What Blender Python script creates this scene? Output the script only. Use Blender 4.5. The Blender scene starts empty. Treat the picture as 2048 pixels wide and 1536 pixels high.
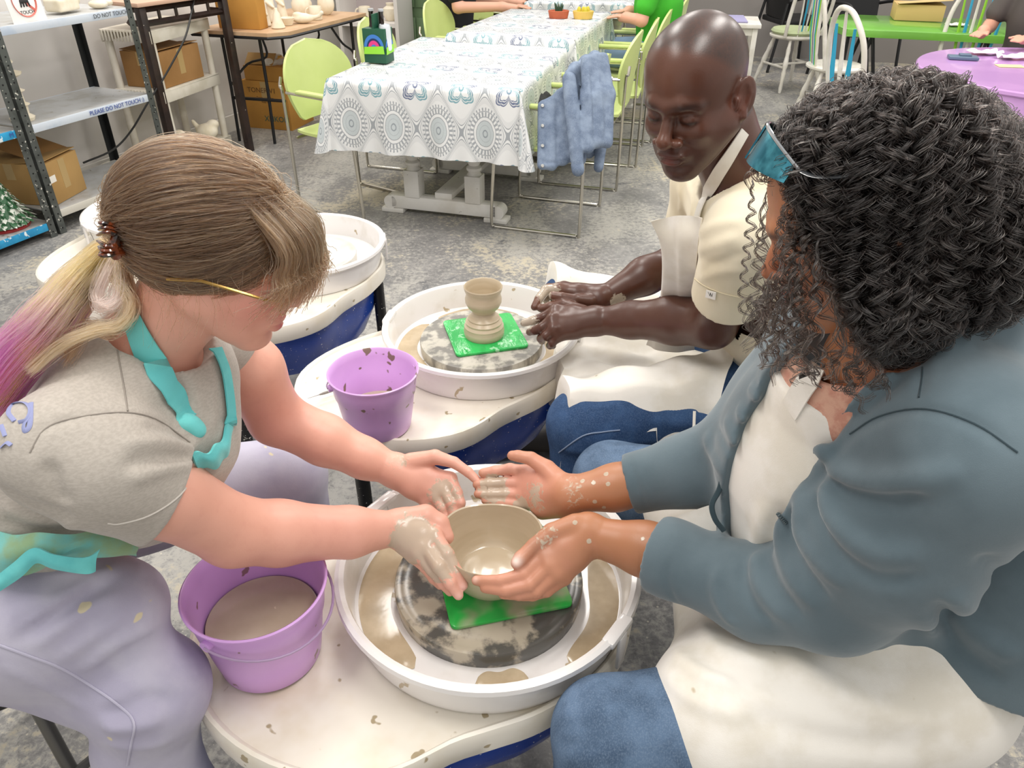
import bpy, bmesh, math, random
import numpy as np
from mathutils import Vector, Matrix, Euler
from math import pi, sin, cos, radians as rad

# ---------------------------------------------------------------- camera, world, light, exposure
SC = bpy.context.scene
COL = SC.collection
CAM_H, PITCH, FPX = 1.54, 33.0, 1540.0
cd = bpy.data.cameras.new('camera'); cam = bpy.data.objects.new('camera', cd); COL.objects.link(cam)
cam.location = (0, 0, CAM_H); cam.rotation_euler = (rad(90 - PITCH), 0, 0)
cd.sensor_width = 36; cd.lens = 36 * FPX / 2048; cd.clip_start = .01; cd.clip_end = 60
SC.camera = cam
W = bpy.data.worlds.new('room_light'); SC.world = W; W.use_nodes = True
W.node_tree.nodes['Background'].inputs[0].default_value = (1.0, .97, .93, 1)
W.node_tree.nodes['Background'].inputs[1].default_value = .80
SC.view_settings.view_transform = 'Standard'; SC.view_settings.look = 'None'
SC.view_settings.gamma = 1; SC.view_settings.use_curve_mapping = False
SC.view_settings.exposure = 0.0
def area(name, loc, sx, sy, power, color=(1, .96, .91)):
    l = bpy.data.lights.new(name, 'AREA'); l.shape = 'RECTANGLE'; l.size = sx; l.size_y = sy; l.energy = power; l.color = color
    o = bpy.data.objects.new(name, l); COL.objects.link(o); o.location = loc; o.rotation_euler = (0, 0, rad(-15)); return o
for lx, ly, pw in [(-.9, 1.0, 34), (.75, .75, 34), (-.3, 3.0, 36), (1.5, 2.7, 36), (-1.9, 4.4, 46), (.6, 5.4, 36), (3.0, 4.6, 44), (2.4, 7.4, 44), (-1.4, 7.2, 34)]:
    area('ceiling_lamp', (lx, ly, 2.85), .35, 1.25, pw * .8)

# ---------------------------------------------------------------- camera-model maths used to survey positions from the photograph
AP = rad(PITCH)
FW = np.array([0, cos(AP), -sin(AP)]); UP = np.array([0, sin(AP), cos(AP)]); RT = np.array([1., 0, 0]); CO = np.array([0, 0, CAM_H])
def ray(u, v): return FW + RT * ((u - 1024) / FPX) - UP * ((v - 768) / FPX)
def PD(u, v, t): return CO + ray(u, v) * t
def PZ(u, v, z): d = ray(u, v); return CO + d * ((z - CAM_H) / d[2])
YAW = rad(-15)
E1 = np.array([cos(YAW), sin(YAW), 0]); E2 = np.array([-sin(YAW), cos(YAW), 0])
def RW(p, q, z=0): return E1 * p + E2 * q + np.array([0, 0, z])

# ---------------------------------------------------------------- materials
def lin(c):
    if isinstance(c, str):
        c = tuple(int(c[i:i+2], 16) / 255 for i in (0, 2, 4))
    return tuple((x / 12.92 if x <= .04045 else ((x + .055) / 1.055) ** 2.4) for x in c[:3])
class NT:
    """tiny wrapper to write shader maths as expressions"""
    def __init__(s, nt, sock): s.nt, s.s = nt, sock
    def _m(s, op, *a):
        n = s.nt.nodes.new('ShaderNodeMath'); n.operation = op
        for i, x in enumerate((s,) + a):
            if isinstance(x, NT): s.nt.links.new(x.s, n.inputs[i])
            else: n.inputs[i].default_value = x
        return NT(s.nt, n.outputs[0])
    def __add__(s, o): return s._m('ADD', o)
    __radd__ = __add__
    def __sub__(s, o): return s._m('SUBTRACT', o)
    def __rsub__(s, o): return s._m('MULTIPLY', -1.) + o
    def __mul__(s, o): return s._m('MULTIPLY', o)
    __rmul__ = __mul__
    def __truediv__(s, o): return s._m('DIVIDE', o)
    def sin(s): return s._m('SINE')
    def abs(s): return s._m('ABSOLUTE')
    def pp(s, k): return s._m('PINGPONG', k)
    def frac(s): return s._m('FRACT')
    def floor(s): return s._m('FLOOR')
    def sqrt(s): return s._m('SQRT')
    def atan2(s, o): return s._m('ARCTAN2', o)
    def lt(s, o): return s._m('LESS_THAN', o)
    def gt(s, o): return s._m('GREATER_THAN', o)
    def max(s, o): return s._m('MAXIMUM', o)
    def min(s, o): return s._m('MINIMUM', o)
    def step(s, a, b):   # smooth ramp a->b to 0..1
        n = s.nt.nodes.new('ShaderNodeMapRange'); n.interpolation_type = 'SMOOTHSTEP'
        s.nt.links.new(s.s, n.inputs[0]); n.inputs[1].default_value = a; n.inputs[2].default_value = b
        return NT(s.nt, n.outputs[0])
def nmix(nt, f, a, b):
    n = nt.nodes.new('ShaderNodeMix'); n.data_type = 'RGBA'
    for i, x in ((0, f), (6, a), (7, b)):
        if isinstance(x, NT): nt.links.new(x.s, n.inputs[i])
        elif hasattr(x, 'is_output'): nt.links.new(x, n.inputs[i])
        elif i == 0: n.inputs[0].default_value = x
        else: n.inputs[i].default_value = (*lin(x), 1)
    return NT(nt, n.outputs[2])
def nnoise(nt, scale, detail=3, rough=.55, vec=None, dist=0):
    n = nt.nodes.new('ShaderNodeTexNoise'); n.inputs['Scale'].default_value = scale; n.inputs['Detail'].default_value = detail
    n.inputs['Roughness'].default_value = rough; n.inputs['Distortion'].default_value = dist
    if vec is not None: nt.links.new(vec, n.inputs['Vector'])
    return NT(nt, n.outputs[0])
def nvor(nt, scale, vec=None, feat='F1'):
    n = nt.nodes.new('ShaderNodeTexVoronoi'); n.feature = feat; n.inputs['Scale'].default_value = scale
    if vec is not None: nt.links.new(vec, n.inputs['Vector'])
    return NT(nt, n.outputs['Distance'])
def ncoord(nt, kind='Object'):
    for n in nt.nodes:
        if n.bl_idname == 'ShaderNodeTexCoord': return n.outputs[kind]
    return nt.nodes.new('ShaderNodeTexCoord').outputs[kind]
def nmap(nt, vec, scale=(1, 1, 1), rot=(0, 0, 0)):
    n = nt.nodes.new('ShaderNodeMapping'); n.inputs['Scale'].default_value = scale; n.inputs['Rotation'].default_value = rot
    nt.links.new(vec, n.inputs[0]); return n.outputs[0]
def nbump(nt, h, strength, dist=.002):
    n = nt.nodes.new('ShaderNodeBump'); n.inputs['Strength'].default_value = strength; n.inputs['Distance'].default_value = dist
    nt.links.new(h.s, n.inputs['Height']); return n.outputs[0]
def nattr(nt, name):
    n = nt.nodes.new('ShaderNodeAttribute'); n.attribute_name = name; return n
MATS = {}
def mat(name, col='808080', rough=.55, col2=None, scale=8, lo=.4, hi=.6, detail=4, bump=0, bscale=60, bdist=.002, metal=0, spec=.5,
        alpha=1, sss=0, coat=0, trans=0, attr=None, sheen=0, aniso=None, speck=None, ior=None, emit=None):
    """one procedural material: two colours mixed by noise, optional flecks, optional bump"""
    if name in MATS: return MATS[name]
    m = bpy.data.materials.new(name); m.use_nodes = True; nt = m.node_tree; b = nt.nodes['Principled BSDF']; MATS[name] = m
    v = ncoord(nt)
    if aniso: v = nmap(nt, v, aniso)
    c = None
    if attr:
        c = NT(nt, nattr(nt, attr).outputs['Color'])
        if col2:
            c = nmix(nt, nnoise(nt, scale, detail, vec=v).step(lo, hi), c.s, col2)
    elif col2: c = nmix(nt, nnoise(nt, scale, detail, vec=v).step(lo, hi), col, col2)
    if speck:   # list of (colour, scale, threshold)
        for sc_, ss, th in speck:
            f = nnoise(nt, ss, 2, .5, ncoord(nt)).step(th, th + .03)
            c = nmix(nt, f, c.s if c is not None else col, sc_)
    if c is not None: nt.links.new(c.s, b.inputs['Base Color'])
    else: b.inputs['Base Color'].default_value = (*lin(col), 1)
    b.inputs['Roughness'].default_value = rough; b.inputs['Metallic'].default_value = metal
    b.inputs['Specular IOR Level'].default_value = spec; b.inputs['Coat Weight'].default_value = coat
    b.inputs['Alpha'].default_value = alpha; b.inputs['Transmission Weight'].default_value = trans
    if ior: b.inputs['IOR'].default_value = ior
    b.inputs['Sheen Weight'].default_value = sheen
    if sss:
        b.inputs['Subsurface Weight'].default_value = sss; b.inputs['Subsurface Radius'].default_value = (1, .35, .2); b.inputs['Subsurface Scale'].default_value = .008
    if emit: b.inputs['Emission Color'].default_value = (*lin(emit[0]), 1); b.inputs['Emission Strength'].default_value = emit[1]
    if bump: nt.links.new(nbump(nt, nnoise(nt, bscale, 3, .6, v), bump, bdist), b.inputs['Normal'])
    return m

# ---------------------------------------------------------------- objects
def link(name, data, parent=None, loc=None, rot=None):
    o = bpy.data.objects.new(name, data); COL.objects.link(o)
    if parent is not None: o.parent = parent
    if loc is not None: o.location = Vector([float(x) for x in loc])
    if rot is not None: o.rotation_euler = rot
    return o
def tag(o, label=None, cat=None, group=None, kind=None):
    if label: o['label'] = label
    if cat: o['category'] = cat
    if group: o['group'] = group
    if kind: o['kind'] = kind
    return o
def thing(name, label, cat, loc=(0, 0, 0), rz=0, group=None, rot=None):
    return tag(link(name, None, None, loc, rot if rot else (0, 0, rz)), label, cat, group)
def copy_tree(o, parent=None):
    c = o.copy(); COL.objects.link(c); c.parent = parent
    for ch in list(o.children): copy_tree(ch, c)
    return c

class MB:
    """collects shapes and turns them into one mesh object"""
    def __init__(s): s.v, s.f, s.mi = [], [], 0; s.fm = []
    def add(s, vs, fs):
        n = len(s.v); s.v += [tuple(map(float, p)) for p in vs]; s.f += [tuple(i + n for i in f) for f in fs]; s.fm += [s.mi] * len(fs); return s
    def box(s, c, d, rz=0, bev=0, rot=None):
        """box with chamfered edges; c centre, d full size"""
        hx, hy, hz = d[0] / 2, d[1] / 2, d[2] / 2; b = min(bev, hx * .9, hy * .9, hz * .9)
        R = (rot.to_matrix() if rot else Euler((0, 0, rz)).to_matrix()); c = Vector([float(x) for x in c])
        if b <= 0:
            vs = [R @ Vector((x * hx, y * hy, z * hz)) + c for z in (-1, 1) for x, y in ((-1, -1), (1, -1), (1, 1), (-1, 1))]
            return s.add(vs, [(3, 2, 1, 0), (4, 5, 6, 7), (0, 1, 5, 4), (1, 2, 6, 5), (2, 3, 7, 6), (3, 0, 4, 7)])
        bm = bmesh.new(); bmesh.ops.create_cube(bm, size=1)
        for v in bm.verts: v.co = Vector((v.co.x * 2 * hx, v.co.y * 2 * hy, v.co.z * 2 * hz))
        bmesh.ops.bevel(bm, geom=bm.edges[:], offset=b, segments=2, affect='EDGES', profile=.5)
        bm.verts.index_update(); s.add([R @ v.co + c for v in bm.verts], [[v.index for v in f.verts] for f in bm.faces]); bm.free(); return s
    def tube(s, pts, r, n=10, cap=True, closed=False, flat=1):
        """tube along points, r number or list"""
        pts = [Vector([float(x) for x in p]) for p in pts]; m = len(pts)
        rs = r if hasattr(r, '__len__') else [r] * m
        vs = []; nrm = None
        for i, p in enumerate(pts):
            a = pts[(i - 1) % m] if (closed or i > 0) else p; b = pts[(i + 1) % m] if (closed or i < m - 1) else p
            t = (b - a).normalized()
            if nrm is None:
                nrm = t.orthogonal().normalized() if abs(t.z) > .9 else t.cross(Vector((0, 0, 1))).normalized()
            nrm = (nrm - t * nrm.dot(t)).normalized(); bi = t.cross(nrm)
            for k in range(n):
                an = 2 * pi * k / n; vs.append(p + nrm * cos(an) * rs[i] + bi * sin(an) * rs[i] * flat)
        fs = []
        for i in range(m if closed else m - 1):
            j = (i + 1) % m
            for k in range(n): k2 = (k + 1) % n; fs.append((i * n + k, i * n + k2, j * n + k2, j * n + k))
        if cap and not closed: fs += [tuple(range(n))[::-1], tuple((m - 1) * n + k for k in range(n))]
        return s.add(vs, fs)
    def cyl(s, a, b, r, r2=None, n=16): return s.tube([a, b], [r, r2 if r2 is not None else r], n)
    def lathe(s, prof, c=(0, 0, 0), n=48, sx=1, sy=1, wob=None):
        """prof: (radius, z) points; closes poles when radius 0"""
        vs = []; rings = []
        for r, z in prof:
            if r < 1e-6: rings.append([len(vs)]); vs.append((c[0], c[1], c[2] + z))
            else:
                rings.append(list(range(len(vs), len(vs) + n)))
                for k in range(n):
                    an = 2 * pi * k / n; w = wob(an, r, z) if wob else (0, 0)
                    vs.append((c[0] + cos(an) * (r + w[0]) * sx, c[1] + sin(an) * (r + w[0]) * sy, c[2] + z + w[1]))
        fs = []
        for a, b in zip(rings, rings[1:]):
            for k in range(n):
                k2 = (k + 1) % n
                if len(a) == 1 and len(b) == 1: continue
                if len(a) == 1: fs.append((a[0], b[k2], b[k]))
                elif len(b) == 1: fs.append((a[k], a[k2], b[0]))
                else: fs.append((a[k], a[k2], b[k2], b[k]))
        return s.add(vs, fs)
    def prism(s, poly, z0, z1, bev=0):
        """vertical prism over a convex or star-shaped polygon"""
        n = len(poly); P_ = [tuple(map(float, p[:2])) for p in poly]
        if bev:
            cx = sum(p[0] for p in P_) / n; cy = sum(p[1] for p in P_) / n
            def ins(d):
                out = []
                for x, y in P_:
                    L = math.hypot(x - cx, y - cy); out.append((cx + (x - cx) * (L - d) / L, cy + (y - cy) * (L - d) / L))
                return out
            rings = [(ins(bev), z0), (P_, z0 + bev), (P_, z1 - bev), (ins(bev * .3), z1 - bev * .3), (ins(bev), z1)]
        else: rings = [(P_, z0), (P_, z1)]
        vs = [(x, y, z) for pl, z in rings for x, y in pl]; fs = [tuple(range(n))[::-1], tuple(range((len(rings) - 1) * n, len(rings) * n))]
        for i in range(len(rings) - 1):
            for k in range(n): k2 = (k + 1) % n; fs.append((i * n + k, i * n + k2, (i + 1) * n + k2, (i + 1) * n + k))
        return s.add(vs, fs)
    def grid(s, fn, nu, nv, thick=0, closed_u=False):
        """sheet from fn(u,v) -> point, u,v in 0..1; optional thickness"""
        pts = [[Vector([float(x) for x in fn(i / (nu if closed_u else nu - 1), j / (nv - 1))]) for i in range(nu)] for j in range(nv)]
        vs = [p for r_ in pts for p in r_]; fs = []; N0 = len(vs)
        iu = nu if closed_u else nu - 1
        for j in range(nv - 1):
            for i in range(iu): i2 = (i + 1) % nu; fs.append((j * nu + i, j * nu + i2, (j + 1) * nu + i2, (j + 1) * nu + i))
        if thick:
            nor = [Vector((0, 0, 0)) for _ in vs]
            for f in fs:
                nn = (vs[f[2]] - vs[f[0]]).cross(vs[f[3]] - vs[f[1]])
                for i in f: nor[i] += nn
            back = [v - nr.normalized() * thick for v, nr in zip(vs, nor)]
            fb = [tuple(i + N0 for i in f[::-1]) for f in fs]
            ed = []
            if not closed_u:
                for j in range(nv - 1): ed += [(j * nu, (j + 1) * nu), ((j + 1) * nu + nu - 1, j * nu + nu - 1)]
            for i in range(iu): i2 = (i + 1) % nu; ed += [(i2, i), ((nv - 1) * nu + i, (nv - 1) * nu + i2)]
            vs = vs + back; fs = fs + fb + [(a, b, b + N0, a + N0) for a, b in ed]
        return s.add(vs, fs)
    def build(s, name, m, parent=None, loc=None, rot=None, smooth=True, ang=40):
        me = bpy.data.meshes.new(name); me.from_pydata(s.v, [], s.f)
        for x in (m if isinstance(m, (list, tuple)) else [m]): me.materials.append(x)
        if isinstance(m, (list, tuple)): me.polygons.foreach_set('material_index', s.fm)
        bm = bmesh.new(); bm.from_mesh(me); bmesh.ops.recalc_face_normals(bm, faces=bm.faces[:])
        if smooth:
            for f in bm.faces: f.smooth = True
            for e in bm.edges:
                if len(e.link_faces) == 2 and e.calc_face_angle(0) > rad(ang): e.smooth = False
        bm.to_mesh(me); bm.free()
        return link(name, me, parent, loc, rot)
def text(name, body, m, parent, loc, size, rot, ext=.0004, align='CENTER', squash=1, font=None):
    """lettering as a mesh; rot is a rotation matrix whose columns are text-right, text-up, outward"""
    cu = bpy.data.curves.new(name, 'FONT'); cu.body = body; cu.size = size; cu.extrude = ext; cu.align_x = align; cu.align_y = 'CENTER'; cu.resolution_u = 3
    o = bpy.data.objects.new(name, cu); COL.objects.link(o)
    dg = bpy.context.evaluated_depsgraph_get(); me = bpy.data.meshes.new_from_object(o.evaluated_get(dg)); bpy.data.objects.remove(o)
    me.materials.clear(); me.materials.append(m)
    t = link(name, me, parent); M4 = rot.to_4x4() @ Matrix.Diagonal((squash, 1, 1, 1)); M4.translation = Vector([float(x) for x in loc])
    me.transform(M4); return t
def frame(right, up):
    r = Vector([float(x) for x in right]).normalized(); u = Vector([float(x) for x in up]); n = r.cross(u).normalized(); u = n.cross(r)
    return Matrix((r, u, n)).transposed()
def spline(pts, n=8):
    """Catmull-Rom through points, numpy"""
    P_ = np.array(pts, float); out = []
    Q = np.vstack([2 * P_[0] - P_[1], P_, 2 * P_[-1] - P_[-2]])
    for i in range(len(P_) - 1):
        a, b, c, d = Q[i:i + 4]
        for t in np.linspace(0, 1, n, endpoint=False):
            out.append(.5 * (2 * b + (c - a) * t + (2 * a - 5 * b + 4 * c - d) * t * t + (3 * b - a - 3 * c + d) * t ** 3))
    out.append(P_[-1]); return np.array(out)
# ---------------------------------------------------------------- sculpting engine: smooth-blended volumes turned into one skin
F4 = np.float32
def _seg(P_, a, b):
    ba = b - a; L = float(ba @ ba) + 1e-12
    h = np.clip((P_ - a) @ ba / L, 0, 1).astype(F4)
    return P_ - a - h[:, None] * ba, h
class Sculpt:
    """list of volumes; each is (mode, blend k, distance function)"""
    def __init__(s): s.ops = []
    def cone(s, a, b, ra, rb, k=.01, mode='+', flat=None):
        """tapered capsule; flat = (axis, factor) squashes the section along axis"""
        a = np.array(a, F4); b = np.array(b, F4)
        if flat is not None: ax = np.array(flat[0], F4); ax /= np.linalg.norm(ax); fa = flat[1]
        def f(P_):
            d, h = _seg(P_, a, b); r = ra + (rb - ra) * h
            if flat is not None:
                c = d @ ax; d = d + (c * (1 / fa - 1))[:, None] * ax
                return (np.sqrt((d * d).sum(1)) - r) * min(1, (1 + fa) / 2)
            return np.sqrt((d * d).sum(1)) - r
        s.ops.append((mode, k, f)); return s
    def chain(s, pts, rs, k=.01, mode='+', flat=None):
        pts = [np.array(p, F4) for p in pts]; rs = rs if hasattr(rs, '__len__') else [rs] * len(pts)
        for i in range(len(pts) - 1): s.cone(pts[i], pts[i + 1], rs[i], rs[i + 1], k, mode, flat)
        return s
    def ell(s, c, r, R=None, k=.01, mode='+'):
        """ellipsoid, R columns = its axes"""
        c = np.array(c, F4); r = np.array(r, F4); R = np.eye(3, dtype=F4) if R is None else np.array(R, F4)
        def f(P_):
            q = (P_ - c) @ R; k0 = np.sqrt(((q / r) ** 2).sum(1)) + 1e-6; k1 = np.sqrt(((q / (r * r)) ** 2).sum(1)) + 1e-6
            return k0 * (k0 - 1) / k1
        s.ops.append((mode, k, f)); return s
    def box(s, c, h, R=None, rd=.01, k=.01, mode='+'):
        c = np.array(c, F4); h = np.array(h, F4); R = np.eye(3, dtype=F4) if R is None else np.array(R, F4)
        def f(P_):
            q = np.abs((P_ - c) @ R) - (h - rd); return np.sqrt((np.maximum(q, 0) ** 2).sum(1)) + np.minimum(q.max(1), 0) - rd
        s.ops.append((mode, k, f)); return s
    def plane(s, p, n, k=.003, mode='&'):
        """keep the side n points away from"""
        p = np.array(p, F4); n = np.array(n, F4); n = n / np.linalg.norm(n)
        s.ops.append((mode, k, lambda P_: (P_ - p) @ n)); return s
    def ridge(s, pts, w, amp):
        """raised (amp>0) or sunk line that follows the surface; fades at its ends"""
        pts = [np.array(p, F4) for p in pts]; n = len(pts) - 1
        def f(P_):
            best = None
            for i in range(n):
                d, h = _seg(P_, pts[i], pts[i + 1]); dd = np.sqrt((d * d).sum(1)); hh = (i + h) / n
                if best is None: best, bh = dd, hh
                else: m = dd < best; best = np.where(m, dd, best); bh = np.where(m, hh, bh)
            return best, bh
        s.ops.append(('r', (w, amp), f)); return s
    def offset(s, f, amt): s.ops.append(('o', amt, f)); return s    # f(P)->offset to add
    def __call__(s, P_):
        P_ = P_.astype(F4); D = np.full(len(P_), 9., F4)
        for op in s.ops: D = s.apply(D, op, P_)
        return D
    @staticmethod
    def apply(D, op, P_):
        mode, k, f = op
        if mode == 'r':
            d, h = f(P_); w, amp = k
            return D - amp * np.exp(-(d / w) ** 2) * np.clip(np.minimum(h, 1 - h) * 5 + .05, 0, 1)
        if mode == 'o': return D + f(P_)
        d = f(P_)
        if mode == '+':
            h = np.clip(.5 + .5 * (D - d) / k, 0, 1); return D * (1 - h) + d * h - k * h * (1 - h)
        if mode == '-': d = -d
        h = np.clip(.5 - .5 * (D - d) / k, 0, 1); return D * (1 - h) + d * h + k * h * (1 - h)
    def mesh(s, lo, hi, vox, skip=()):
        """surface nets over the active blocks of the box lo..hi -> verts, quads"""
        B = 8; lo = np.array(lo, F4); hi = np.array(hi, F4); nb = np.ceil((hi - lo) / (vox * B)).astype(int); N = nb * B + 1
        g = np.stack(np.meshgrid(*[np.arange(n) for n in nb], indexing='ij'), -1).reshape(-1, 3)
        cen = lo + (g + .5) * (B * vox); cen = cen.astype(F4); R_ = B * vox * .87
        D = np.full(len(cen), 9., F4); pds = []
        for op in s.ops:
            if op[0] == 'r': d, _ = op[2](cen); pds.append(d - 3 * op[1][0]); continue
            if op[0] == 'o': pds.append(None); continue
            pd = op[2](cen); pds.append(pd); D = s.apply(D, op, cen)
        act = np.abs(D) < R_ * 1.35 + .012
        for a, b in skip: act &= ~((cen > np.array(a) + R_).all(1) & (cen < np.array(b) - R_).all(1))
        ids = np.nonzero(act)[0]
        if not len(ids): return np.zeros((0, 3)), np.zeros((0, 4), int)
        Dc = D[ids]; ng = B + 1
        loc = np.stack(np.meshgrid(*[np.arange(ng)] * 3, indexing='ij'), -1).reshape(-1, 3)
        off = (loc * vox).astype(F4)
        base = (lo + g[ids] * (B * vox)).astype(F4)
        vals = np.full((len(ids), ng ** 3), 9., F4)
        CH = 1500
        for c0 in range(0, len(ids), CH):
            sl = slice(c0, min(c0 + CH, len(ids))); nbk = sl.stop - sl.start
            PT = (base[sl][:, None] + off[None]); V = vals[sl]
            for op, pd in zip(s.ops, pds):
                if pd is None: sel = np.arange(nbk)
                elif op[0] == 'r': sel = np.nonzero(pd[ids[sl]] < R_)[0]
                elif op[0] == '+': sel = np.nonzero(pd[ids[sl]] < np.maximum(Dc[sl], 0) + 2.2 * R_ + op[1])[0]
                elif op[0] == '-': sel = np.nonzero(pd[ids[sl]] < R_ + op[1] + .03)[0]
                else: sel = np.nonzero(pd[ids[sl]] > -(R_ + op[1] + .03))[0]
                if not len(sel): continue
                q = PT[sel].reshape(-1, 3); V[sel] = s.apply(V[sel].reshape(-1), op, q).reshape(len(sel), -1)
        # scatter to a dense grid (inactive = sign of the block)
        big = np.where(D > 0, 1., -1.).astype(F4).reshape(nb)
        G = np.ones(N, F4); G[:-1, :-1, :-1] = big.repeat(B, 0).repeat(B, 1).repeat(B, 2)
        ii = (g[ids] * B)[:, None, :] + loc[None]; fi = np.ravel_multi_index((ii[..., 0], ii[..., 1], ii[..., 2]), N)
        Gf = G.reshape(-1); Gf[fi.reshape(-1)] = vals.reshape(-1)
        st = np.array([N[1] * N[2], N[2], 1])
        m8 = (loc < B).all(1); cells = np.unique(fi[:, m8].reshape(-1))
        co = np.array([[x, y, z] for x in (0, 1) for y in (0, 1) for z in (0, 1)]); cv = np.stack([Gf[cells + int(o @ st)] for o in co], 1)
        ng_ = (cv < 0).sum(1); mk = (ng_ > 0) & (ng_ < 8); cells = cells[mk]; cv = cv[mk]
        acc = np.zeros((len(cells), 3), F4); cnt = np.zeros(len(cells), F4)
        for a in range(8):
            for b in range(a + 1, 8):
                if abs(co[a] - co[b]).sum() != 1: continue
                va, vb = cv[:, a], cv[:, b]; x = (va < 0) != (vb < 0); t = np.where(x, va / np.where(x, va - vb, 1), 0)
                acc += np.where(x[:, None], co[a] + t[:, None] * (co[b] - co[a]), 0); cnt += x
        idx3 = np.stack(np.unravel_index(cells, N), 1); verts = lo + (idx3 + acc / cnt[:, None]) * vox
        order = cells; quads = []
        def find(c):
            j = np.searchsorted(order, c); j = np.minimum(j, len(order) - 1); return np.where(order[j] == c, j, -1)
        for ax in range(3):
            s1, s2 = st[(ax + 1) % 3], st[(ax + 2) % 3]
            va = Gf[cells]; vb = Gf[cells + st[ax]]; x = np.nonzero((va < 0) != (vb < 0))[0]; c = cells[x]
            q = np.stack([find(c), find(c - s1), find(c - s1 - s2), find(c - s2)], 1)
            fl = va[x] < 0; q[~fl] = q[~fl][:, ::-1]; quads.append(q[(q >= 0).all(1)])
        quads = np.concatenate(quads)
        return verts, quads
    def march(s, o, d, tmax=4., inside=False):
        """first hits of rays -> points"""
        o = np.broadcast_to(np.array(o, F4), d.shape).copy(); dn = np.linalg.norm(d, axis=1, keepdims=True); d = (d / dn).astype(F4)
        t = np.full(len(d), .3, F4)
        for _ in range(90):
            v = s(o + d * t[:, None]); t += np.clip(v, -.02, .25) * .8
        return o + d * t[:, None]
    def grad(s, P_, e=.0015):
        g = np.stack([s(P_ + np.array(v, F4) * e) - s(P_ - np.array(v, F4) * e) for v in ((1, 0, 0), (0, 1, 0), (0, 0, 1))], 1)
        return g / (np.linalg.norm(g, axis=1, keepdims=True) + 1e-9)
    def pick(s, px): # photograph pixels -> surface points
        px = np.array(px, float); d = np.array([ray(u, v) for u, v in px]); P_ = s.march(CO, d); ok = np.abs(s(P_)) < .004
        

        return P_[ok] if ok.sum() > 1 else P_[:0]
    def fold(s, px, w, amp, base=None):
        """fold drawn along the cloth, placed where the photograph shows it"""
        pts = (base or s).pick(spline([(p[0], p[1]) for p in px], 4)); return s.ridge(pts, w, amp) if len(pts) > 1 else s

def mesh_obj(name, parts, m, parent=None, col=None, smooth_it=1):
    """parts: list of (verts, quads); col(points)->rgb stored as 'Col'"""
    vs, qs, n = [], [], 0
    for v, q in parts:
        vs.append(v); qs.append(q + n); n += len(v)
    v = np.concatenate(vs); q = np.concatenate(qs)
    for _ in range(smooth_it):      # gentle Laplacian pass
        acc = np.zeros_like(v); c = np.zeros(len(v))
        for a in range(4):
            acc += np.stack([np.bincount(q[:, a], v[q[:, (a + 1) % 4], j], len(v)) for j in range(3)], 1); c += np.bincount(q[:, a], minlength=len(v))
        v = np.where(c[:, None] > 0, v * .5 + .5 * acc / np.maximum(c, 1)[:, None], v)
    me = bpy.data.meshes.new(name); me.vertices.add(len(v)); me.vertices.foreach_set('co', v.astype(F4).ravel())
    me.loops.add(q.size); me.loops.foreach_set('vertex_index', q.astype(np.int32).ravel())
    me.polygons.add(len(q)); me.polygons.foreach_set('loop_start', np.arange(0, q.size, 4, dtype=np.int32))
    me.update(calc_edges=True); me.polygons.foreach_set('use_smooth', np.ones(len(q), bool))
    if col is not None:
        c = np.ones((len(v), 4), F4); c[:, :3] = col(v.astype(F4)); a = me.color_attributes.new('Col', 'FLOAT_COLOR', 'POINT'); a.data.foreach_set('color', c.ravel())
    me.materials.append(m); o = link(name, me, parent); return o
def world_parent(o, p):
    """parent o (built in world space) to p, keeping it in place"""
    o.parent = p; o.matrix_parent_inverse = Matrix.LocRotScale(p.location, p.rotation_euler, None).inverted(); return o
_rg = np.random.default_rng(5)
_K = [( _rg.normal(size=3).astype(F4), _rg.uniform(0, 6.28)) for _ in range(24)]
def wavy(P_, scale, seed=0, n=6):
    """smooth cheap noise in -1..1"""
    out = np.zeros(len(P_), F4)
    for i in range(n):
        kv, ph = _K[(seed * 5 + i) % 24]; kv2, ph2 = _K[(seed * 3 + i * 2 + 7) % 24]
        out += np.sin(P_ @ (kv * scale) + ph + 1.3 * np.sin(P_ @ (kv2 * scale * .6) + ph2))
    return out / n
def blobs(P_, base, spots):
    """base colour with soft spots: (centre, radius, colour, strength)"""
    c = np.tile(np.array(lin(base), F4), (len(P_), 1))
    for ce, r, co, st in spots:
        w = np.exp(-(((P_ - np.array(ce, F4)) ** 2).sum(1)) / (r * r)) * st; w = np.clip(w, 0, 1)[:, None]; c = c * (1 - w) + np.array(lin(co), F4) * w
    return c
def curves_obj(name, P_, rad_root, rad_tip, m, parent=None, cols=None):
    """P_: (strands, points, 3) -> hair curves object"""
    S, K, _ = P_.shape; hc = bpy.data.hair_curves.new(name); hc.add_curves([K] * S)
    hc.attributes['position'].data.foreach_set('vector', P_.astype(F4).ravel())
    t = np.linspace(0, 1, K)[None] * np.ones((S, 1)); r = rad_root + (rad_tip - rad_root) * t
    ra = hc.attributes.new('radius', 'FLOAT', 'POINT'); ra.data.foreach_set('value', r.astype(F4).ravel())
    if cols is not None:
        ca = hc.attributes.new('Col', 'FLOAT_COLOR', 'POINT'); c = np.ones((S, K, 4), F4); c[..., :3] = cols; ca.data.foreach_set('color', c.ravel())
    hc.materials.append(m); return link(name, hc, parent)
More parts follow.
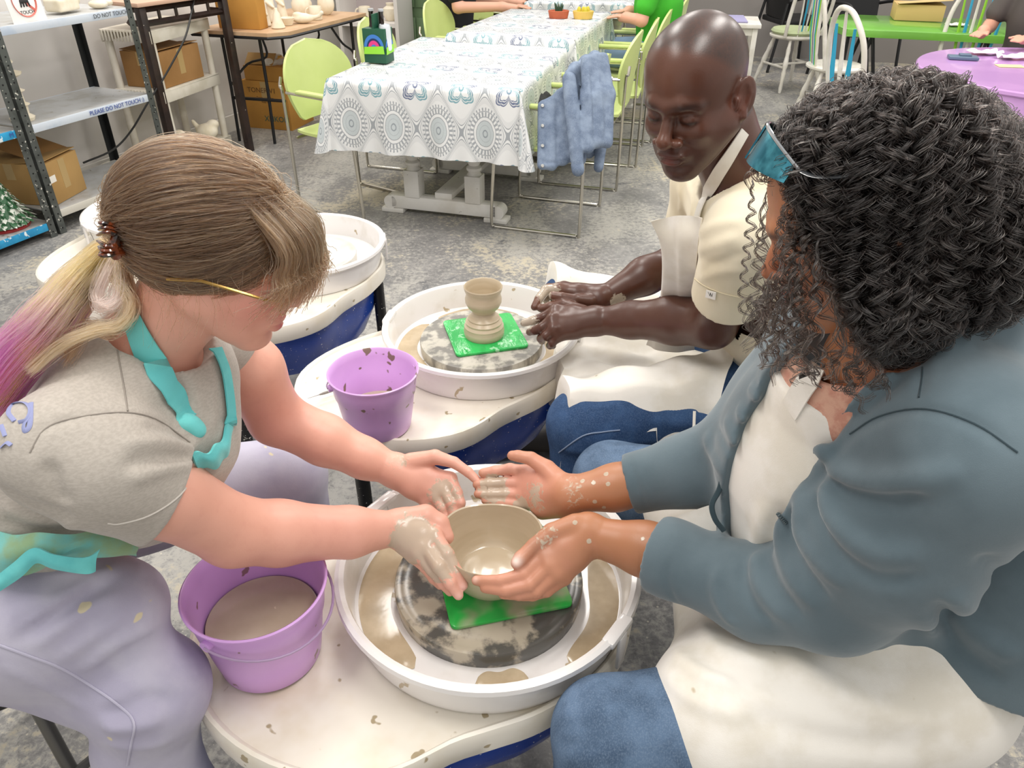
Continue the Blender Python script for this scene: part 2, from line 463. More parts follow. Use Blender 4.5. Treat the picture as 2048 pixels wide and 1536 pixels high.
# ================================================================ THE ROOM
def floor_mat():
    m = bpy.data.materials.new('floor_paint'); m.use_nodes = True; nt = m.node_tree; b = nt.nodes['Principled BSDF']
    v = ncoord(nt)
    st = nmap(nt, v, (1, .45, 1), (0, 0, .5))
    big = nnoise(nt, .9, 5, .6, v, .4); mid = nnoise(nt, 4.5, 6, .68, v, .6); fine = nnoise(nt, 42, 5, .72, v, .3); sm = nnoise(nt, 2.2, 4, .6, st, .8)
    c = nmix(nt, (mid * .6 + fine * .4).step(.38, .64), '7a7978', '9b9996')
    c = nmix(nt, (sm * .55 + fine * .45).step(.47, .60), c, 'aeaba4')
    c = nmix(nt, (big * .5 + mid * .2 + fine * .3).step(.52, .575) * .85, c, 'c3b9a2')     # patches of old cream paint
    c = nmix(nt, nnoise(nt, 3.1, 6, .75, v, 1.2).step(.60, .66) * .55, c, '505359')
    c = nmix(nt, (nvor(nt, 30, v) + fine * .16).lt(.165) * .6, c, 'd9d2c0')                    # drips of slip
    c = nmix(nt, nnoise(nt, 150, 2, .5, v).step(.66, .70) * .5, c, '4a4a4a')
    sx_ = nt.nodes.new('ShaderNodeSeparateXYZ'); nt.links.new(v, sx_.inputs[0]); fx_, fy_ = NT(nt, sx_.outputs[0]), NT(nt, sx_.outputs[1])
    for (u_, w_), r_, a_ in (((60, 1480), .55, .9), ((320, 1180), .35, .9), ((1250, 525), .22, .8), ((820, 590), .30, .45), ((1330, 1180), .3, .0)):     # worn cream paint left on the concrete
        if not a_: continue
        c_ = PZ(u_, w_, 0); dx_, dy_ = fx_ - (float(c_[0]) + .0 - .4), fy_ - (float(c_[1]) - 4.6); d_ = (dx_ * dx_ + dy_ * dy_).sqrt() / r_ + (mid * .6 + fine * .5 - .55) * 2.2
        c = nmix(nt, (d_ * -1. + 1.).step(0., .12) * a_, c, nmix(nt, nnoise(nt, 90, 4, .8, v).step(.53, .60), 'cbc0aa', '8f8a80'))
    nt.links.new(c.s, b.inputs['Base Color']); b.inputs['Roughness'].default_value = .5; b.inputs['Specular IOR Level'].default_value = .35
    nt.links.new(nbump(nt, fine, .25, .003), b.inputs['Normal']); return m
fl = MB().box((0.4, 4.6, -.05), (9, 12.4, .1)).build('floor', floor_mat()); tag(fl, kind='structure')
WALL = mat('wall_paint', 'dedad5', .8, 'd2cdc8', 1.5, .35, .65, bump=.08, bscale=40)
def wallseg(name, a, b, h=2.9, th=.12, m=WALL):
    a = np.array(a, float); b = np.array(b, float); d = b - a; L = np.linalg.norm(d[:2]); c = (a + b) / 2
    return tag(MB().box((0, 0, h / 2), (L, th, h)).build(name, m, None, (c[0], c[1], 0), (0, 0, math.atan2(d[1], d[0]))), kind='structure')
nrm = -E1 * .06
wallseg('wall_left', RW(-4.29, -.5) + nrm, RW(-3.23, 7.36) + nrm)
bb = wallseg('baseboard_left', RW(-4.27, -.5), RW(-3.22, 7.28), .11, .018, mat('white_trim', 'dad6cf', .5))
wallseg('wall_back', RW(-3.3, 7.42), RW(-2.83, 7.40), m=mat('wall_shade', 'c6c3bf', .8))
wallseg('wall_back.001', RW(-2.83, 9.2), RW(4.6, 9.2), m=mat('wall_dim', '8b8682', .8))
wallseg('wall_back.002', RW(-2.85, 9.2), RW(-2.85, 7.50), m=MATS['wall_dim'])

# ---------------------------------------------------------------- pottery wheels
CREAM = mat('cream_plastic', 'e9e3d6', .32, 'd9cdb4', 7, .45, .75, speck=[('a99a7c', 30, .68)])
PANW = mat('white_plastic', 'ebe8e6', .22, 'd8d2c8', 10, .5, .8, speck=[('b8a88c', 24, .70)], coat=.2)
SLIP = mat('wet_slip', 'c2b094', .14, 'b09e82', 20, .3, .7, bump=.15, bscale=30)
BLUE = mat('blue_enamel', '1b45a6', .25, '13378a', 4, .3, .7, speck=[('d8dae0', 120, .70)])
BLACKLEG = mat('splashed_black_metal', '17171a', .4, speck=[('d5d1c8', 110, .66)])
HEADM = mat('wet_wheel_head', '54534f', .25, 'b3aa98', 14, .46, .56, detail=6, bump=.1, bscale=50)
HEADM2 = mat('scraped_wheel_head', '77746e', .5, 'b5b0a4', 30, .40, .6, detail=8, aniso=(1, 1, .4), bump=.4, bscale=80)
HEADSIDE = mat('clay_caked_edge', 'a4906c', .5, '6a655c', 40, .35, .6, aniso=(1, 1, .3))
TRAYPTS = [(-80, .287), (-66, .262), (-41, .246), (-19, .25), (5, .25), (45, .25), (90, .25), (130, .252), (156, .286), (173, .363), (184, .426), (195, .482),
           (207, .503), (220, .503), (233, .478), (246, .44), (256, .408), (264, .378), (270, .348), (275, .315)]
def tray_outline(d=0, n=96):
    an = np.array([a for a, _ in TRAYPTS] + [280]); rr = np.array([r for _, r in TRAYPTS] + [.287])
    t = np.linspace(-80, 280, n, endpoint=False); r = np.interp(t, an, rr); k = np.array([.25, .5, .25]); 
    for _ in range(2): r = np.convolve(np.r_[r[-1], r, r[0]], k, 'valid')
    return [(cos(rad(a)) * (x - d), sin(rad(a)) * (x - d)) for a, x in zip(t, r)]
def rings(mb, ringlist, cap0=True, cap1=True):
    n = len(ringlist[0][0]); vs = [(x, y, z) for pl, z in ringlist for x, y in pl]; fs = []
    for i in range(len(ringlist) - 1):
        for k in range(n): k2 = (k + 1) % n; fs.append((i * n + k, i * n + k2, (i + 1) * n + k2, (i + 1) * n + k))
    if cap0: fs.append(tuple(range(n))[::-1])
    if cap1: fs.append(tuple(range((len(ringlist) - 1) * n, len(ringlist) * n)))
    return mb.add(vs, fs)
def wheel(label, cx, cy, rz, wheelmat, slip=True, legs=True, headside=None, panrot=0, wet=0):
    t = thing('pottery_wheel', label, 'pottery wheel', (cx, cy, 0), rad(rz), None)
    O = tray_outline
    m = rings(MB(), [(O(.006), .452), (O(.002), .456), (O(0), .494), (O(.004), .503), (O(.010), .505), (O(.016), .500), (O(.018), .496)])
    m.build('table_top', CREAM, t)
    m = rings(MB(), [([(x * .72, y * .72) for x, y in O(.02)], .27), ([(x * .9, y * .9) for x, y in O(.02)], .36), (O(.035), .42), (O(.03), .4525)])
    m.build('motor_housing', BLUE, t)
    # splash pan in two halves with a lapped joint
    prof = [(.222, .4965), (.232, .498), (.236, .51), (.243, .565), (.252, .568), (.2575, .574), (.256, .582), (.249, .585), (.241, .581), (.238, .573), (.230, .515), (.224, .510), (.08, .508), (.05, .522), (.045, .522), (.045, .4965), (.222, .4965)]
    for h in (0, 1):
        n = 40; a0 = pi * h + rad(panrot); vs = []; fs = []; K = len(prof)
        for i in range(n + 1):
            an = a0 + pi * i / n + (.02 if i == 0 else (-.0 if i < n else .02)); s_ = 1.003 if h and i in (0, n) else 1
            vs += [(cos(an) * r * s_, sin(an) * r * s_, z) for r, z in prof]
        for i in range(n):
            for k in range(K - 1): fs.append((i * K + k, i * K + k + 1, (i + 1) * K + k + 1, (i + 1) * K + k))
        MB().add(vs, fs).build('splash_pan_half', PANW, t)
        an = a0 + .04; c = (cos(an) * .2485, sin(an) * .2485, .5775)
        MB().box(c, (.022, .066, .015), rz=an, bev=.005).box((cos(an) * .258, sin(an) * .258, .54), (.006, .022, .07), rz=an, bev=.002).build('pan_clip', PANW, t)
    MB().lathe([(0, .503), (.157, .503), (.160, .507), (.1615, .536), (.160, .5395), (.150, .5405), (.149, .5400), (.128, .5400), (.127, .5405), (0, .5405)], n=72).build('wheel_head', [wheelmat][0], t)
    if slip:
        for a0, a1, r0, r1 in wet:
            n = 30; vs = []; fs = []
            for i in range(n + 1):
                f = i / n; an = rad(a0 + (a1 - a0) * f); w = math.sin(pi * f) ** .35 if 0 < f < 1 else .02
                rm = (r0 + r1) / 2; hw = (r1 - r0) / 2 * w * (1 + .15 * sin(9 * f + a0)) ; vs += [(cos(an) * (rm - hw), sin(an) * (rm - hw), .5095), (cos(an) * rm, sin(an) * rm, .5115), (cos(an) * min(rm + hw, .2295), sin(an) * min(rm + hw, .2295), .5105)]
            for i in range(n): fs += [(i * 3, i * 3 + 1, i * 3 + 4, i * 3 + 3), (i * 3 + 1, i * 3 + 2, i * 3 + 5, i * 3 + 4)]
            MB().add(vs, fs).build('slip_puddle', SLIP, t)
    for a in ((335, .225), (95, .20), (222, .40)):
        x, y = cos(rad(a[0])) * a[1], sin(rad(a[0])) * a[1]
        MB().cyl((x, y, .455), (x, y, .025), .0185, n=16).cyl((x, y, .025), (x, y, 0), .024, .026, n=16).build('leg', BLACKLEG, t)
    return t
w1 = wheel('nearest pottery wheel, spinning a bowl on a green bat between two pairs of muddy hands', -.04, .93, -20, HEADM, wet=[(150, 255, .165, .229), (-30, 45, .175, .229), (-75, -50, .165, .215)], panrot=-18)
w2 = wheel('pottery wheel of the seated man, with a stacked clay form on its green bat', -.08, 1.765, 0, HEADM2, wet=[(140, 250, .166, .228), (-50, 30, .166, .228), (60, 130, .17, .226)], panrot=168)
w3 = wheel('idle clean pottery wheel behind the aproned long-haired woman, white pan empty', -.665, 2.31, 22, mat('bare_wheel_head', 'c9c6bf', .45, 'b9b4aa', 8), wet=[], slip=False, panrot=-15)
w4 = wheel('farthest idle white pottery wheel, beside the lowest shelf', -1.245, 2.62, 42, MATS['bare_wheel_head'], wet=[], slip=False, panrot=180)

def bat(label, cx, cy, rz, m, s=.195):
    h = s / 2; c = .012
    pts = []
    for sx, sy in ((1, 1), (-1, 1), (-1, -1), (1, -1)):
        a0 = math.atan2(sy, sx) - pi / 4
        for k in range(4): a = a0 + pi / 6 * k; pts.append((sx * (h - c) + cos(a) * c, sy * (h - c) + sin(a) * c))
    b = MB().prism(pts, 0, .0075, .0015).build('throwing_bat', m, None, (cx, cy, .541), (0, 0, rad(rz))); return tag(b, label, 'bat', 'square green bats')
BATG = mat('green_bat_wet', '2fae4c', .12, 'a9a98c', 9, .45, .62, detail=3)
BATG2 = mat('green_bat', '35b85c', .25, '2aa24e', 30, .4, .6, bump=.9, bscale=45, bdist=.004, aniso=(1, .35, 1), speck=[('8fcf9c', 40, .63)])
bat('square green bat smeared with slip, under the wide clay bowl', -.022, .938, 14, BATG, .205)
bat('square green bat under the stacked clay form', -.072, 1.775, 15, BATG2, .19)
CLAY = mat('wet_clay', 'c6b79f', .2, 'b9a98f', 12, .35, .65, bump=.12, bscale=18, aniso=(.3, .3, 2.2), coat=.3, spec=.6)
CLAY2 = mat('smooth_clay', 'c2b39b', .32, 'b4a48a', 14, .35, .65, aniso=(.3, .3, 3), spec=.5)
def wob(an, r, z): k = max(0, (z - .05) / .045); return (.0022 * sin(3 * an + .6) * k, (.0025 * sin(2 * an + 1.1) + .0018 * sin(3 * an)) * k)
b = MB().lathe([(0, 0), (.052, 0), (.058, .003), (.066, .014), (.075, .034), (.081, .056), (.084, .078), (.0855, .090), (.0845, .0935), (.0822, .092), (.0805, .080), (.077, .058), (.071, .036), (.062, .020), (.056, .0145),
                (.054, .0135), (.052, .0145), (.040, .0120), (.030, .0125), (.020, .0115), (.008, .012), (0, .012)], n=96, wob=wob).build('clay_bowl', CLAY, None, (-.035, .925, .5485))
tag(b, 'freshly thrown wet clay bowl spinning between the cupped hands', 'bowl')
cp = thing('clay_chalice', 'grey clay chalice form being thrown upside down on a ridged clay base', 'clay pot', (-.073, 1.765, .5485))
MB().lathe([(0, 0), (.050, 0), (.0525, .006), (.053, .018), (.0505, .024), (.0515, .029), (.047, .036), (.048, .041), (.041, .048), (.0415, .052), (.034, .058), (.030, .066), (.029, .071), (0, .071)], n=56).build('base', CLAY2, cp)
MB().lathe([(.029, .070), (.032, .075), (.041, .085), (.0465, .097), (.047, .107), (.0445, .116), (.044, .121), (.0475, .130), (.0495, .139), (.048, .1415), (.0455, .139), (.043, .128), (.040, .118), (.041, .105), (.034, .092), (0, .088)], n=56).build('cup', CLAY2, cp)

def bucket(label, cx, cy, m, ang, level=.075, s=1.0):
    t = thing('plastic_bucket', label, 'bucket', (cx, cy, .4995), rad(ang), 'purple water buckets'); t.scale = (s, s, s)
    MB().lathe([(0, .002), (.070, .002), (.076, 0), (.079, .004), (.086, .045), (.0935, .098), (.0965, .102), (.101, .135), (.1045, .152), (.1075, .1535), (.108, .157), (.1055, .159), (.103, .157),
                (.099, .138), (.0945, .104), (.0915, .098), (.084, .045), (.0775, .008), (.072, .005), (0, .005)], n=72).build('pail', m, t)
    MB().lathe([(0, 0), (.084 * .985, 0), (.0855, .0008)], n=64).build('muddy_water', mat('muddy_water', 'bdae9a', .08, 'b0a08b', 9, .3, .7, speck=[('d3c6b2', 60, .71)], spec=.6), t, (0, 0, level - .028 + .022))
    for a in (0, pi):
        MB().cyl((cos(a) * .099, sin(a) * .099, .136), (cos(a) * .1095, sin(a) * .1095, .136), .009, n=16).build('handle_lug', m, t)
    pts = [(.110 * cos(x), .112 * sin(x) * -1, .136 - .010 * abs(sin(x)) * 3) for x in np.linspace(0, pi, 24)]
    MB().tube([(p[0], p[1], p[2]) for p in pts], .0022, 8).build('wire_handle', mat('bucket_wire', 'a98fb0', .4), t)
    return t
PUR = mat('purple_plastic', 'd3a4e0', .3, 'cb9bd9', 5, .3, .7, speck=[('8d6a74', 34, .70)], sss=0)
PUR2 = mat('purple_plastic_muddy', 'd9b0e4', .28, 'd0a5dd', 6, .3, .7, speck=[('806a5e', 26, .66)], sss=0)
bucket('purple bucket of muddy water beside the nearest wheel, against the lavender knee', -.388, .808, PUR, 65, .088)
bucket('mud-spattered purple bucket in front of the seated man\'s wheel', -.305, 1.432, PUR2, 205, .05, .93)
m = MB(); a = PZ(615, 797, .512); b_ = PZ(668, 780, .512)
needle = thing('needle_tool', 'thin needle tool lying on the wheel table left of the spattered bucket', 'tool', a, 0)
d = b_ - a; m.tube([(0, 0, 0), d * .45], [.0006, .001], 6).build('needle', mat('steel', '9a9a98', .3, metal=1), needle)
MB().tube([d * .45, d * .6, d * 1.2], [.002, .0035, .0035], 8).build('tool_grip', mat('grey_wood', '8c8880', .6), needle)
# foot pedal beside the seated man's wheel
ft = thing('foot_pedal', 'grey ridged foot pedal on the floor under the seated man\'s wheel', 'pedal', PZ(1030, 890, .0), rad(-70))
MB().box((0, 0, .022), (.12, .27, .044), bev=.012).build('pedal_base', mat('dark_pedal', '4a4a48', .5), ft)
for k in range(7): MB().box((0, -.11 + k * .036, .0495), (.10, .018, .010), bev=.003).build('tread', mat('grey_rubber', 'a8a59c', .6), ft)

# ---------------------------------------------------------------- trestle tables with patterned cloths
def cloth_mat():
    m = bpy.data.materials.new('damask_cloth'); m.use_nodes = True; nt = m.node_tree; b = nt.nodes['Principled BSDF']
    sp = nt.nodes.new('ShaderNodeSeparateXYZ'); nt.links.new(nattr(nt, 'flat').outputs['Vector'], sp.inputs[0])
    nz = nnoise(nt, 30, 2, .5, nattr(nt, 'flat').outputs['Vector']) - .5
    X = NT(nt, sp.outputs[0]) + nz * .006; Y = NT(nt, sp.outputs[1]) + nz * .005
    A, B = .232, .40
    def cell(ox, oy):
        x = ((X + ox) / A).frac() - .5; y = ((Y + oy) / B).frac() - .5
        return x * A, y * B
    x1, y1 = cell(0, 0); x2, y2 = cell(A / 2, B / 2)
    e = ((x1 / .070) * (x1 / .070) + (y1 / .098) * (y1 / .098)).sqrt(); th = (y1 / .098).atan2(x1 / .070)
    ink = (e - .16).abs().lt(.035).max((e - .62).abs().lt(.02)).max((e - .40).abs().lt(.013) * .6)
    pet = (th * 26).sin()
    ink = ink.max((e - .92).abs().lt(.11) * pet.gt(.0)).max((e - 1.16).abs().lt(.07) * (th * 34).sin().gt(.35)).max((e - .80).abs().lt(.022)).max((e - 1.06).abs().lt(.02))
    ink = ink.max((e.lt(.6) * (th * 52).sin().gt(.3)) * .45)
    og = (X * (2 * pi / A)).sin() ; g = ((X / A - .5) * (2 * pi))._m('COSINE') + ((Y / B - .5) * (2 * pi))._m('COSINE')
    ink = ink.max(g.abs().lt(.035)).max((g.abs() - .13).abs().lt(.02))
    r2 = (x2 * x2 * 1.5 + y2 * y2).sqrt(); t2 = y2.atan2(x2)
    fl = r2 - (t2 * 2).sin().abs() * .045 - (t2 * 6).sin().abs() * .008
    ink2 = (fl - .022).abs().lt(.0055).max((fl - .036).abs().lt(.004)).max((r2 - .012).abs().lt(.004)).max((fl - .009).abs().lt(.003))
    tone = nnoise(nt, 5.5, 0, .5, nattr(nt, 'flat').outputs['Vector'])
    c = nmix(nt, .0, 'e4e5e4', 'e4e5e4')
    c = nmix(nt, e.lt(.6) * .55, c, 'b4c3c6')
    c = nmix(nt, (g.abs().gt(.15) * g.abs().lt(.45)) * .3, c, 'c4c6c8')
    c = nmix(nt, ink * .68, c, '6f7882')
    c2 = nmix(nt, tone.step(.42, .55), '44557f', '5f9aa6')
    nt.links.new(nmix(nt, ink2 * .85, c, c2).s, b.inputs['Base Color'])
    b.inputs['Roughness'].default_value = .38; b.inputs['Specular IOR Level'].default_value = .5; return m
CLOTH = cloth_mat()
def trestle_cloth(label, quad, drop, z=.745):
    """rounded-corner cloth over the measured table quad (FL, FR, BR, BL as world xy)"""
    Q = [np.array([*q[:2], z]) for q in quad]; per = []
    for i in range(4):
        a, b = Q[i], Q[(i + 1) % 4]; d = (b - a); L = np.linalg.norm(d); d = d / L; nO = np.array([d[1], -d[0], 0])
        dn = Q[(i + 2) % 4] - b; dn = dn / np.linalg.norm(dn); nN = np.array([dn[1], -dn[0], 0])
        k = max(10, int(L / .02))
        for j in range(k): per.append((a + d * L * j / k, nO, 0, L * j / k / L))
        for j in range(14):
            f = j / 14; v = nO * cos(f * pi / 2) + nN * sin(f * pi / 2); per.append((b, v, f, 1))
    U0 = (Q[1] - Q[0]) / np.linalg.norm(Q[1] - Q[0]); V0 = np.array([-U0[1], U0[0], 0])
    nr = 14; vs = []; fl_ = []; n = len(per)
    for j in range(nr + 1):
        r = drop * j / nr
        for i, (p, nn, f, _) in enumerate(per):
            s_ = i / n * 60; corner = sin(f * pi) if f > 0 else 0
            rr = r * (1 + .06 * corner)
            fan = (.05 + .24 * corner) * rr + .012 * sin(s_ * 1.9 + 1) * (rr / drop) + .010 * sin(s_ * 4.1) * (rr / drop) ** 2 + .004
            q = p + nn * fan + np.array([0, 0, -math.sqrt(max(rr * rr - (fan * .8) ** 2, 0))])
            if j == 0: q = p + nn * -.004
            if j == 0: q[2] = z + .002
            vs.append(q); w = p + nn * r; fl_.append(((w - Q[0]) @ U0, (w - Q[0]) @ V0, 0))
    fs = []
    for j in range(nr):
        for i in range(n): i2 = (i + 1) % n; fs.append((j * n + i, j * n + i2, (j + 1) * n + i2, (j + 1) * n + i))
    cen_ = sum(Q) / 4 + np.array([0, 0, .002]); rows_ = [list(range(n))]      # gently rumpled top
    for f_ in (.8, .6, .4, .2):
        ids_ = []
        for i in range(n):
            p = vs[i] * f_ + cen_ * (1 - f_); p = p + np.array([0, 0, .0012 * sin(p[0] * 37 + p[1] * 11) + .001 * sin(p[1] * 29)]); ids_.append(len(vs)); vs.append(p); fl_.append(((p - Q[0]) @ U0, (p - Q[0]) @ V0, 0))
        rows_.append(ids_)
    ci = len(vs); vs.append(cen_); fl_.append(((cen_ - Q[0]) @ U0, (cen_ - Q[0]) @ V0, 0))
    for A_, B_ in zip(rows_, rows_[1:]):
        for i in range(n): i2 = (i + 1) % n; fs.append((A_[i], A_[i2], B_[i2], B_[i]))
    for i in range(n): fs.append((rows_[-1][i], rows_[-1][(i + 1) % n], ci))
    o = MB().add(vs, fs).build('tablecloth', CLOTH, ang=75); tag(o, label, 'tablecloth', 'grey and blue damask tablecloths')
    a = o.data.attributes.new('flat', 'FLOAT_VECTOR', 'POINT'); a.data.foreach_set('vector', np.array(fl_, F4_).ravel()); return o
F4_ = np.float32
WHT = mat('white_gloss_paint', 'e2e0da', .35, 'd2cec4', 5, .4, .7, speck=[('a8a298', 30, .72)])
def trestle(label, quad):
    q = [np.array([*p[:2], 0]) for p in quad]; c = sum(q) / 4; U = q[1] - q[0]; U /= np.linalg.norm(U); V = (q[3] + q[2] - q[0] - q[1]); V /= np.linalg.norm(V)
    ln = (np.linalg.norm(q[3] - q[0]) + np.linalg.norm(q[2] - q[1])) / 2
    t = thing('trestle_table', label, 'table', (c[0], c[1], 0), math.atan2(U[1], U[0]))
    wd = np.linalg.norm(q[1] - q[0]) / 2
    MB().box((0, 0, .722), (wd * 1.86, ln * .97, .035), bev=.006).build('table_top', WHT, t)
    for s_ in (-1, 1):
        y = s_ * (ln / 2 - .27) + .02
        m = MB().box((0, y, .062), (.62, .075, .075), bev=.01).box((-.30, y, .012), (.13, .085, .024), bev=.004).box((.30, y, .012), (.13, .085, .024), bev=.004)
        m.cyl((.31, y - .0375, .058), (.31, y + .0375, .058), .038, n=18).cyl((-.31, y - .0375, .058), (-.31, y + .0375, .058), .038, n=18).build('foot', WHT, t)
        for x in (-.175, .175):
            m = MB().box((x, y, .17), (.088, .088, .15), bev=.006).box((x, y, .665), (.088, .088, .09), bev=.006)
            m.lathe([(.040, .245), (.030, .262), (.041, .272), (.041, .285), (.028, .297), (.036, .312), (.041, .33), (.031, .352), (.026, .39), (.033, .47), (.038, .54), (.030, .575), (.042, .59), (.042, .605), (.030, .618), (.04, .63)], (x, y, 0), 20)
            m.build('baluster', WHT, t)
    MB().box((0, .02, .115), (.10, ln - .5, .032), bev=.004).build('stretcher', WHT, t)
    return t
Q1 = [PZ(652, 158, .745), PZ(1040, 184, .745), PZ(1142, 90, .745), PZ(842, 74, .745)]
Q2 = [PZ(893, 67, .79), PZ(1150, 81, .79), PZ(1222, 24, .79), PZ(1022, 18, .79)]
Q3 = [PZ(1050, 4, .80), PZ(1265, 8, .80), PZ(1330, -40, .80), PZ(1140, -45, .80)]
trestle('white trestle table with turned legs under the nearest patterned cloth', Q1); trestle_cloth('patterned grey and blue cloth on the nearest table, six-pack standing on it', Q1, .335)
trestle('white trestle table under the middle patterned cloth', Q2).scale = (1, 1, .79 / .745); trestle_cloth('patterned cloth on the middle table, two cactus pots on it', Q2, .30, .79)
trestle('white trestle table under the farthest patterned cloth', Q3).scale = (1, 1, .80 / .745); trestle_cloth('patterned cloth on the farthest table, cut by the top of the photo', Q3, .10, .80)

# ---------------------------------------------------------------- lime stacking chairs
LIME = mat('lime_plastic', 'c9d68c', .42, 'c0cf80', 3, .3, .7)
CHROME = mat('chrome', 'c9c5ba', .22, metal=1)
def build_chair(label, group):
    t = thing('stacking_chair', label, 'chair', (0, 0, 0), 0, group)
    for s_, nm in ((-1, 0), (1, 0)):
        x = s_ * .245
        pts = [(x * .93, -.265, .70), (x, -.262, .655), (x, -.25, .60), (x, -.245, .04), (x, -.225, .008), (x, -.19, .008), (x, .18, .008), (x, .215, .012), (x, .235, .05), (x, .215, .40), (x, .20, .60), (x, .17, .625), (x, -.22, .63)]
        MB().tube(spline(pts, 5), .0085, 8).build('side_frame', CHROME, t)
        MB().box((x, .01, .642), (.042, .30, .02), bev=.009).build('armrest', LIME, t)
    MB().tube([(-.24, .16, .40), (.24, .16, .40)], .008, 8).tube([(-.24, -.2, .40), (.24, -.2, .40)], .008, 8).build('cross_bar', CHROME, t)
    def seat(u, v):
        x = (u - .5) * .46; y = (v - .5) * .44; f = 1 - .10 * (2 * v - 1) ** 4
        return (x * f, y, .435 - .018 * cos(pi * (u - .5)) * cos(pi * (v - .5)) + .012 * (1 - v) * 0)
    MB().grid(seat, 14, 14, .014).build('seat', LIME, t)
    def back(u, v):      # egg-shaped shell
        w = (max(0, 1 - (2 * v - 1) ** 2 * (.55 if v < .5 else 1)) ** .5) * .25
        if v < .5: w = .25 * (1 - .35 * (1 - 2 * v) ** 1.6) * (1 if v > .02 else .9)
        x = (2 * u - 1) * w; return (x, -.255 - .05 * (v - .2) + .05 * (1 - (x / .25) ** 2) * -1 + .05, .47 + v * .385)
    MB().grid(back, 17, 21, .014).build('backrest', LIME, t)
    return t
def putchair(c, p, q, deg, label, group):
    w = RW(p, q); c.location = (w[0], w[1], 0); c.rotation_euler = (0, 0, YAW + rad(deg)); c['label'] = label; c['group'] = group
ch0 = build_chair('x', 'lime chairs left of the cloth-covered tables')
GL, GR = 'lime chairs left of the cloth-covered tables', 'lime chairs right of the cloth-covered tables'
spots = [(-1.93, 3.90, -108, 'lime plastic chair with chrome arms, nearest on the left of the tables', GL), (-1.93, 4.78, -92, 'lime chair mostly hidden behind the drinks carrier', GL),
         (-1.86, 5.72, -95, 'lime chair before the green cabinet', GL), (-1.82, 6.62, -95, 'farthest lime chair on the left side, beside the dark fridge', GL),
         (-.87, 3.98, 87, 'lime chair with the denim jacket hung on its back', GR), (-.80, 4.74, 89, 'lime chair next behind the one with the jacket', GR),
         (-.76, 5.22, 92, 'lime chair right of the middle table, second behind the jacket', GR), (-.72, 5.82, 90, 'lime chair right of the middle table, third behind the jacket', GR), (-.66, 6.42, 90, 'farthest lime chair on the right side of the tables', GR)]
for i, s_ in enumerate(spots): putchair(ch0 if i == 0 else copy_tree(ch0), *s_)
# ================================================================ PEOPLE
def K(u, v, t, r): return PD(u, v, t), r * t / FPX
def pch(S, pts, k=.01, mode='+', flat=None):
    q = [K(*p) for p in pts]; return S.chain([a for a, _ in q], [b for _, b in q], k, mode, flat)
def wch(S, pts, k=.01, mode='+', flat=None): return S.chain([p[:3] for p in pts], [p[3] for p in pts], k, mode, flat)
def hand(S, wrist, palm, fingers, thumb, kp=.014):
    """palm: knuckle points index..little; fingers: list of joints beyond each knuckle; thumb chain"""
    for p in palm: pch(S, [wrist, p], kp)
    for a, b in zip(palm, palm[1:]): pch(S, [(a[0], a[1], a[2], a[3] * .86), (b[0], b[1], b[2], b[3] * .86)], .008)
    m = len(palm) // 2; c0 = [(wrist[i] * .45 + palm[0][i] * .55) for i in range(4)]; c3 = [(wrist[i] * .45 + palm[-1][i] * .55) for i in range(4)]
    pch(S, [tuple(c0), tuple(c3)], .012)
    F = []
    for p, f in zip(palm, fingers):
        T = Sculpt(); pch(T, [p] + f, .0015)
        for j in f[:-1]: a, r = K(*j); T.ell(a, [r * 1.05] * 3, k=.002)
        F.append(T)
    pts = thumb; T = Sculpt(); pch(T, pts, .003); F.append(T)
    for i, T in enumerate(F):
        S.ops.append(('+', .0028 if i < 4 else .006, T))
def basis(f, u):
    f = np.array(f, float); f /= np.linalg.norm(f); u = np.array(u, float); u -= f * (u @ f); u /= np.linalg.norm(u); return np.stack([f, np.cross(u, f), u], 1)   # columns forward, left, up
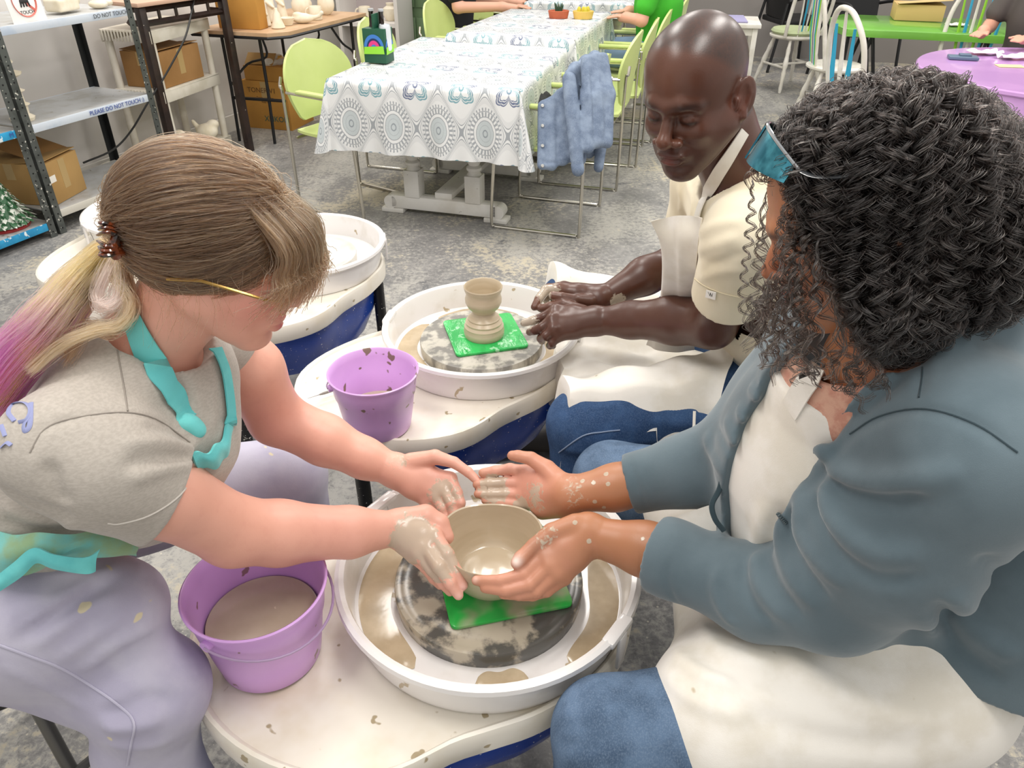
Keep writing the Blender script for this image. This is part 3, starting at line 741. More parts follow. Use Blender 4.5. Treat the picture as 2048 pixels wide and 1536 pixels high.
def head(S, C, B, sc=1., nose=1., lips=1., jaw=1., ears=(1, 1), lid=1, earsize=1.):
    L = lambda x, y, z: np.array(C) + B @ (np.array([x, y, z]) * sc)
    E = lambda x, y, z, a, b, c, k=.012, mode='+', R=None: S.ell(L(x, y, z), np.array([a, b, c]) * sc, B if R is None else B @ R, k * sc, mode)
    E(-.014, 0, .040, .098, .077, .084); E(.020, 0, .050, .070, .066, .066, .02); E(.034, 0, -.020, .058, .060, .082, .03)
    for s in (-1, 1):
        S.cone(L(-.005, s * .056, -.045), L(.060, s * .012, -.103), .021 * sc * jaw, .019 * sc * jaw, .03 * sc)
        E(.060, s * .040, -.030, .022, .019, .018, .025)
        S.cone(L(.020, s * .052, -.040), L(.052, s * .03, -.075), .020 * sc, .016 * sc, .03 * sc)
    E(.072, 0, -.104, .017, .019, .014, .018)
    S.chain([L(.072, -.044, .014), L(.0865, -.022, .021), L(.090, 0, .017), L(.0865, .022, .021), L(.072, .044, .014)], [.007 * sc, .009 * sc, .008 * sc, .009 * sc, .007 * sc], .014 * sc)
    for s in (-1, 1): E(.094, s * .031, -.004, .016, .019, .0125, .012, '-')
    for s in (-1, 1):
        if lid: E(.0775, s * .031, -.005, .0120, .0150, .0112, .005)
    S.chain([L(.087, 0, .006), L(.098, 0, -.014), L(.110, 0, -.033)], [.0065 * sc, .0075 * sc, .0098 * sc * nose], .010 * sc)
    for s in (-1, 1):
        E(.099, s * .012 * nose, -.040, .0095, .0078 * nose, .0075, .006)
        E(.103, s * .0065, -.0478, .005, .0036, .003, .002, '-')
    S.ridge([L(.103, 0, -.047), L(.098, 0, -.062)], .003 * sc, -.0016 * sc)
    E(.081, 0, -.066, .020, .030, .017, .014)
    E(.0955, 0, -.0645, .0085, .023 * lips, .0055 * lips, .004); E(.0940, 0, -.0775, .0090, .019 * lips, .0065 * lips, .004)
    S.ridge([L(.088, -.029, -.0715), L(.099, -.012, -.0712), L(.102, 0, -.0722), L(.099, .012, -.0712), L(.088, .029, -.0715)], .0022 * sc, -.0035 * sc)
    S.ridge([L(.09, -.02, -.089), L(.093, 0, -.089), L(.09, .02, -.089)], .005 * sc, -.0025 * sc)
    for s, on in zip((-1, 1), ears):
        if not on: continue
        q = earsize; a = rad(18) * s; R = np.array([[cos(.5), sin(.5) * s, 0], [-sin(.5) * s, cos(.5), 0], [0, 0, 1]]) @ np.array([[cos(-.2), 0, sin(-.2)], [0, 1, 0], [-sin(-.2), 0, cos(-.2)]])
        E(-.014, s * .082, -.006, .021 * q, .0070, .033 * q, .005, '+', R); E(-.008, s * .0910, -.001, .0135 * q, .0070, .022 * q, .004, '-', R)
        S.chain([L(-.006, s * .082, -.026), L(-.003, s * .083, -.034)], [.007 * sc, .008 * sc], .005 * sc)
        S.chain([L(.003, s * .078, -.004), L(.006, s * .077, -.016)], [.005 * sc, .004 * sc], .004 * sc)
        S.chain([L(-.016, s * .086, .018), L(-.020, s * .089, .0), L(-.012, s * .087, -.018)], [.003 * sc, .0032 * sc, .003 * sc], .003 * sc)
    return L
def cutcopy(S): T = Sculpt(); T.ops = list(S.ops); return T
SKIN = lambda n, sp=.5, rg=.42, b=.25: mat(n, attr='Col', rough=rg, spec=sp, bump=b, bscale=420, bdist=.0006)
def skin_mat(name, mudcol='b3a28c', rg=.45, bump=.2, sc=95, hair=False):
    """skin with drying clay where the 'mud' attribute says so"""
    m = bpy.data.materials.new(name); m.use_nodes = True; nt = m.node_tree; b = nt.nodes['Principled BSDF']; v = ncoord(nt)
    c = NT(nt, nattr(nt, 'Col').outputs['Color']); al = NT(nt, nattr(nt, 'Col').outputs['Alpha'])
    mot = nnoise(nt, 45, 3, .6, v); c = nmix(nt, (mot.step(.45, .75) * .12), c, 'c0786a' if not hair else '6a4438')
    f = (nnoise(nt, sc, 4, .65, v, .5) + al * 1.25 - 1.0).step(.26, .40)
    nt.links.new(nmix(nt, f * .85, c, mudcol).s, b.inputs['Base Color'])
    rr = f * -.18 + rg; nt.links.new(rr.s, b.inputs['Roughness'])
    b.inputs['Subsurface Weight'].default_value = .0
    h = nnoise(nt, 500, 2, .5, v) * .3 + f * .8
    nt.links.new(nbump(nt, h, bump, .0012), b.inputs['Normal']); return m
def skin_obj(name, parts, m, parent, col, mudf):
    o = mesh_obj(name, parts, m, parent, col=col); me = o.data; n = len(me.vertices); co = np.zeros(n * 3, F4); me.vertices.foreach_get('co', co); co = co.reshape(-1, 3)
    a = me.color_attributes['Col']; c = np.zeros(n * 4, F4); a.data.foreach_get('color', c); c = c.reshape(-1, 4); c[:, 3] = np.clip(mudf(co), 0, 1); a.data.foreach_set('color', c.ravel()); return o
def near(P_, c, r): return np.exp(-((P_ - np.array(c, F4)) ** 2).sum(1) / (r * r))
def person(label, loc):
    return thing('person', label, 'person', loc)
def put(o, root): return world_parent(o, root)
def seam(name, S, px, r, m, root, off=.0005):
    """a stitched seam or strap lying on sculpted cloth"""
    P_ = S.pick(spline(px, 5)); N_ = S.grad(P_, .003)
    if len(P_) < 2: return
    return put(MB().tube([p + n * off for p, n in zip(P_, N_)], r, 6).build(name, m), root)

# ---------------------------------------------------------------- the man (dark T-shirt arm towards the camera)
MAN = person('bald man in a cream T-shirt and white apron watching his wheel, muddy hands together', (.62, 1.52, 0))
mS = Sculpt()
mC = PD(1391, 186, 1.32); CAMB = np.stack([RT, UP, -FW], 1)
mB = basis(CAMB @ np.array([-.61, -.63, .48]), CAMB @ np.array([-.22, .70, .66]))
mL = head(mS, mC, mB, 1.01, nose=1.45, lips=1.1, jaw=1.12, ears=(1, 1), earsize=1.05)
neckb = np.array([.47, 1.46, 1.02])
mS.chain([mC + mB @ np.array([-.035, 0, -.02]), mC + mB @ np.array([-.06, 0, -.08]), neckb], [.058, .062, .075], .03)
msh, mel, mwr = K(1492, 470, 1.37, 62), K(1425, 648, 1.60, 52), K(1190, 642, 1.78, 26)
fsh, fel, fwr = (np.array([.42, 1.64, 1.0]), .06), K(1365, 520, 1.86, 42), K(1205, 598, 1.86, 24)
torso_m = [(.47, 1.46, .98, .09), (.56, 1.50, .80, .10), (.64, 1.53, .60, .11)]
wch(mS, torso_m, .05, flat=((0, 1, 0), 1.25))
mS.chain([neckb - [0, 0, .04], msh[0]], [.07, msh[1] * .9], .04); mS.chain([neckb - [0, 0, .04], fsh[0]], [.07, .055], .04)
mS.chain([msh[0], K(1462, 575, 1.50, 58)[0], mel[0]], [.054, .053, .048], .02)
mS.chain([mel[0], K(1350, 640, 1.68, 44)[0], K(1260, 640, 1.75, 33)[0], mwr[0]], [.048, .050, .038, .029], .02, flat=(UP, 1.05))
mS.chain([fsh[0], fel[0]], [.052, .045], .02); mS.chain([fel[0], K(1290, 552, 1.86, 40)[0], fwr[0]], [.045, .044, .028], .02)
# near left hand: back to the camera, fingers pointing left
hand(mS, (1190, 642, 1.78, 25), [(1112, 622, 1.80, 14), (1106, 640, 1.775, 14), (1108, 658, 1.765, 13), (1114, 673, 1.77, 12)],
     [[(1088, 634, 1.805, 10), (1066, 641, 1.81, 9), (1048, 646, 1.815, 7.6)], [(1084, 655, 1.775, 10), (1068, 661, 1.785, 9), (1059, 664, 1.80, 7.6)],
      [(1092, 672, 1.765, 9.5), (1082, 677, 1.785, 8.5), (1084, 682, 1.81, 7.5)], [(1104, 686, 1.77, 8.5), (1100, 691, 1.79, 7.5), (1106, 692, 1.81, 6.5)]],
     [(1165, 625, 1.80, 16), (1128, 610, 1.825, 12), (1100, 613, 1.835, 9.5), (1082, 617, 1.84, 8)])
hand(mS, (1200, 598, 1.86, 24), [(1118, 578, 1.865, 13), (1128, 576, 1.885, 13), (1142, 579, 1.90, 12), (1156, 586, 1.91, 11)],
     [[(1092, 580, 1.865, 10), (1078, 598, 1.85, 9), (1069, 614, 1.84, 7.6)], [(1098, 577, 1.895, 10), (1084, 590, 1.885, 9), (1076, 606, 1.87, 7.6)],
      [(1112, 575, 1.91, 9.5), (1098, 586, 1.905, 8.5), (1092, 600, 1.89, 7.5)], [(1132, 580, 1.92, 8.5), (1114, 588, 1.915, 7.5), (1106, 598, 1.905, 6.5)]],
     [(1180, 604, 1.84, 16), (1150, 600, 1.83, 11.5), (1124, 594, 1.83, 9.5), (1106, 591, 1.835, 9)])
hb = mC + mB @ np.array([.02, 0, 0])
def mcol(P_):
    q = (P_ - mC.astype(F4)) @ mB.astype(F4) / 1.03; c = blobs(P_, '523226', [(mL(.11, 0, -.035), .022, '70432f', .6), (mL(.0, .085, -.01), .022, '683a2c', .7), (mL(.07, .04, -.03), .03, '5e3829', .5),
        (mL(.09, 0, .06), .035, '6a4433', .7), (mL(.101, 0, -.067), .012, '5c3230', .7), (mL(.099, 0, -.079), .012, '7a4038', .7)])
    hd = np.clip(1.6 - np.linalg.norm(q, axis=1) * 9, 0, 1)
    # shaved scalp, brows, short stubble
    hl = np.clip((q[:, 2] - .062 + .55 * np.clip(q[:, 0] + .005, -.03, 1) * 1.0 - .0 + wavy(P_, 90, 1) * .002) / .02, 0, 1) * (q[:, 2] > -.03)
    back = np.clip((-.018 - q[:, 0]) / .02, 0, 1) * (q[:, 2] > -.06) * (np.abs(q[:, 1]) > .0)
    fr = 1 - np.clip((q[:, 0] - .035) / .03, 0, 1)
    sh = np.clip(np.maximum(back, np.clip((q[:, 2] - .035 - np.clip(q[:, 0], 0, 1) * .9) / .018, 0, 1)), 0, 1) * (np.linalg.norm(q, axis=1) < .16)
    ear = (np.abs(q[:, 1]) > .079) & (q[:, 2] < .035); sh = np.where(ear, 0, sh)
    g = .62 + .3 * wavy(P_, 700, 2)[:, None]; c = c * (1 - g * sh[:, None]) + np.array(lin('2b2523'), F4) * g * sh[:, None]
    for s in (-1, 1):
        br = np.exp(-(((q[:, 1] - s * .033) / .024) ** 4) - ((q[:, 2] - .021 + ((q[:, 1] * s - .03) / .02) ** 2 * .003) / .0055) ** 2) * (q[:, 0] > .055) * .75
        c = c * (1 - br[:, None]) + np.array(lin('1d1311'), F4) * br[:, None]
        ey = np.exp(-(((q[:, 1] - s * .031) / .017) ** 4) - (((q[:, 2] + .0085) / .0028) ** 2)) * (q[:, 0] > .06) * .9
        c = c * (1 - ey[:, None]) + np.array(lin('120c0a'), F4) * ey[:, None]
    st = np.clip((-.05 - q[:, 2]) / .02, 0, 1) * np.clip((q[:, 0] - .0) / .03, 0, 1) * (np.linalg.norm(q, axis=1) < .15) * .28 * (1 - np.exp(-((q[:, 2] + .071) / .012) ** 2 - (q[:, 1] / .02) ** 2))
    c = c * (1 - st[:, None]) + np.array(lin('2c1d18'), F4) * st[:, None]
    pal = near(P_, K(1095, 592, 1.86, 1)[0], .04) * .55; c = c * (1 - pal[:, None]) + np.array(lin('9a6c58'), F4) * pal[:, None]
    return c
MH = [K(1095, 592, 1.86, 1)[0], K(1090, 645, 1.80, 1)[0], K(1180, 640, 1.78, 1)[0], K(1238, 606, 1.83, 1)[0]]
mmud = lambda P_: np.maximum.reduce([near(P_, MH[0], .045) * 1.12, near(P_, MH[1] - [.04, 0, 0], .04) * .92, near(P_, MH[3], .028) * 1.15])
mfine = (K(1060, 560, 1.75, 0)[0] - [.03, .03, .14], np.array([.27, 1.78, .80])); mf2 = (mC - .15, mC + .15)
mf1 = (np.array([.0, 1.48, .58]), np.array([.28, 1.80, .82]))
parts = [mS.mesh([-.02, 1.1, .45], [.8, 1.85, 1.42], .005, skip=[mf1, mf2]), mS.mesh(*mf1, .0024), mS.mesh(*mf2, .0026)]
mb = put(skin_obj('body', parts, skin_mat('brown_skin', 'b7ab9a', .34, .25, 110, True), None, mcol, mmud), MAN)
# ---------------------------------------------------------------- cloth materials
def fabric(name, col, col2, wv=900, sc=6, lo=.4, hi=.62, rough=.85, bump=.25, ani=(1, 1, 1), sp=.2, sheen=.2, speck=None):
    m = mat(name, col, rough, col2, sc, lo, hi, 5, spec=sp, sheen=sheen, aniso=ani, speck=speck); nt = m.node_tree; b = nt.nodes['Principled BSDF']
    v = ncoord(nt); h = nnoise(nt, wv, 2, .5, v) * .5 + nnoise(nt, 60, 3, .6, v) * .6
    nt.links.new(nbump(nt, h, bump, .0016), b.inputs['Normal']); return m
def denim(name, dark, light, pale):
    m = mat(name, dark, .8, light, 16, .35, .68, 6, spec=.25); nt = m.node_tree; b = nt.nodes['Principled BSDF']; v = ncoord(nt)
    src = b.inputs['Base Color'].links[0].from_socket
    w = nnoise(nt, 520, 3, .65, nmap(nt, v, (1, 1, .45)))
    c = nmix(nt, w.step(.40, .76) * .32, src, pale); nt.links.new(c.s, b.inputs['Base Color'])
    nt.links.new(nbump(nt, w * .6 + nnoise(nt, 40, 3, .6, v) * .8, .3, .0015), b.inputs['Normal']); return m
CREAMTEE = fabric('cream_jersey', 'e9dfc6', 'dfd3b6', 1200, 4)
APRONW = fabric('cream_canvas', 'efebe3', 'e2dccf', 800, 9, speck=[('b9a98c', 18, .74)])
DEN_M = denim('indigo_denim', '263f63', '38557d', '6d84a4'); DEN_C = denim('mid_blue_denim', '42566f', '5f7692', '93a6bc')
THREAD = mat('seam_thread', '7f8ea6', .8); SHOE = mat('dark_shoe', '34302d', .6)
def shoe(root, at, rz):
    S = Sculpt(); c, s_ = cos(rz), sin(rz); q = lambda x, y, z: (at[0] + x * c - y * s_, at[1] + x * s_ + y * c, z)
    S.chain([q(-.03, 0, .05), q(.06, 0, .05), q(.17, 0, .038)], [.042, .042, .036], .02); S.cone(q(-.03, 0, .06), q(-.03, 0, .12), .04, .042, .02)
    S.plane((0, 0, .002), (0, 0, -1)); S.ops[-1] = ('&', .003, lambda P_: -P_[:, 2] + .002)
    return put(mesh_obj('shoe', [S.mesh([at[0] - .25, at[1] - .25, -.02], [at[0] + .25, at[1] + .25, .2], .006)], SHOE), root)
def stool(label, x, y, z, r=.17):
    t = thing('stool', label, 'stool', (x, y, 0), 0, 'black work stools'); m_ = mat('black_vinyl', '1c1c1e', .5)
    MB().lathe([(0, z - .05), (r * .95, z - .05), (r, z - .04), (r, z - .012), (r * .93, z), (0, z + .002)], n=40).build('seat', m_, t)
    for k in range(4):
        a = pi / 4 + k * pi / 2; MB().tube([(cos(a) * r * .6, sin(a) * r * .6, z - .05), (cos(a) * r * 1.15, sin(a) * r * 1.15, 0.0)], .012, 10).build('leg', mat('grey_steel', '6b6b69', .4, metal=.6), t)
    MB().tube([(cos(a) * r * .98, sin(a) * r * .98, .16) for a in np.linspace(0, 2 * pi, 36, endpoint=False)], .009, 8, closed=True).build('foot_ring', MATS['grey_steel'], t)
    return t
# ---- man's jeans
J = Sculpt(); nk, nh, fk, fh = (.157, 1.392, .53), (.60, 1.50, .56), (.16, 1.97, .54), (.62, 1.68, .55)
J.cone(nk, (.40, 1.44, .55), .078, .098, .02); J.cone((.40, 1.44, .55), nh, .098, .115, .02); J.cone(nk, (.16, 1.36, .30), .076, .066, .02); J.cone((.16, 1.36, .30), (.20, 1.37, .11), .066, .058, .02)
J.cone(fk, fh, .078, .11, .02); J.cone(fk, (.17, 1.98, .12), .075, .058, .02); J.ell((.67, 1.58, .55), (.16, .19, .14), k=.04)
Jb = cutcopy(J)
for f, w, a in [([(1150, 800), (1200, 812), (1280, 800)], .010, .004), ([(1290, 840), (1380, 850), (1470, 835)], .012, .004), ([(1180, 905), (1240, 890), (1330, 880)], .010, .005), ([(1120, 900), (1165, 905), (1220, 930)], .009, .004),
                ([(1420, 760), (1470, 752), (1520, 760)], .010, -.004), ([(1400, 800), (1450, 790), (1510, 800)], .01, .004)]: J.fold(f, w, a, Jb)
jm = put(mesh_obj('jeans', [J.mesh([.0, 1.2, .05], [.9, 2.15, .78], .006)], DEN_M), MAN)
seam('jeans_seam', J, [(1118, 905), (1165, 872), (1205, 864), (1240, 860)], .0016, THREAD, MAN)
shoe(MAN, (.19, 1.36), pi); shoe(MAN, (.17, 1.98), pi)
# ---- man's T-shirt
T = Sculpt(); wch(T, [(.475, 1.46, 1.0, .112), (.565, 1.50, .80, .132), (.65, 1.55, .60, .150)], .05, flat=((0, 1, 0), 1.22))
T.chain([neckb - [-.01, 0, .03], msh[0] + [.0, .012, .0]], [.092, .068], .05); T.chain([neckb - [0, 0, .04], fsh[0]], [.09, .07], .05)
T.chain([msh[0], K(1452, 600, 1.50, 1)[0]], [.072, .069], .03); T.chain([fsh[0], (np.array(fsh[0]) + np.array(fel[0])) / 2], [.067, .064], .03)
Tb = cutcopy(T)
for f, w, a in [([(1392, 560), (1440, 545), (1500, 540)], .010, .005), ([(1385, 500), (1430, 492), (1480, 470)], .010, .005), ([(1390, 530), (1440, 520), (1495, 505)], .009, -.004), ([(1388, 478), (1430, 450), (1490, 440)], .010, .005),
                ([(1398, 600 - 60), (1420, 520), (1460, 505)], .008, .003), ([(1400, 440), (1425, 400), (1470, 365), (1515, 352)], .006, -.005), ([(1370, 360), (1385, 400), (1380, 440)], .008, .004), ([(1355, 370), (1362, 400), (1360, 430)], .007, .004)]: T.fold(f, w, a, Tb)
axm = (mel[0] - msh[0]); axm /= np.linalg.norm(axm); hem = K(1447, 588, 1.5, 1)[0]
cutD = lambda P_: np.minimum.reduce([np.maximum(-((P_ - hem) @ axm.astype(F4)), 9 * (np.abs(P_[:, 2] - .86) > .2) - 0 * P_[:, 0]), P_[:, 0] * 0 + 9])
T.ops.append(('&', .003, lambda P_: np.where(np.linalg.norm(P_ - hem.astype(F4), axis=1) < .13, (P_ - hem.astype(F4)) @ axm.astype(F4), -1).astype(F4)))
ctr = mC + mB @ np.array([-.045, 0, -.08]); T.ops.append(('-', .006, lambda P_: np.linalg.norm((P_ - (neckb + [-.055, -.01, .055]).astype(F4)) / np.array([1, 1, 1], F4), axis=1) - .070))
ts = put(mesh_obj('t_shirt', [T.mesh([.25, 1.1, .45], [.9, 1.85, 1.25], .0045)], CREAMTEE), MAN)
seam('sleeve_hem', T, [(1384, 553), (1410, 572), (1450, 588), (1500, 598)], .0011, mat('cream_thread', 'd8cdb0', .8), MAN)
def patch(name, S, px4, m, root, off=.002, n=5):
    """small flat label laid on the cloth at four photo corners"""
    a, b, c, d = [np.array(p, float) for p in px4]; rows = [[a * (1 - i) * (1 - j) + b * i * (1 - j) + c * i * j + d * (1 - i) * j for i in np.linspace(0, 1, n)] for j in np.linspace(0, 1, n)]
    P_ = S.pick(np.array(rows).reshape(-1, 2)); N_ = S.grad(P_, .003); P_ = (P_ + N_ * off).reshape(n, n, 3); o = MB().grid(lambda u, v: P_[int(round(v * (n - 1))), int(round(u * (n - 1)))], n, n, .001).build(name, m); return put(o, root), P_
lab, LP = patch('woven_label', T, [(1415, 578), (1434, 583), (1432, 598), (1413, 593)], mat('label_white', 'f4f1ea', .7), MAN, .0025)
put(text('label_monogram', 'W', mat('ink_black', '141414', .6), None, LP[2, 2] + (T.grad(LP[2, 2][None], .003)[0]) * .0006, .013, frame(LP[2, 4] - LP[2, 0], LP[0, 2] - LP[4, 2]), squash=.8), MAN)
put(text('label_monogram', 'I', MATS['ink_black'], None, LP[2, 2] + (T.grad(LP[2, 2][None], .003)[0]) * .0006, .013, frame(LP[2, 4] - LP[2, 0], LP[0, 2] - LP[4, 2]), squash=.8), MAN)
# ---- man's apron
def lap(a, b):     # a across near->far, b belly->knee and down
    y = 1.33 + a * .74; x0 = .43 + .12 * min(1, a * 3); x = x0 + (.115 - x0) * min(b / .8, 1)
    def top(yy, xx):
        zn = .535 + .025 * min(1, max(0, (xx - .15) / .3)) + math.sqrt(max(.0, (.088 + .02 * min(1, max(0, (xx - .15) / .3))) ** 2 - (yy - (1.40 + .05 * (xx - .15) / .45)) ** 2)) if abs(yy - (1.40 + .05 * (xx - .15) / .45)) < .088 else .5
        ff = 1.97 - (xx - .16) * .63
        zf = .545 + math.sqrt(max(0, .09 ** 2 - (yy - ff) ** 2)) if abs(yy - ff) < .09 else .5
        sag = .60 - .045 * sin(pi * min(1, max(0, (yy - 1.42) / .5)))
        return max(zn, zf, sag if 1.42 < yy < ff else .0, .0)
    z = top(y, x) + .008
    if a < .06: z = min(z, top(1.33 + .06 * .74, x) + .008 - (.06 - a) * 1.6); y += .0
    if b > .8: z -= (b - .8) * .75; x -= .012 * sin((b - .8) * 8)
    z += .005 * sin(x * 50 + y * 23) + .004 * sin(y * 70 + 2 * sin(x * 25)); x += .010 * sin(y * 33) * b
    return (x, y, z)
ap = thing('apron', '', '', (0, 0, 0)); bpy.data.objects.remove(ap)
lapo = put(MB().grid(lap, 90, 60, .004).build('apron_skirt', APRONW), MAN)
def strap(name, S, px, w, m, root, n=6, off=.003, th=.0022):
    c = spline(px, n); P_ = S.pick(c); N_ = S.grad(P_, .004); vs = []; k = len(P_)
    tn = np.gradient(P_, axis=0); side = np.cross(tn, N_); side /= np.linalg.norm(side, axis=1, keepdims=True)
    A = P_ + N_ * off
    rows = [A - side * w / 2, A - side * w / 2 + N_ * th, A + side * w / 2 + N_ * th, A + side * w / 2]
    for i in range(k): vs += [r[i] for r in rows]
    fs = [(i * 4 + j, i * 4 + (j + 1) % 4, (i + 1) * 4 + (j + 1) % 4, (i + 1) * 4 + j) for i in range(k - 1) for j in range(4)] + [(3, 2, 1, 0), ((k - 1) * 4, (k - 1) * 4 + 1, (k - 1) * 4 + 2, (k - 1) * 4 + 3)]
    return put(MB().add(vs, fs).build(name, m), root)
MT = Sculpt(); MT.ops = [('+', .001, cutcopy(T)), ('+', .001, cutcopy(mS))]
strap('apron_strap', MT, [(1396, 446), (1406, 410), (1434, 352), (1462, 302), (1486, 262)], .024, APRONW, MAN, off=.004)
BIBROWS = [[(1402, 436, 1.42), (1370, 431, 1.46), (1335, 434, 1.50), (1306, 443, 1.50)], [(1392, 490, 1.45), (1365, 490, 1.48), (1342, 492, 1.51), (1323, 490, 1.53)], [(1386, 560, 1.56), (1360, 562, 1.58), (1338, 562, 1.60), (1322, 556, 1.62)], [(1384, 630, 1.72), (1355, 632, 1.74), (1330, 630, 1.76), (1312, 622, 1.77)], [(1392, 700, 1.80), (1350, 705, 1.81), (1315, 700, 1.82), (1290, 690, 1.84)]]
put(MB().tube([PD(1389, 822, 1.60), PD(1388, 850, 1.60), PD(1386, 870, 1.60)], .003, 6, flat=.4).build('apron_tie', APRONW), MAN)
stool('black stool under the man in the white apron', .68, 1.58, .43)
# ---------------------------------------------------------------- the teacher on the left
SHE = person('woman with pink-tipped ponytail, grey T-shirt and turquoise apron guiding the spinning bowl', (-.80, .92, 0))
S = Sculpt(); aC = PD(435, 505, .965); aB = basis(CAMB @ np.array([.94, -.31, -.17]), CAMB @ np.array([.35, .79, .50]))
aL = head(S, aC, aB, .95, nose=.95, lips=1.0, jaw=1.0, ears=(0, 1), earsize=.62)
nb = np.array([-.50, .90, 1.00])
S.chain([aC + aB @ np.array([-.02, 0, -.04]), aC + aB @ np.array([-.035, 0, -.09]), nb], [.052, .050, .062], .025)
ash, ael, awr = np.array([-.53, .725, .975]), K(466, 1062, 1.10, 1)[0], K(802, 1056, 1.262, 1)[0]
bsh, bel, bwr = np.array([-.50, 1.07, .97]), K(552, 835, 1.355, 1)[0], K(793, 942, 1.40, 1)[0]
wch(S, [(-.53, .90, .93, .085), (-.66, .88, .76, .10), (-.82, .87, .60, .11)], .04)
S.chain([nb - [0, 0, .03], ash], [.06, .046], .03); S.chain([nb - [0, 0, .03], bsh], [.06, .046], .03)
S.chain([ash, K(330, 990, 1.0, 1)[0], ael], [.050, .052, .049], .02); S.chain([ael, K(560, 1066, 1.15, 1)[0], K(700, 1064, 1.215, 1)[0], awr], [.0495, .0475, .0390, .0265], .015)
S.chain([bsh, K(500, 740, 1.28, 1)[0], bel], [.052, .053, .048], .02); S.chain([bel, K(650, 880, 1.38, 1)[0], K(730, 917, 1.395, 1)[0], bwr], [.047, .045, .036, .0275], .015)
HA = (802, 1056, 1.262, 31)
hand(S, HA, [(868, 1072, 1.242, 17), (853, 1094, 1.235, 19), (840, 1106, 1.235, 18), (828, 1110, 1.245, 16)],
     [[(894, 1110, 1.224, 15), (912, 1145, 1.218, 13.5), (925, 1171, 1.218, 11)], [(878, 1134, 1.210, 14), (900, 1166, 1.207, 12.5), (917, 1190, 1.211, 10.5)],
      [(864, 1140, 1.222, 12), (886, 1168, 1.225, 10.5), (900, 1184, 1.232, 9)], [(850, 1136, 1.245, 10), (866, 1158, 1.25, 9), (880, 1172, 1.255, 8)]],
     [(818, 1040, 1.262, 26), (850, 1034, 1.268, 25), (878, 1048, 1.268, 21), (893, 1074, 1.262, 15.5)])
HB = (793, 942, 1.40, 30)
hand(S, HB, [(900, 958, 1.385, 14), (888, 980, 1.378, 14), (872, 994, 1.378, 13.5), (852, 1002, 1.385, 12.5)],
     [[(914, 986, 1.368, 11.5), (921, 1006, 1.36, 10), (918, 1024, 1.36, 9)], [(903, 1007, 1.362, 11.5), (907, 1026, 1.358, 10), (902, 1042, 1.36, 9)],
      [(885, 1018, 1.366, 11), (890, 1036, 1.362, 9.5), (888, 1052, 1.364, 8.5)], [(864, 1022, 1.376, 10), (870, 1038, 1.374, 8.5), (872, 1052, 1.376, 7.5)]],
     [(822, 925, 1.39, 20), (870, 914, 1.38, 15), (908, 925, 1.372, 11.5), (936, 944, 1.366, 10), (957, 964, 1.362, 8.5)], .012)
PALE = 'e3ab97'
def acol(P_):
    c = blobs(P_, 'dfa591', [(aL(.065, -.045, -.03), .030, 'd98078', .55), (aL(.09, 0, -.035), .03, 'dd8c7e', .5), (aL(.102, 0, -.067), .012, 'b8505a', .8), (aL(.098, 0, -.079), .013, 'c05e64', .9),
        (aL(.02, 0, .09), .06, 'e0ac98', .3), (ael, .05, 'e2a18a', .5), (K(640, 1075, 1.2, 1)[0], .07, 'e0988a', .5), (K(560, 820, 1.3, 1)[0], .06, 'd99588', .4), (K(890, 970, 1.37, 1)[0], .05, 'dda394', .4), (K(925, 1174, 1.212, 1)[0], .007, 'e8b8ac', .9), (K(917, 1192, 1.205, 1)[0], .006, 'e8b8ac', .9)])
    q = (P_ - aC.astype(F4)) @ aB.astype(F4)
    for s in (-1, 1):
        br = np.exp(-(((q[:, 1] - s * .032) / .022) ** 4) - ((q[:, 2] - .021) / .004) ** 2) * (q[:, 0] > .055) * .6
        c = c * (1 - br[:, None]) + np.array(lin('7a5236'), F4) * br[:, None]
        ey = np.exp(-(((q[:, 1] - s * .031) / .016) ** 4) - (((q[:, 2] + .0088) / .0022) ** 2)) * (q[:, 0] > .06) * .8
        c = c * (1 - ey[:, None]) + np.array(lin('5a3a2c'), F4) * ey[:, None]
    tat = near(P_, K(462, 702, 1.27, 1)[0], .05) * (.45 + .4 * wavy(P_, 120, 3)) * .7; tat = np.clip(tat, 0, .8)[:, None]
    return c * (1 - tat) + np.array(lin('7b8078'), F4) * tat
amud = lambda P_: np.maximum.reduce([near(P_, K(828, 1078, 1.24, 1)[0], .052) * 1.2, near(P_, K(872, 1125, 1.21, 1)[0], .06) * .92, near(P_, K(800, 1040, 1.25, 1)[0], .022) * .85, near(P_, K(890, 990, 1.37, 1)[0], .06) * .80, near(P_, K(800, 925, 1.38, 1)[0], .045) * .70])
f1 = (np.array([-.26, .80, .54]), np.array([.02, 1.14, .76])); f2 = (aC - .145, aC + .15)
put(skin_obj('body', [S.mesh([-1.0, .6, .4], [.05, 1.25, 1.4], .005, skip=[f1, f2]), S.mesh(*f1, .0024), S.mesh(*f2, .003)], skin_mat('fair_skin', 'b9ab97', .42, .22, 80), None, acol, amud), SHE)
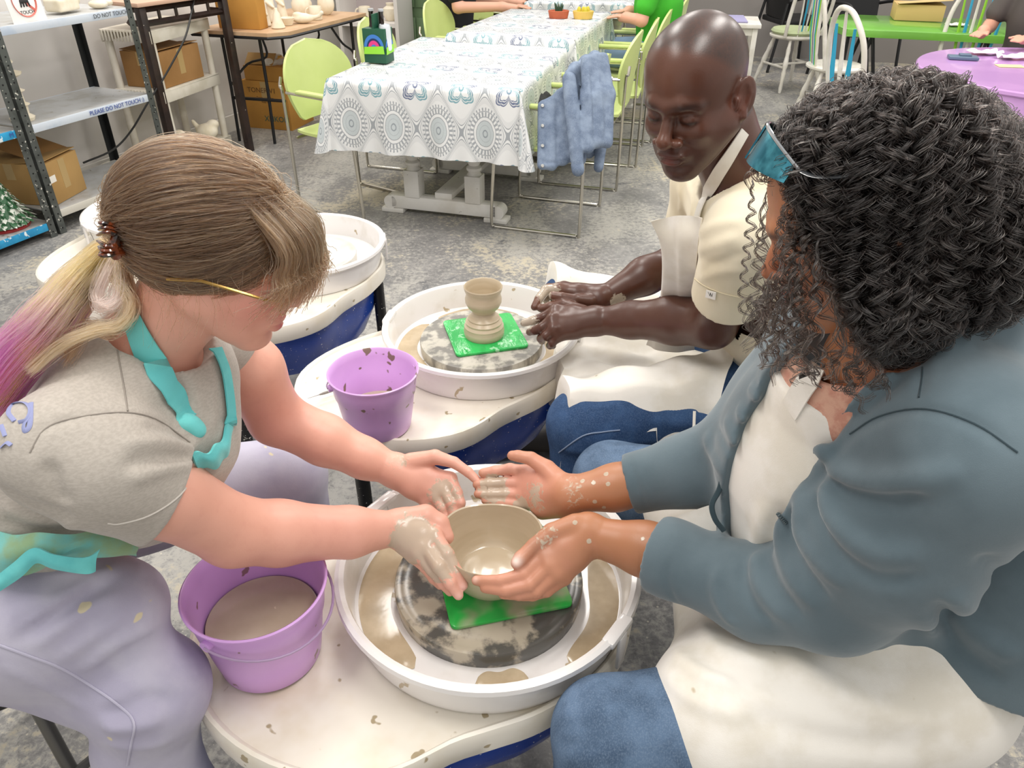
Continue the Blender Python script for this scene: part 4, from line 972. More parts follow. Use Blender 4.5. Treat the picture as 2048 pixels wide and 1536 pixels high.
# trousers
LAV = fabric('lavender_twill', 'aaa6bb', 'b9b6c6', 900, 10, .35, .65, speck=[('cfc4a8', 22, .72)])
J = Sculpt(); J.chain([(-.53, .705, .545), (-.79, .80, .56), (-.90, .86, .57)], [.080, .094, .11], .03); J.chain([(-.53, .705, .545), (-.56, .69, .44), (-.545, .67, .30), (-.54, .68, .10)], [.078, .072, .070, .055], .02)
J.chain([(-.455, 1.21, .535), (-.70, 1.10, .56), (-.88, 1.0, .57)], [.076, .092, .11], .03); J.chain([(-.455, 1.21, .535), (-.46, 1.23, .30), (-.47, 1.24, .10)], [.075, .066, .055], .02); J.ell((-.90, .92, .58), (.15, .19, .13), k=.04); J.chain([K(235, 1215, 1.10, 1)[0], K(110, 1225, 1.10, 1)[0], K(-80, 1240, 1.10, 1)[0]], [.070, .095, .12], .05)
Jb = cutcopy(J)
for f, w, a in [([(40, 1250), (140, 1185), (240, 1130)], .008, .006), ([(20, 1290), (120, 1225), (235, 1150)], .008, -.005), ([(60, 1300), (150, 1235), (250, 1180)], .008, .004), ([(110, 1330), (190, 1270), (260, 1220)], .008, .003),
                ([(160, 1345), (230, 1290), (330, 1240)], .009, .005), ([(195, 1430), (240, 1425), (290, 1400), (360, 1405)], .010, -.010), ([(200, 1450), (250, 1455), (330, 1440)], .010, .006), ([(210, 1490), (280, 1495), (350, 1480)], .009, .003),
                ([(0, 1330), (90, 1375), (180, 1420)], .008, .003)]: J.fold(f, w, a * 1.6, Jb)
put(mesh_obj('trousers', [J.mesh([-1.1, .55, .04], [-.33, 1.35, .8], .0055)], LAV), SHE)
seam('trouser_seam', J, [(0, 1290), (60, 1312), (120, 1335), (180, 1370), (240, 1412), (268, 1445), (262, 1490), (255, 1530)], .0018, mat('lavender_thread', 'b7b4c6', .8), SHE)
shoe(SHE, (-.54, .70), 0); shoe(SHE, (-.47, 1.25), .2)
# T-shirt
GREYT = fabric('heather_jersey', 'b5aea5', 'aaa39a', 1100, 190, .35, .65, ani=(1, 1, 2.5), bump=.18)
T = Sculpt(); wch(T, [(-.545, .90, .955, .112), (-.66, .88, .80, .148), (-.80, .88, .66, .165), (-.88, .89, .58, .165)], .05)
T.chain([nb - [0, 0, .045], ash + [-.01, 0, 0]], [.085, .066], .05); T.chain([nb - [0, 0, .045], bsh], [.085, .062], .05)
T.chain([ash, K(215, 930, .93, 1)[0], K(330, 985, 1.0, 1)[0]], [.066, .072, .074], .03); T.chain([bsh, K(440, 690, 1.24, 1)[0]], [.062, .062], .03)
Tb = cutcopy(T)
for f, w, a in [([(398, 905), (330, 885), (240, 885)], .008, .005), ([(395, 915), (320, 915), (240, 930)], .007, -.0045), ([(398, 925), (330, 940), (250, 965)], .008, .004), ([(390, 895), (340, 860), (290, 850)], .007, -.004),
                ([(55, 920), (85, 860), (140, 838), (240, 825), (310, 838), (375, 870)], .0045, -.004), ([(0, 975), (60, 1010), (150, 1035)], .010, -.006), ([(0, 1005), (70, 1040), (170, 1052)], .009, .005), ([(0, 1040), (80, 1060), (180, 1066)], .009, -.004),
                ([(95, 920), (110, 980), (130, 1010)], .010, -.007), ([(245, 700), (290, 760), (340, 800)], .012, .004), ([(350, 740), (370, 800), (375, 850)], .010, -.003)]: T.fold(f, w * .85, a * 2.0, Tb)
hemA = K(322, 985, 1.0, 1)[0]; axA = (ael - ash) / np.linalg.norm(ael - ash); axA = axA + np.array([.25, 0, .10]); axA /= np.linalg.norm(axA)
T.ops.append(('&', .003, lambda P_: np.where(np.linalg.norm(P_ - hemA.astype(F4), axis=1) < .125, (P_ - hemA.astype(F4)) @ axA.astype(F4), -1).astype(F4)))
T.chain([K(372, 765, 1.10, 1)[0], K(348, 880, 1.07, 1)[0], K(300, 980, 1.10, 1)[0]], [.062, .074, .085], .05)
T.fold([(350, 745), (372, 800), (378, 860)], .010, -.006, cutcopy(T)); T.fold([(425, 735), (428, 800), (425, 860)], .006, .004, cutcopy(T))
T.ops.append(('-', .006, lambda P_: np.linalg.norm(P_ - (nb + [.035, -.0, .045]).astype(F4), axis=1) - .070))
T.ops.append(('&', .006, lambda P_: (-(P_[:, 2] - .772 - .03 * np.clip((P_[:, 0] + .5) * 3, -1, .6))).astype(F4)))
put(mesh_obj('t_shirt', [T.mesh([-1.15, .5, .4], [-.2, 1.3, 1.2], .0045)], GREYT), SHE)
seam('sleeve_hem', T, [(215, 1046), (240, 1047), (300, 1030), (360, 990), (394, 935)], .0011, mat('grey_thread', 'c6c0b8', .8), SHE)
seam('sleeve_seam', T, [(60, 905), (88, 860), (140, 838), (240, 825), (310, 838), (380, 885)], .0010, mat('dark_grey_thread', '8f8880', .8), SHE)
seam('shoulder_seam', T, [(235, 700), (245, 760), (255, 822)], .0010, mat('dark_grey_thread', '8f8880', .8), SHE)
# faded script print on the back of the shirt
INK = mat('faded_blue_ink', '8b91b8', .8)
def script(S, strokes, r=.0028):
    m = MB()
    for st in strokes:
        P_ = S.pick(spline(st, 6))
        if len(P_) < 2: continue
        N_ = S.grad(P_, .003); P_ = P_ + N_ * .0006; m.tube(P_, r, 6, flat=.3)
    return m
for st_ in [[(30, 842), (18, 825), (28, 808), (50, 806), (62, 820), (55, 840), (38, 846)], [(62, 806), (60, 850), (50, 862), (48, 850), (58, 835)], [(28, 735), (42, 742), (44, 770)], [(42, 745), (54, 742), (56, 770)], [(60, 690), (78, 684), (98, 690)], [(76, 686), (74, 712)], [(4, 850), (12, 872)], [(2, 895), (14, 885), (24, 890)]]: put(script(T, [st_]).build('script_print', INK), SHE)
# apron: neck strap, bib edge, waist band with its loose end
AQ = fabric('turquoise_cotton', '74d2d0', '63c2c4', 800, 14); AQT = fabric('turquoise_stained', '79c3bf', '8fae86', 700, 12, .4, .6)
B2 = cutcopy(S); B2.ops = B2.ops + T.ops[:0]; AT = Sculpt(); AT.ops = [('+', .001, cutcopy(T)), ('+', .001, cutcopy(S))]
strap('apron_strap', AT, [(262, 622), (280, 665), (300, 710), (325, 760), (352, 800), (372, 838)], .034, AQ, SHE, off=.003)
strap('apron_strap', AT, [(430, 702), (445, 740), (452, 780), (456, 815), (458, 850)], .018, AQ, SHE, off=.004)
kn = K(373, 848, .93, 1)[0]; kS = Sculpt(); P0 = AT.pick([(371, 845), (374, 852)]); kS.ell(P0[0], [.017, .014, .012]).ell(P0[0] + [.012, 0, -.012], [.012, .012, .012], k=.01).ell(P0[0] + [-.010, 0, -.014], [.010, .010, .014], k=.01)
put(mesh_obj('apron_knot', [kS.mesh(P0[0] - .05, P0[0] + .05, .003)], AQ), SHE)
def sheet(name, rows, m, root, nu=30, nv=30, th=.003, wav=None):
    """cloth through rows of (u,v,t) survey points"""
    R_ = [spline([PD(*p) for p in r], 6) for r in rows]; n = min(len(r) for r in R_); R_ = [r[np.linspace(0, len(r) - 1, n).round().astype(int)] for r in R_]
    G = np.stack([spline(np.array([r[i] for r in R_]), 6) for i in range(n)], 1)
    def fn(u, v):
        i, j = v * (G.shape[0] - 1), u * (G.shape[1] - 1); i0, j0 = min(int(i), G.shape[0] - 2), min(int(j), G.shape[1] - 2); a, b = i - i0, j - j0
        p = G[i0, j0] * (1 - a) * (1 - b) + G[i0 + 1, j0] * a * (1 - b) + G[i0, j0 + 1] * (1 - a) * b + G[i0 + 1, j0 + 1] * a * b
        if wav: p = p + np.array(wav(u, v))
        return p
    return put(MB().grid(fn, nu, nv, th).build(name, m), root)
sheet('apron_bib', BIBROWS, APRONW, MAN, 30, 40, .003, lambda u, v: (.004 * sin(u * 11 + v * 4), 0, 0))
sheet('apron_bib', [[(458, 800, 1.09), (457, 850, 1.045), (432, 895, 1.005), (386, 912, .975)], [(465, 806, 1.10), (466, 862, 1.055), (442, 910, 1.015), (392, 928, .985)], [(465, 815, 1.12), (464, 882, 1.08), (446, 926, 1.04), (400, 944, 1.01)]], AQ, SHE, 30, 12, .004, lambda u, v: (0, 0, .004 * sin(u * 22)))
sheet('apron_waist', [[(-70, 1040, 1.02), (20, 1065, .99), (100, 1074, .98), (190, 1064, 1.0), (262, 1072, 1.05)], [(-70, 1100, 1.01), (20, 1105, .98), (100, 1102, .97), (190, 1088, .99), (270, 1092, 1.05)], [(-70, 1160, 1.02), (20, 1150, .995), (100, 1122, .99), (190, 1104, 1.0), (270, 1110, 1.06)]], AQT, SHE, 40, 14, .006, lambda u, v: (0, 0, .004 * sin(u * 16 + v * 5)))
sheet('apron_band_end', [[(-20, 1165, .965), (30, 1125, .96), (70, 1095, .955), (110, 1108, .955), (170, 1114, .96), (200, 1098, .965)], [(-20, 1182, .965), (36, 1142, .96), (72, 1112, .955), (112, 1124, .955), (165, 1132, .96), (192, 1112, .965)], [(-20, 1190, .97), (40, 1152, .965), (74, 1122, .96), (112, 1134, .96), (175, 1144, .965), (188, 1140, .97)]], AQ, SHE, 50, 10, .004)
stool('black stool under the woman in the turquoise apron', -.93, .92, .435)
# tube-framed thing on the floor seen under her knee
# glasses
GOLD = mat('gold_wire', 'b8975a', .3, metal=1)
g = MB(); LN = MB()
for s in (-1, 1):
    pts = [aL(.108 - abs(y_) * .12, s * (.034 + y_), -.012 + z_) for y_, z_ in [(.027 * cos(a), .0235 * sin(a)) for a in np.linspace(0, 2 * pi, 28, endpoint=False)]]
    g.tube(pts, .0011, 6, closed=True); g.tube([aL(.100, s * .062, -.004), aL(.088, s * .078, .0), aL(.01, s * .090, .004), aL(-.03, s * .088, -.01)], .0021, 6)
    LN.add([tuple(p) for p in pts], [tuple(range(28))])
g.tube([aL(.107, -.008, -.008), aL(.111, 0, -.005), aL(.107, .008, -.008)], .0012, 6)
gl = tag(g.build('glasses', GOLD), 'thin gold wire glasses on the face of the woman in the turquoise apron', 'glasses')
lm = LN.build('lens', mat('clear_lens', 'ffffff', .02, alpha=.12), gl)
# ---------------------------------------------------------------- the student on the right
HER = person('woman with long curly dark hair in a slate hoodie, hands cupping the clay bowl', (.62, .86, 0))
S = Sculpt(); cC = PD(1728, 436, .83); cB = basis(CAMB @ np.array([-.90, -.22, -.38]), CAMB @ np.array([-.24, .83, .50]))
cL = head(S, cC, cB, .97, nose=1.05, lips=1.05, earsize=.5)
nbC = np.array([.46, .80, 1.06]); S.chain([cC + cB @ np.array([-.02, 0, -.04]), cC + cB @ np.array([-.035, 0, -.09]), nbC], [.052, .052, .066], .025)
csh, cel, cwr = K(1930, 905, .84, 1)[0], K(1590, 1190, 1.06, 1)[0], K(1176, 1070, 1.21, 1)[0]
dsh, del_, dwr = np.array([.48, 1.00, 1.02]), K(1490, 900, 1.20, 1)[0], K(1140, 990, 1.265, 1)[0]
wch(S, [(.47, .82, 1.0, .08), (.53, .85, .80, .09), (.60, .87, .62, .09)], .04)
S.chain([nbC - [0, 0, .03], csh], [.06, .045], .03); S.chain([nbC - [0, 0, .03], dsh], [.06, .045], .03)
S.chain([csh, K(1800, 1060, .93, 1)[0], K(1665, 1170, 1.02, 1)[0], cel], [.045, .045, .043, .043], .02); S.chain([cel, K(1440, 1140, 1.12, 1)[0], K(1290, 1098, 1.18, 1)[0], cwr], [.046, .047, .041, .0285], .015)
S.chain([dsh, del_], [.042, .040], .02); S.chain([del_, K(1380, 940, 1.23, 1)[0], K(1230, 975, 1.26, 1)[0], dwr], [.042, .041, .037, .030], .015)
HC = (1176, 1068, 1.212, 35)
hand(S, HC, [(1092, 1112, 1.196, 18), (1100, 1132, 1.188, 18), (1114, 1147, 1.186, 17), (1128, 1155, 1.192, 15)],
     [[(1048, 1150, 1.187, 14), (1000, 1162, 1.186, 12.5), (953, 1161, 1.192, 10.5)], [(1060, 1170, 1.180, 14), (1012, 1181, 1.182, 12.5), (970, 1176, 1.189, 10.5)],
      [(1074, 1183, 1.182, 13), (1038, 1190, 1.186, 11), (1006, 1189, 1.194, 9.5)], [(1094, 1182, 1.188, 12), (1066, 1192, 1.194, 10), (1044, 1194, 1.200, 8.5)]],
     [(1150, 1052, 1.205, 25), (1104, 1066, 1.202, 20), (1068, 1092, 1.196, 15.5), (1042, 1116, 1.186, 14.5), (1034, 1126, 1.184, 13)], .014)
HD = (1138, 990, 1.275, 33)
hand(S, HD, [(1050, 944, 1.345, 14), (1046, 966, 1.342, 14), (1046, 988, 1.338, 13.5), (1050, 1008, 1.336, 13)],
     [[(1020, 938, 1.352, 11.5), (990, 942, 1.357, 10.5), (966, 946, 1.36, 9.5)], [(1012, 965, 1.350, 11.5), (978, 967, 1.355, 10.5), (954, 969, 1.358, 9.2)],
      [(1012, 987, 1.345, 11), (980, 988, 1.350, 10), (956, 988, 1.353, 9)], [(1016, 1006, 1.342, 10.5), (990, 1004, 1.347, 9), (970, 1001, 1.35, 8)]],
     [(1118, 965, 1.285, 24), (1094, 938, 1.30, 18), (1062, 917, 1.31, 13.5), (1036, 912, 1.315, 11.5), (1024, 911, 1.317, 10)], .014)
S.chain([K(1128, 1010, 1.28, 1)[0], K(1085, 1022, 1.315, 1)[0]], [.020, .015], .015)
def ccol(P_):
    c = blobs(P_, 'ab7350', [(cL(.1, 0, -.03), .04, 'b56b50', .5), (cL(.07, .04, -.03), .03, 'b56b52', .4), (cL(.102, 0, -.066), .014, 'c0606a', .9), (cL(.099, 0, -.078), .014, 'c8646e', .9), (cL(.08, 0, .07), .05, 'b4764f', .6),
        (K(1010, 968, 1.35, 1)[0], .06, 'dfa593', .95), (K(1075, 972, 1.31, 1)[0], .055, 'd99a86', .95), (K(1020, 1160, 1.19, 1)[0], .07, 'c98d76', .8), (K(1110, 1100, 1.2, 1)[0], .04, 'b07c66', .6), (K(1033, 1122, 1.176, 1)[0], .0085, 'f2ddd2', 1.), (K(948, 1158, 1.184, 1)[0], .006, 'e6bfb0', .8), (K(1072, 1088, 1.185, 1)[0], .022, '9a6a52', .6)])
    q = (P_ - cC.astype(F4)) @ cB.astype(F4)
    for s in (-1, 1):
        br = np.exp(-(((q[:, 1] - s * .031) / .022) ** 4) - ((q[:, 2] - .021) / .005) ** 2) * (q[:, 0] > .05) * .85; c = c * (1 - br[:, None]) + np.array(lin('241a16'), F4) * br[:, None]
        ey = np.exp(-(((q[:, 1] - s * .03) / .018) ** 4) - (((q[:, 2] + .0085) / .0035) ** 2)) * (q[:, 0] > .055) * .95; c = c * (1 - ey[:, None]) + np.array(lin('17100d'), F4) * ey[:, None]
    return c
SPOTS = [(1165, 962), (1187, 966), (1212, 948), (1216, 968), (1190, 1004), (1208, 1015), (1285, 1077), (1150, 1045), (1178, 1082)]; Sb_ = cutcopy(S)
cmud = lambda P_: np.maximum.reduce([near(P_, K(990, 978, 1.35, 1)[0], .038) * 1.12, near(P_, K(1050, 1010, 1.33, 1)[0], .03) * 1.05, near(P_, K(1150, 985, 1.25, 1)[0], .06) * .68, near(P_, K(1090, 1070, 1.19, 1)[0], .05) * .66, near(P_, K(1080, 990, 1.3, 1)[0], .05) * .80] + [near(P_, H.pick([(u_, v_)])[0] if 0 else Sb_.pick([(u_, v_), (u_ + 1, v_)])[0], .0052) * 1.12 for u_, v_ in SPOTS])
g1 = (np.array([-.08, .76, .52]), np.array([.17, 1.16, .76])); g2 = (cC - .145, cC + .15)
put(skin_obj('body', [S.mesh([-.08, .5, .4], [.9, 1.2, 1.42], .005, skip=[g1, g2]), S.mesh(*g1, .0024), S.mesh(*g2, .003)], skin_mat('tan_skin', 'b9ad99', .42, .22, 90), None, ccol, cmud), HER)
NAIL = mat('fingernail', 'e9c4b4', .3)
def nail(c, r, n, root):
    S_ = Sculpt(); n = np.array(n) / np.linalg.norm(n)
    return None
# jeans
J = Sculpt(); J.chain([(.135, .650, .525), (.35, .66, .53), (.60, .72, .55)], [.076, .098, .12], .03); J.chain([(.135, .650, .525), (.13, .625, .40), (.12, .61, .28), (.12, .60, .1)], [.075, .070, .066, .055], .02)
J.chain([(.205, 1.225, .51), (.40, 1.12, .54), (.60, 1.0, .56)], [.078, .10, .12], .03); J.chain([(.205, 1.225, .51), (.20, 1.24, .30), (.2, 1.24, .1)], [.075, .066, .055], .02); J.ell((.67, .87, .55), (.17, .20, .14), k=.04)
Jb = cutcopy(J)
for f, w, a in [([(1075, 1400), (1150, 1380), (1230, 1350)], .010, .003), ([(1070, 1440), (1150, 1430), (1260, 1400)], .010, .004), ([(1090, 1490), (1170, 1490), (1270, 1470)], .010, -.003), ([(1200, 900), (1260, 895), (1330, 905)], .010, .004)]: J.fold(f, w, a, Jb)
put(mesh_obj('jeans', [J.mesh([-.0, .45, .04], [.95, 1.4, .8], .0055)], DEN_C), HER)
shoe(HER, (.14, .61), pi); shoe(HER, (.2, 1.26), pi)
# pink blouse + cream apron body
TOR = [(.445, .82, 1.00, .105), (.475, .86, .86, .152), (.525, .88, .70, .180), (.63, .88, .58, .18)]
PINK = fabric('pink_lace', 'd9ab95', 'c78f7c', 600, 45, .4, .6, bump=.5); BLO = Sculpt(); wch(BLO, TOR, .05); BLO.chain([nbC - [0, 0, .045], csh], [.082, .06], .05); BLO.chain([nbC - [0, 0, .045], dsh], [.082, .06], .05)
BLO.ops.append(('-', .008, lambda P_: np.linalg.norm(P_ - (nbC + [-.045, -.0, .03]).astype(F4), axis=1) - .072))
put(mesh_obj('blouse', [BLO.mesh([.25, .55, .5], [.9, 1.15, 1.2], .006)], PINK), HER)
A2 = Sculpt(); wch(A2, [(p[0], p[1], p[2], p[3] + .008) for p in TOR], .05)
A2.chain([(.30, .665, .545), (.60, .72, .56)], [.110, .136], .04); A2.chain([(.30, 1.15, .53), (.60, 1.0, .57)], [.10, .13], .04); A2.chain([(.34, .80, .50), (.36, 1.0, .50)], [.075, .07], .10)
A2.ops.append(('&', .004, lambda P_: np.minimum(P_[:, 2] - 1.02, 9)))
A2b = cutcopy(A2)
for f, w, a in [([(1500, 1180), (1510, 1100), (1530, 1000)], .012, .006), ([(1540, 1160), (1545, 1080), (1570, 1000)], .012, -.005), ([(1330, 1260), (1370, 1330), (1480, 1370)], .012, .006), ([(1320, 1330), (1390, 1400), (1520, 1440)], .012, .005),
                ([(1380, 1290), (1450, 1340), (1600, 1370)], .014, -.005), ([(1560, 1300), (1700, 1400), (1900, 1450)], .016, .007), ([(1480, 1420), (1650, 1480), (1850, 1500)], .016, -.006), ([(1400, 1240), (1440, 1300), (1560, 1340)], .012, .006)]: A2.fold(f, w, a * 1.35, A2b)
edge = np.array([.175, .66, .60]); A2.ops.append(('&', .004, lambda P_: ((P_ - edge.astype(F4)) @ np.array([-.93, .12, -.32], F4)) - 0))
A2.ops.append(('&', .006, lambda P_: (-(P_[:, 2] - .475)).astype(F4)))
put(mesh_obj('apron', [A2.mesh([.1, .4, .38], [.95, 1.3, 1.1], .005)], APRONW), HER)
sheet('apron_corner', [[(1470, 1000, 1.16), (1420, 1010, 1.18), (1375, 1025, 1.2), (1335, 1035, 1.22)], [(1480, 1060, 1.16), (1440, 1065, 1.17), (1395, 1068, 1.18), (1358, 1070, 1.19)], [(1490, 1120, 1.16), (1460, 1125, 1.16), (1425, 1120, 1.16), (1385, 1110, 1.17)]], APRONW, HER, 20, 14, .004)
# hoodie
SL = fabric('slate_jersey', '64747c', '586870', 1100, 7, .35, .65, rough=.9, sheen=.35)
H = Sculpt(); wch(H, [(p[0], p[1], p[2], p[3] + .020) for p in TOR], .05); H.chain([nbC - [-.03, 0, .055], csh + [.01, 0, 0]], [.095, .092], .06); H.chain([nbC - [-.03, 0, .055], dsh], [.095, .078], .06)
H.ell((.60, .80, 1.00), (.12, .16, .10), k=.05); Ht = cutcopy(H)
Hs = cutcopy(H)
sl0 = K(1945, 900, .84, 1)[0]; sl1 = K(1800, 1060, .93, 1)[0]; sl2 = K(1665, 1175, 1.02, 1)[0]; sl3 = K(1520, 1185, 1.08, 1)[0]; sl4 = K(1338, 1115, 1.15, 1)[0]
Hs.chain([sl0, sl1, sl2], [.094, .094, .082], .05); Hs.chain([sl2, sl3, sl4, K(1300, 1103, 1.165, 1)[0]], [.078, .062, .053, .051], .03)
Hs.chain([dsh, K(1560, 800, 1.20, 1)[0], K(1485, 895, 1.20, 1)[0]], [.078, .068, .062], .04); Hs.chain([K(1485, 895, 1.20, 1)[0], K(1380, 940, 1.235, 1)[0], K(1230, 975, 1.27, 1)[0]], [.062, .054, .049], .03)
Hb = cutcopy(Hs)
FO = [([(1655, 925), (1690, 880), (1760, 835), (1850, 820), (1950, 850), (2040, 910)], .006, -.004),
      ([(1650, 930), (1700, 955), (1800, 965), (1930, 940)], .014, .012), ([(1648, 945), (1700, 985), (1780, 1000), (1860, 985)], .010, -.010),
      ([(1640, 960), (1665, 1040), (1740, 1100), (1850, 1110)], .014, .010), ([(1630, 965), (1640, 1040), (1680, 1110), (1760, 1160), (1860, 1150)], .010, -.008),
      ([(1600, 985), (1600, 1060), (1635, 1120), (1700, 1180)], .013, .009), ([(1585, 1000), (1580, 1070), (1610, 1140), (1660, 1200)], .008, -.008), ([(1560, 1020), (1560, 1090), (1585, 1160), (1640, 1225)], .010, .008),
      ([(1535, 1060), (1535, 1120), (1560, 1180), (1610, 1240)], .008, -.007), ([(1510, 1090), (1512, 1150), (1535, 1200), (1580, 1250)], .009, .006), ([(1490, 1110), (1488, 1165), (1510, 1215), (1550, 1255)], .007, -.006),
      ([(1440, 1130), (1430, 1180), (1450, 1230), (1480, 1255)], .008, .005), ([(1345, 1115), (1332, 1150), (1350, 1200), (1395, 1228)], .004, -.003),
      ([(1840, 700), (1843, 745), (1838, 795)], .0045, -.004), ([(1820, 690), (1920, 680), (2045, 684)], .006, -.006), ([(1800, 730), (1720, 790), (1650, 850)], .012, .008), ([(1790, 720), (1700, 780), (1640, 830)], .008, -.007),
      ([(1810, 745), (1730, 810), (1665, 890)], .009, -.008), ([(1600, 905), (1640, 895), (1655, 925)], .010, .010), ([(1590, 940), (1610, 960), (1650, 930)], .012, -.014),
      ([(1450, 835), (1468, 880), (1500, 930)], .008, .007), ([(1432, 850), (1450, 890), (1480, 940)], .006, -.005), ([(1475, 812), (1492, 850), (1520, 880)], .008, .007), ([(1410, 865), (1425, 910), (1445, 950)], .009, .005),
      ([(1500, 770), (1515, 800), (1530, 840)], .008, .007), ([(1262, 922), (1275, 970), (1292, 1020)], .003, -.0025),
      ([(1900, 1180), (1960, 1240), (2040, 1290)], .014, .012), ([(1870, 1200), (1940, 1270), (2040, 1330)], .011, -.011), ([(1840, 1230), (1900, 1300), (1990, 1370)], .013, .010), ([(1960, 1110), (2000, 1150), (2046, 1180)], .010, -.010), ([(1780, 1290), (1850, 1340), (1900, 1380)], .012, -.007)]
# open front: carve the strip where blouse and apron show
front = [((1690, 705), .060), ((1635, 765), .064), ((1582, 825), .070), ((1540, 895), .066), ((1508, 975), .060), ((1502, 1050), .064), ((1515, 1130), .080)]
Tq = Sculpt(); wch(Tq, TOR, .05); fp = Tq.pick([p for p, _ in front]); fh_ = Ht.pick([p for p, _ in front]); ww = [w for _, w in front]
for i in range(min(len(fp), len(fh_)) - 1):
    for f_ in (.3, .65, 1.): a_, b_ = fp[i] * (1 - f_) + fh_[i] * f_, fp[i + 1] * (1 - f_) + fh_[i + 1] * f_; H.cone(a_, b_, ww[i] * .86, ww[i + 1] * .86, .005, '-')
H.ops.append(('-', .01, lambda P_: np.linalg.norm(P_ - (nbC + [-.03, -.01, .05]).astype(F4), axis=1) - .088))
H.chain([sl0, sl1, sl2], [.094, .094, .082], .05); H.chain([sl2, sl3, sl4, K(1300, 1103, 1.165, 1)[0]], [.078, .062, .053, .051], .03)
H.chain([dsh, K(1560, 800, 1.20, 1)[0], K(1485, 895, 1.20, 1)[0]], [.078, .068, .062], .04); H.chain([K(1485, 895, 1.20, 1)[0], K(1380, 940, 1.235, 1)[0], K(1230, 975, 1.27, 1)[0]], [.062, .054, .049], .03)
for f, w, a in FO: H.fold(f, w * .9, a * 1.45, Hb)
# hood lying behind the neck
H.chain([K(1880, 640, .86, 1)[0], K(1960, 600, .90, 1)[0], K(2040, 560, 1.0, 1)[0]], [.03, .045, .05], .04)
for c_, ax_, r_ in ((K(1312, 1108, 1.163, 1)[0], K(1312, 1108, 1.163, 1)[0] - sl3, .085), (K(1258, 968, 1.26, 1)[0], K(1258, 968, 1.26, 1)[0] - K(1380, 940, 1.235, 1)[0], .085)):
    ax_ = ax_ / np.linalg.norm(ax_); H.ops.append(('&', .003, lambda P_, c_=c_.astype(F4), ax_=ax_.astype(F4), r_=r_: np.where(np.linalg.norm(P_ - c_, axis=1) < r_, (P_ - c_) @ ax_, -1).astype(F4)))
H.ops.append(('&', .006, lambda P_: (-(P_[:, 2] - .50)).astype(F4)))
Hp = Sculpt(); Hp.chain([(.72, .79, .92), (.73, .775, .60)], [.17, .205], .03); Hq = cutcopy(Hp)
for f, w, a in [([(1900, 1200), (1960, 1270), (2045, 1320)], .014, .012), ([(1860, 1230), (1930, 1310), (2010, 1370)], .012, -.010), ([(1800, 1280), (1850, 1340), (1900, 1375)], .012, .008)]: Hp.fold(f, w, a, Hq)
Hp.ops.append(('&', .006, lambda P_: (-(P_[:, 2] - .645)).astype(F4))); H.ops.append(('+', .015, Hp))
put(mesh_obj('hoodie', [H.mesh([.1, .4, .45], [1.02, 1.2, 1.25], .0045)], SL), HER)
DSL = fabric('dark_zip_tape', '2f3e45', '35454c', 800)
zp = H.pick(spline([(1640, 862), (1600, 885), (1566, 930), (1550, 985), (1553, 1020), (1572, 1045)], 5)); zn = H.grad(zp, .004)
put(MB().tube(zp + zn * .001, .0028, 8).build('zip_tape', DSL), HER)
zd = spline(zp + zn * .003, 4); m = MB(); [m.box(p, (.0042, .0028, .0028), rz=.6, bev=.0006) for p in zd[::2]]; o = m.build('zip_teeth', mat('zip_metal', '5d6a70', .35, metal=.5)); o['kind'] = 'stuff'; put(o, HER)
put(MB().tube(spline([PD(*p) for p in [(1513, 742, 1.085), (1478, 830, 1.085), (1455, 910, 1.09), (1440, 975, 1.10), (1424, 1008, 1.10), (1430, 1038, 1.10), (1448, 1062, 1.10)]], 6), .0042, 8, flat=.6).build('hoodie_edge', DSL), HER)
seam('shoulder_seam', H, [(1842, 702), (1845, 745), (1838, 795)], .0011, DSL, HER); seam('sleeve_seam', H, [(1700, 868), (1760, 832), (1850, 818), (1950, 848), (2035, 905)], .0011, DSL, HER)
strap('apron_strap', BLO, [(1585, 820), (1612, 775), (1640, 735), (1662, 700)], .030, APRONW, HER, off=.004)
stool('black stool under the woman in the slate hoodie', .70, .88, .42)
# ================================================================ HAIR
def hairmat(name, attr=True, col=(.1, .06, .03), rough=.3, rr=.35):
    m = bpy.data.materials.new(name); m.use_nodes = True; nt = m.node_tree; nt.nodes.remove(nt.nodes['Principled BSDF'])
    h = nt.nodes.new('ShaderNodeBsdfHairPrincipled'); h.parametrization = 'COLOR'; nt.links.new(h.outputs[0], nt.nodes['Material Output'].inputs[0])
    h.inputs['Roughness'].default_value = rough; h.inputs['Radial Roughness'].default_value = rr; h.inputs['Random Roughness'].default_value = .3
    if attr: nt.links.new(nattr(nt, 'Col').outputs['Color'], h.inputs['Color'])
    else: h.inputs['Color'].default_value = (*col, 1)
    return m
rng = np.random.default_rng(11)
def lincol(h): return np.array(lin(h))
def smoothpaths(ctrl, K_):
    """(S, C, 3) control points -> (S, K, 3) Catmull-Rom"""
    C = ctrl.shape[1]; Q = np.concatenate([2 * ctrl[:, :1] - ctrl[:, 1:2], ctrl, 2 * ctrl[:, -1:] - ctrl[:, -2:-1]], 1); tt = np.linspace(0, C - 1 - 1e-6, K_); out = []
    for x in tt:
        i = int(x); t = x - i; a, b, c, d = Q[:, i], Q[:, i + 1], Q[:, i + 2], Q[:, i + 3]
        out.append(.5 * (2 * b + (c - a) * t + (2 * a - 5 * b + 4 * c - d) * t * t + (3 * b - a - 3 * c + d) * t ** 3))
    return np.stack(out, 1)
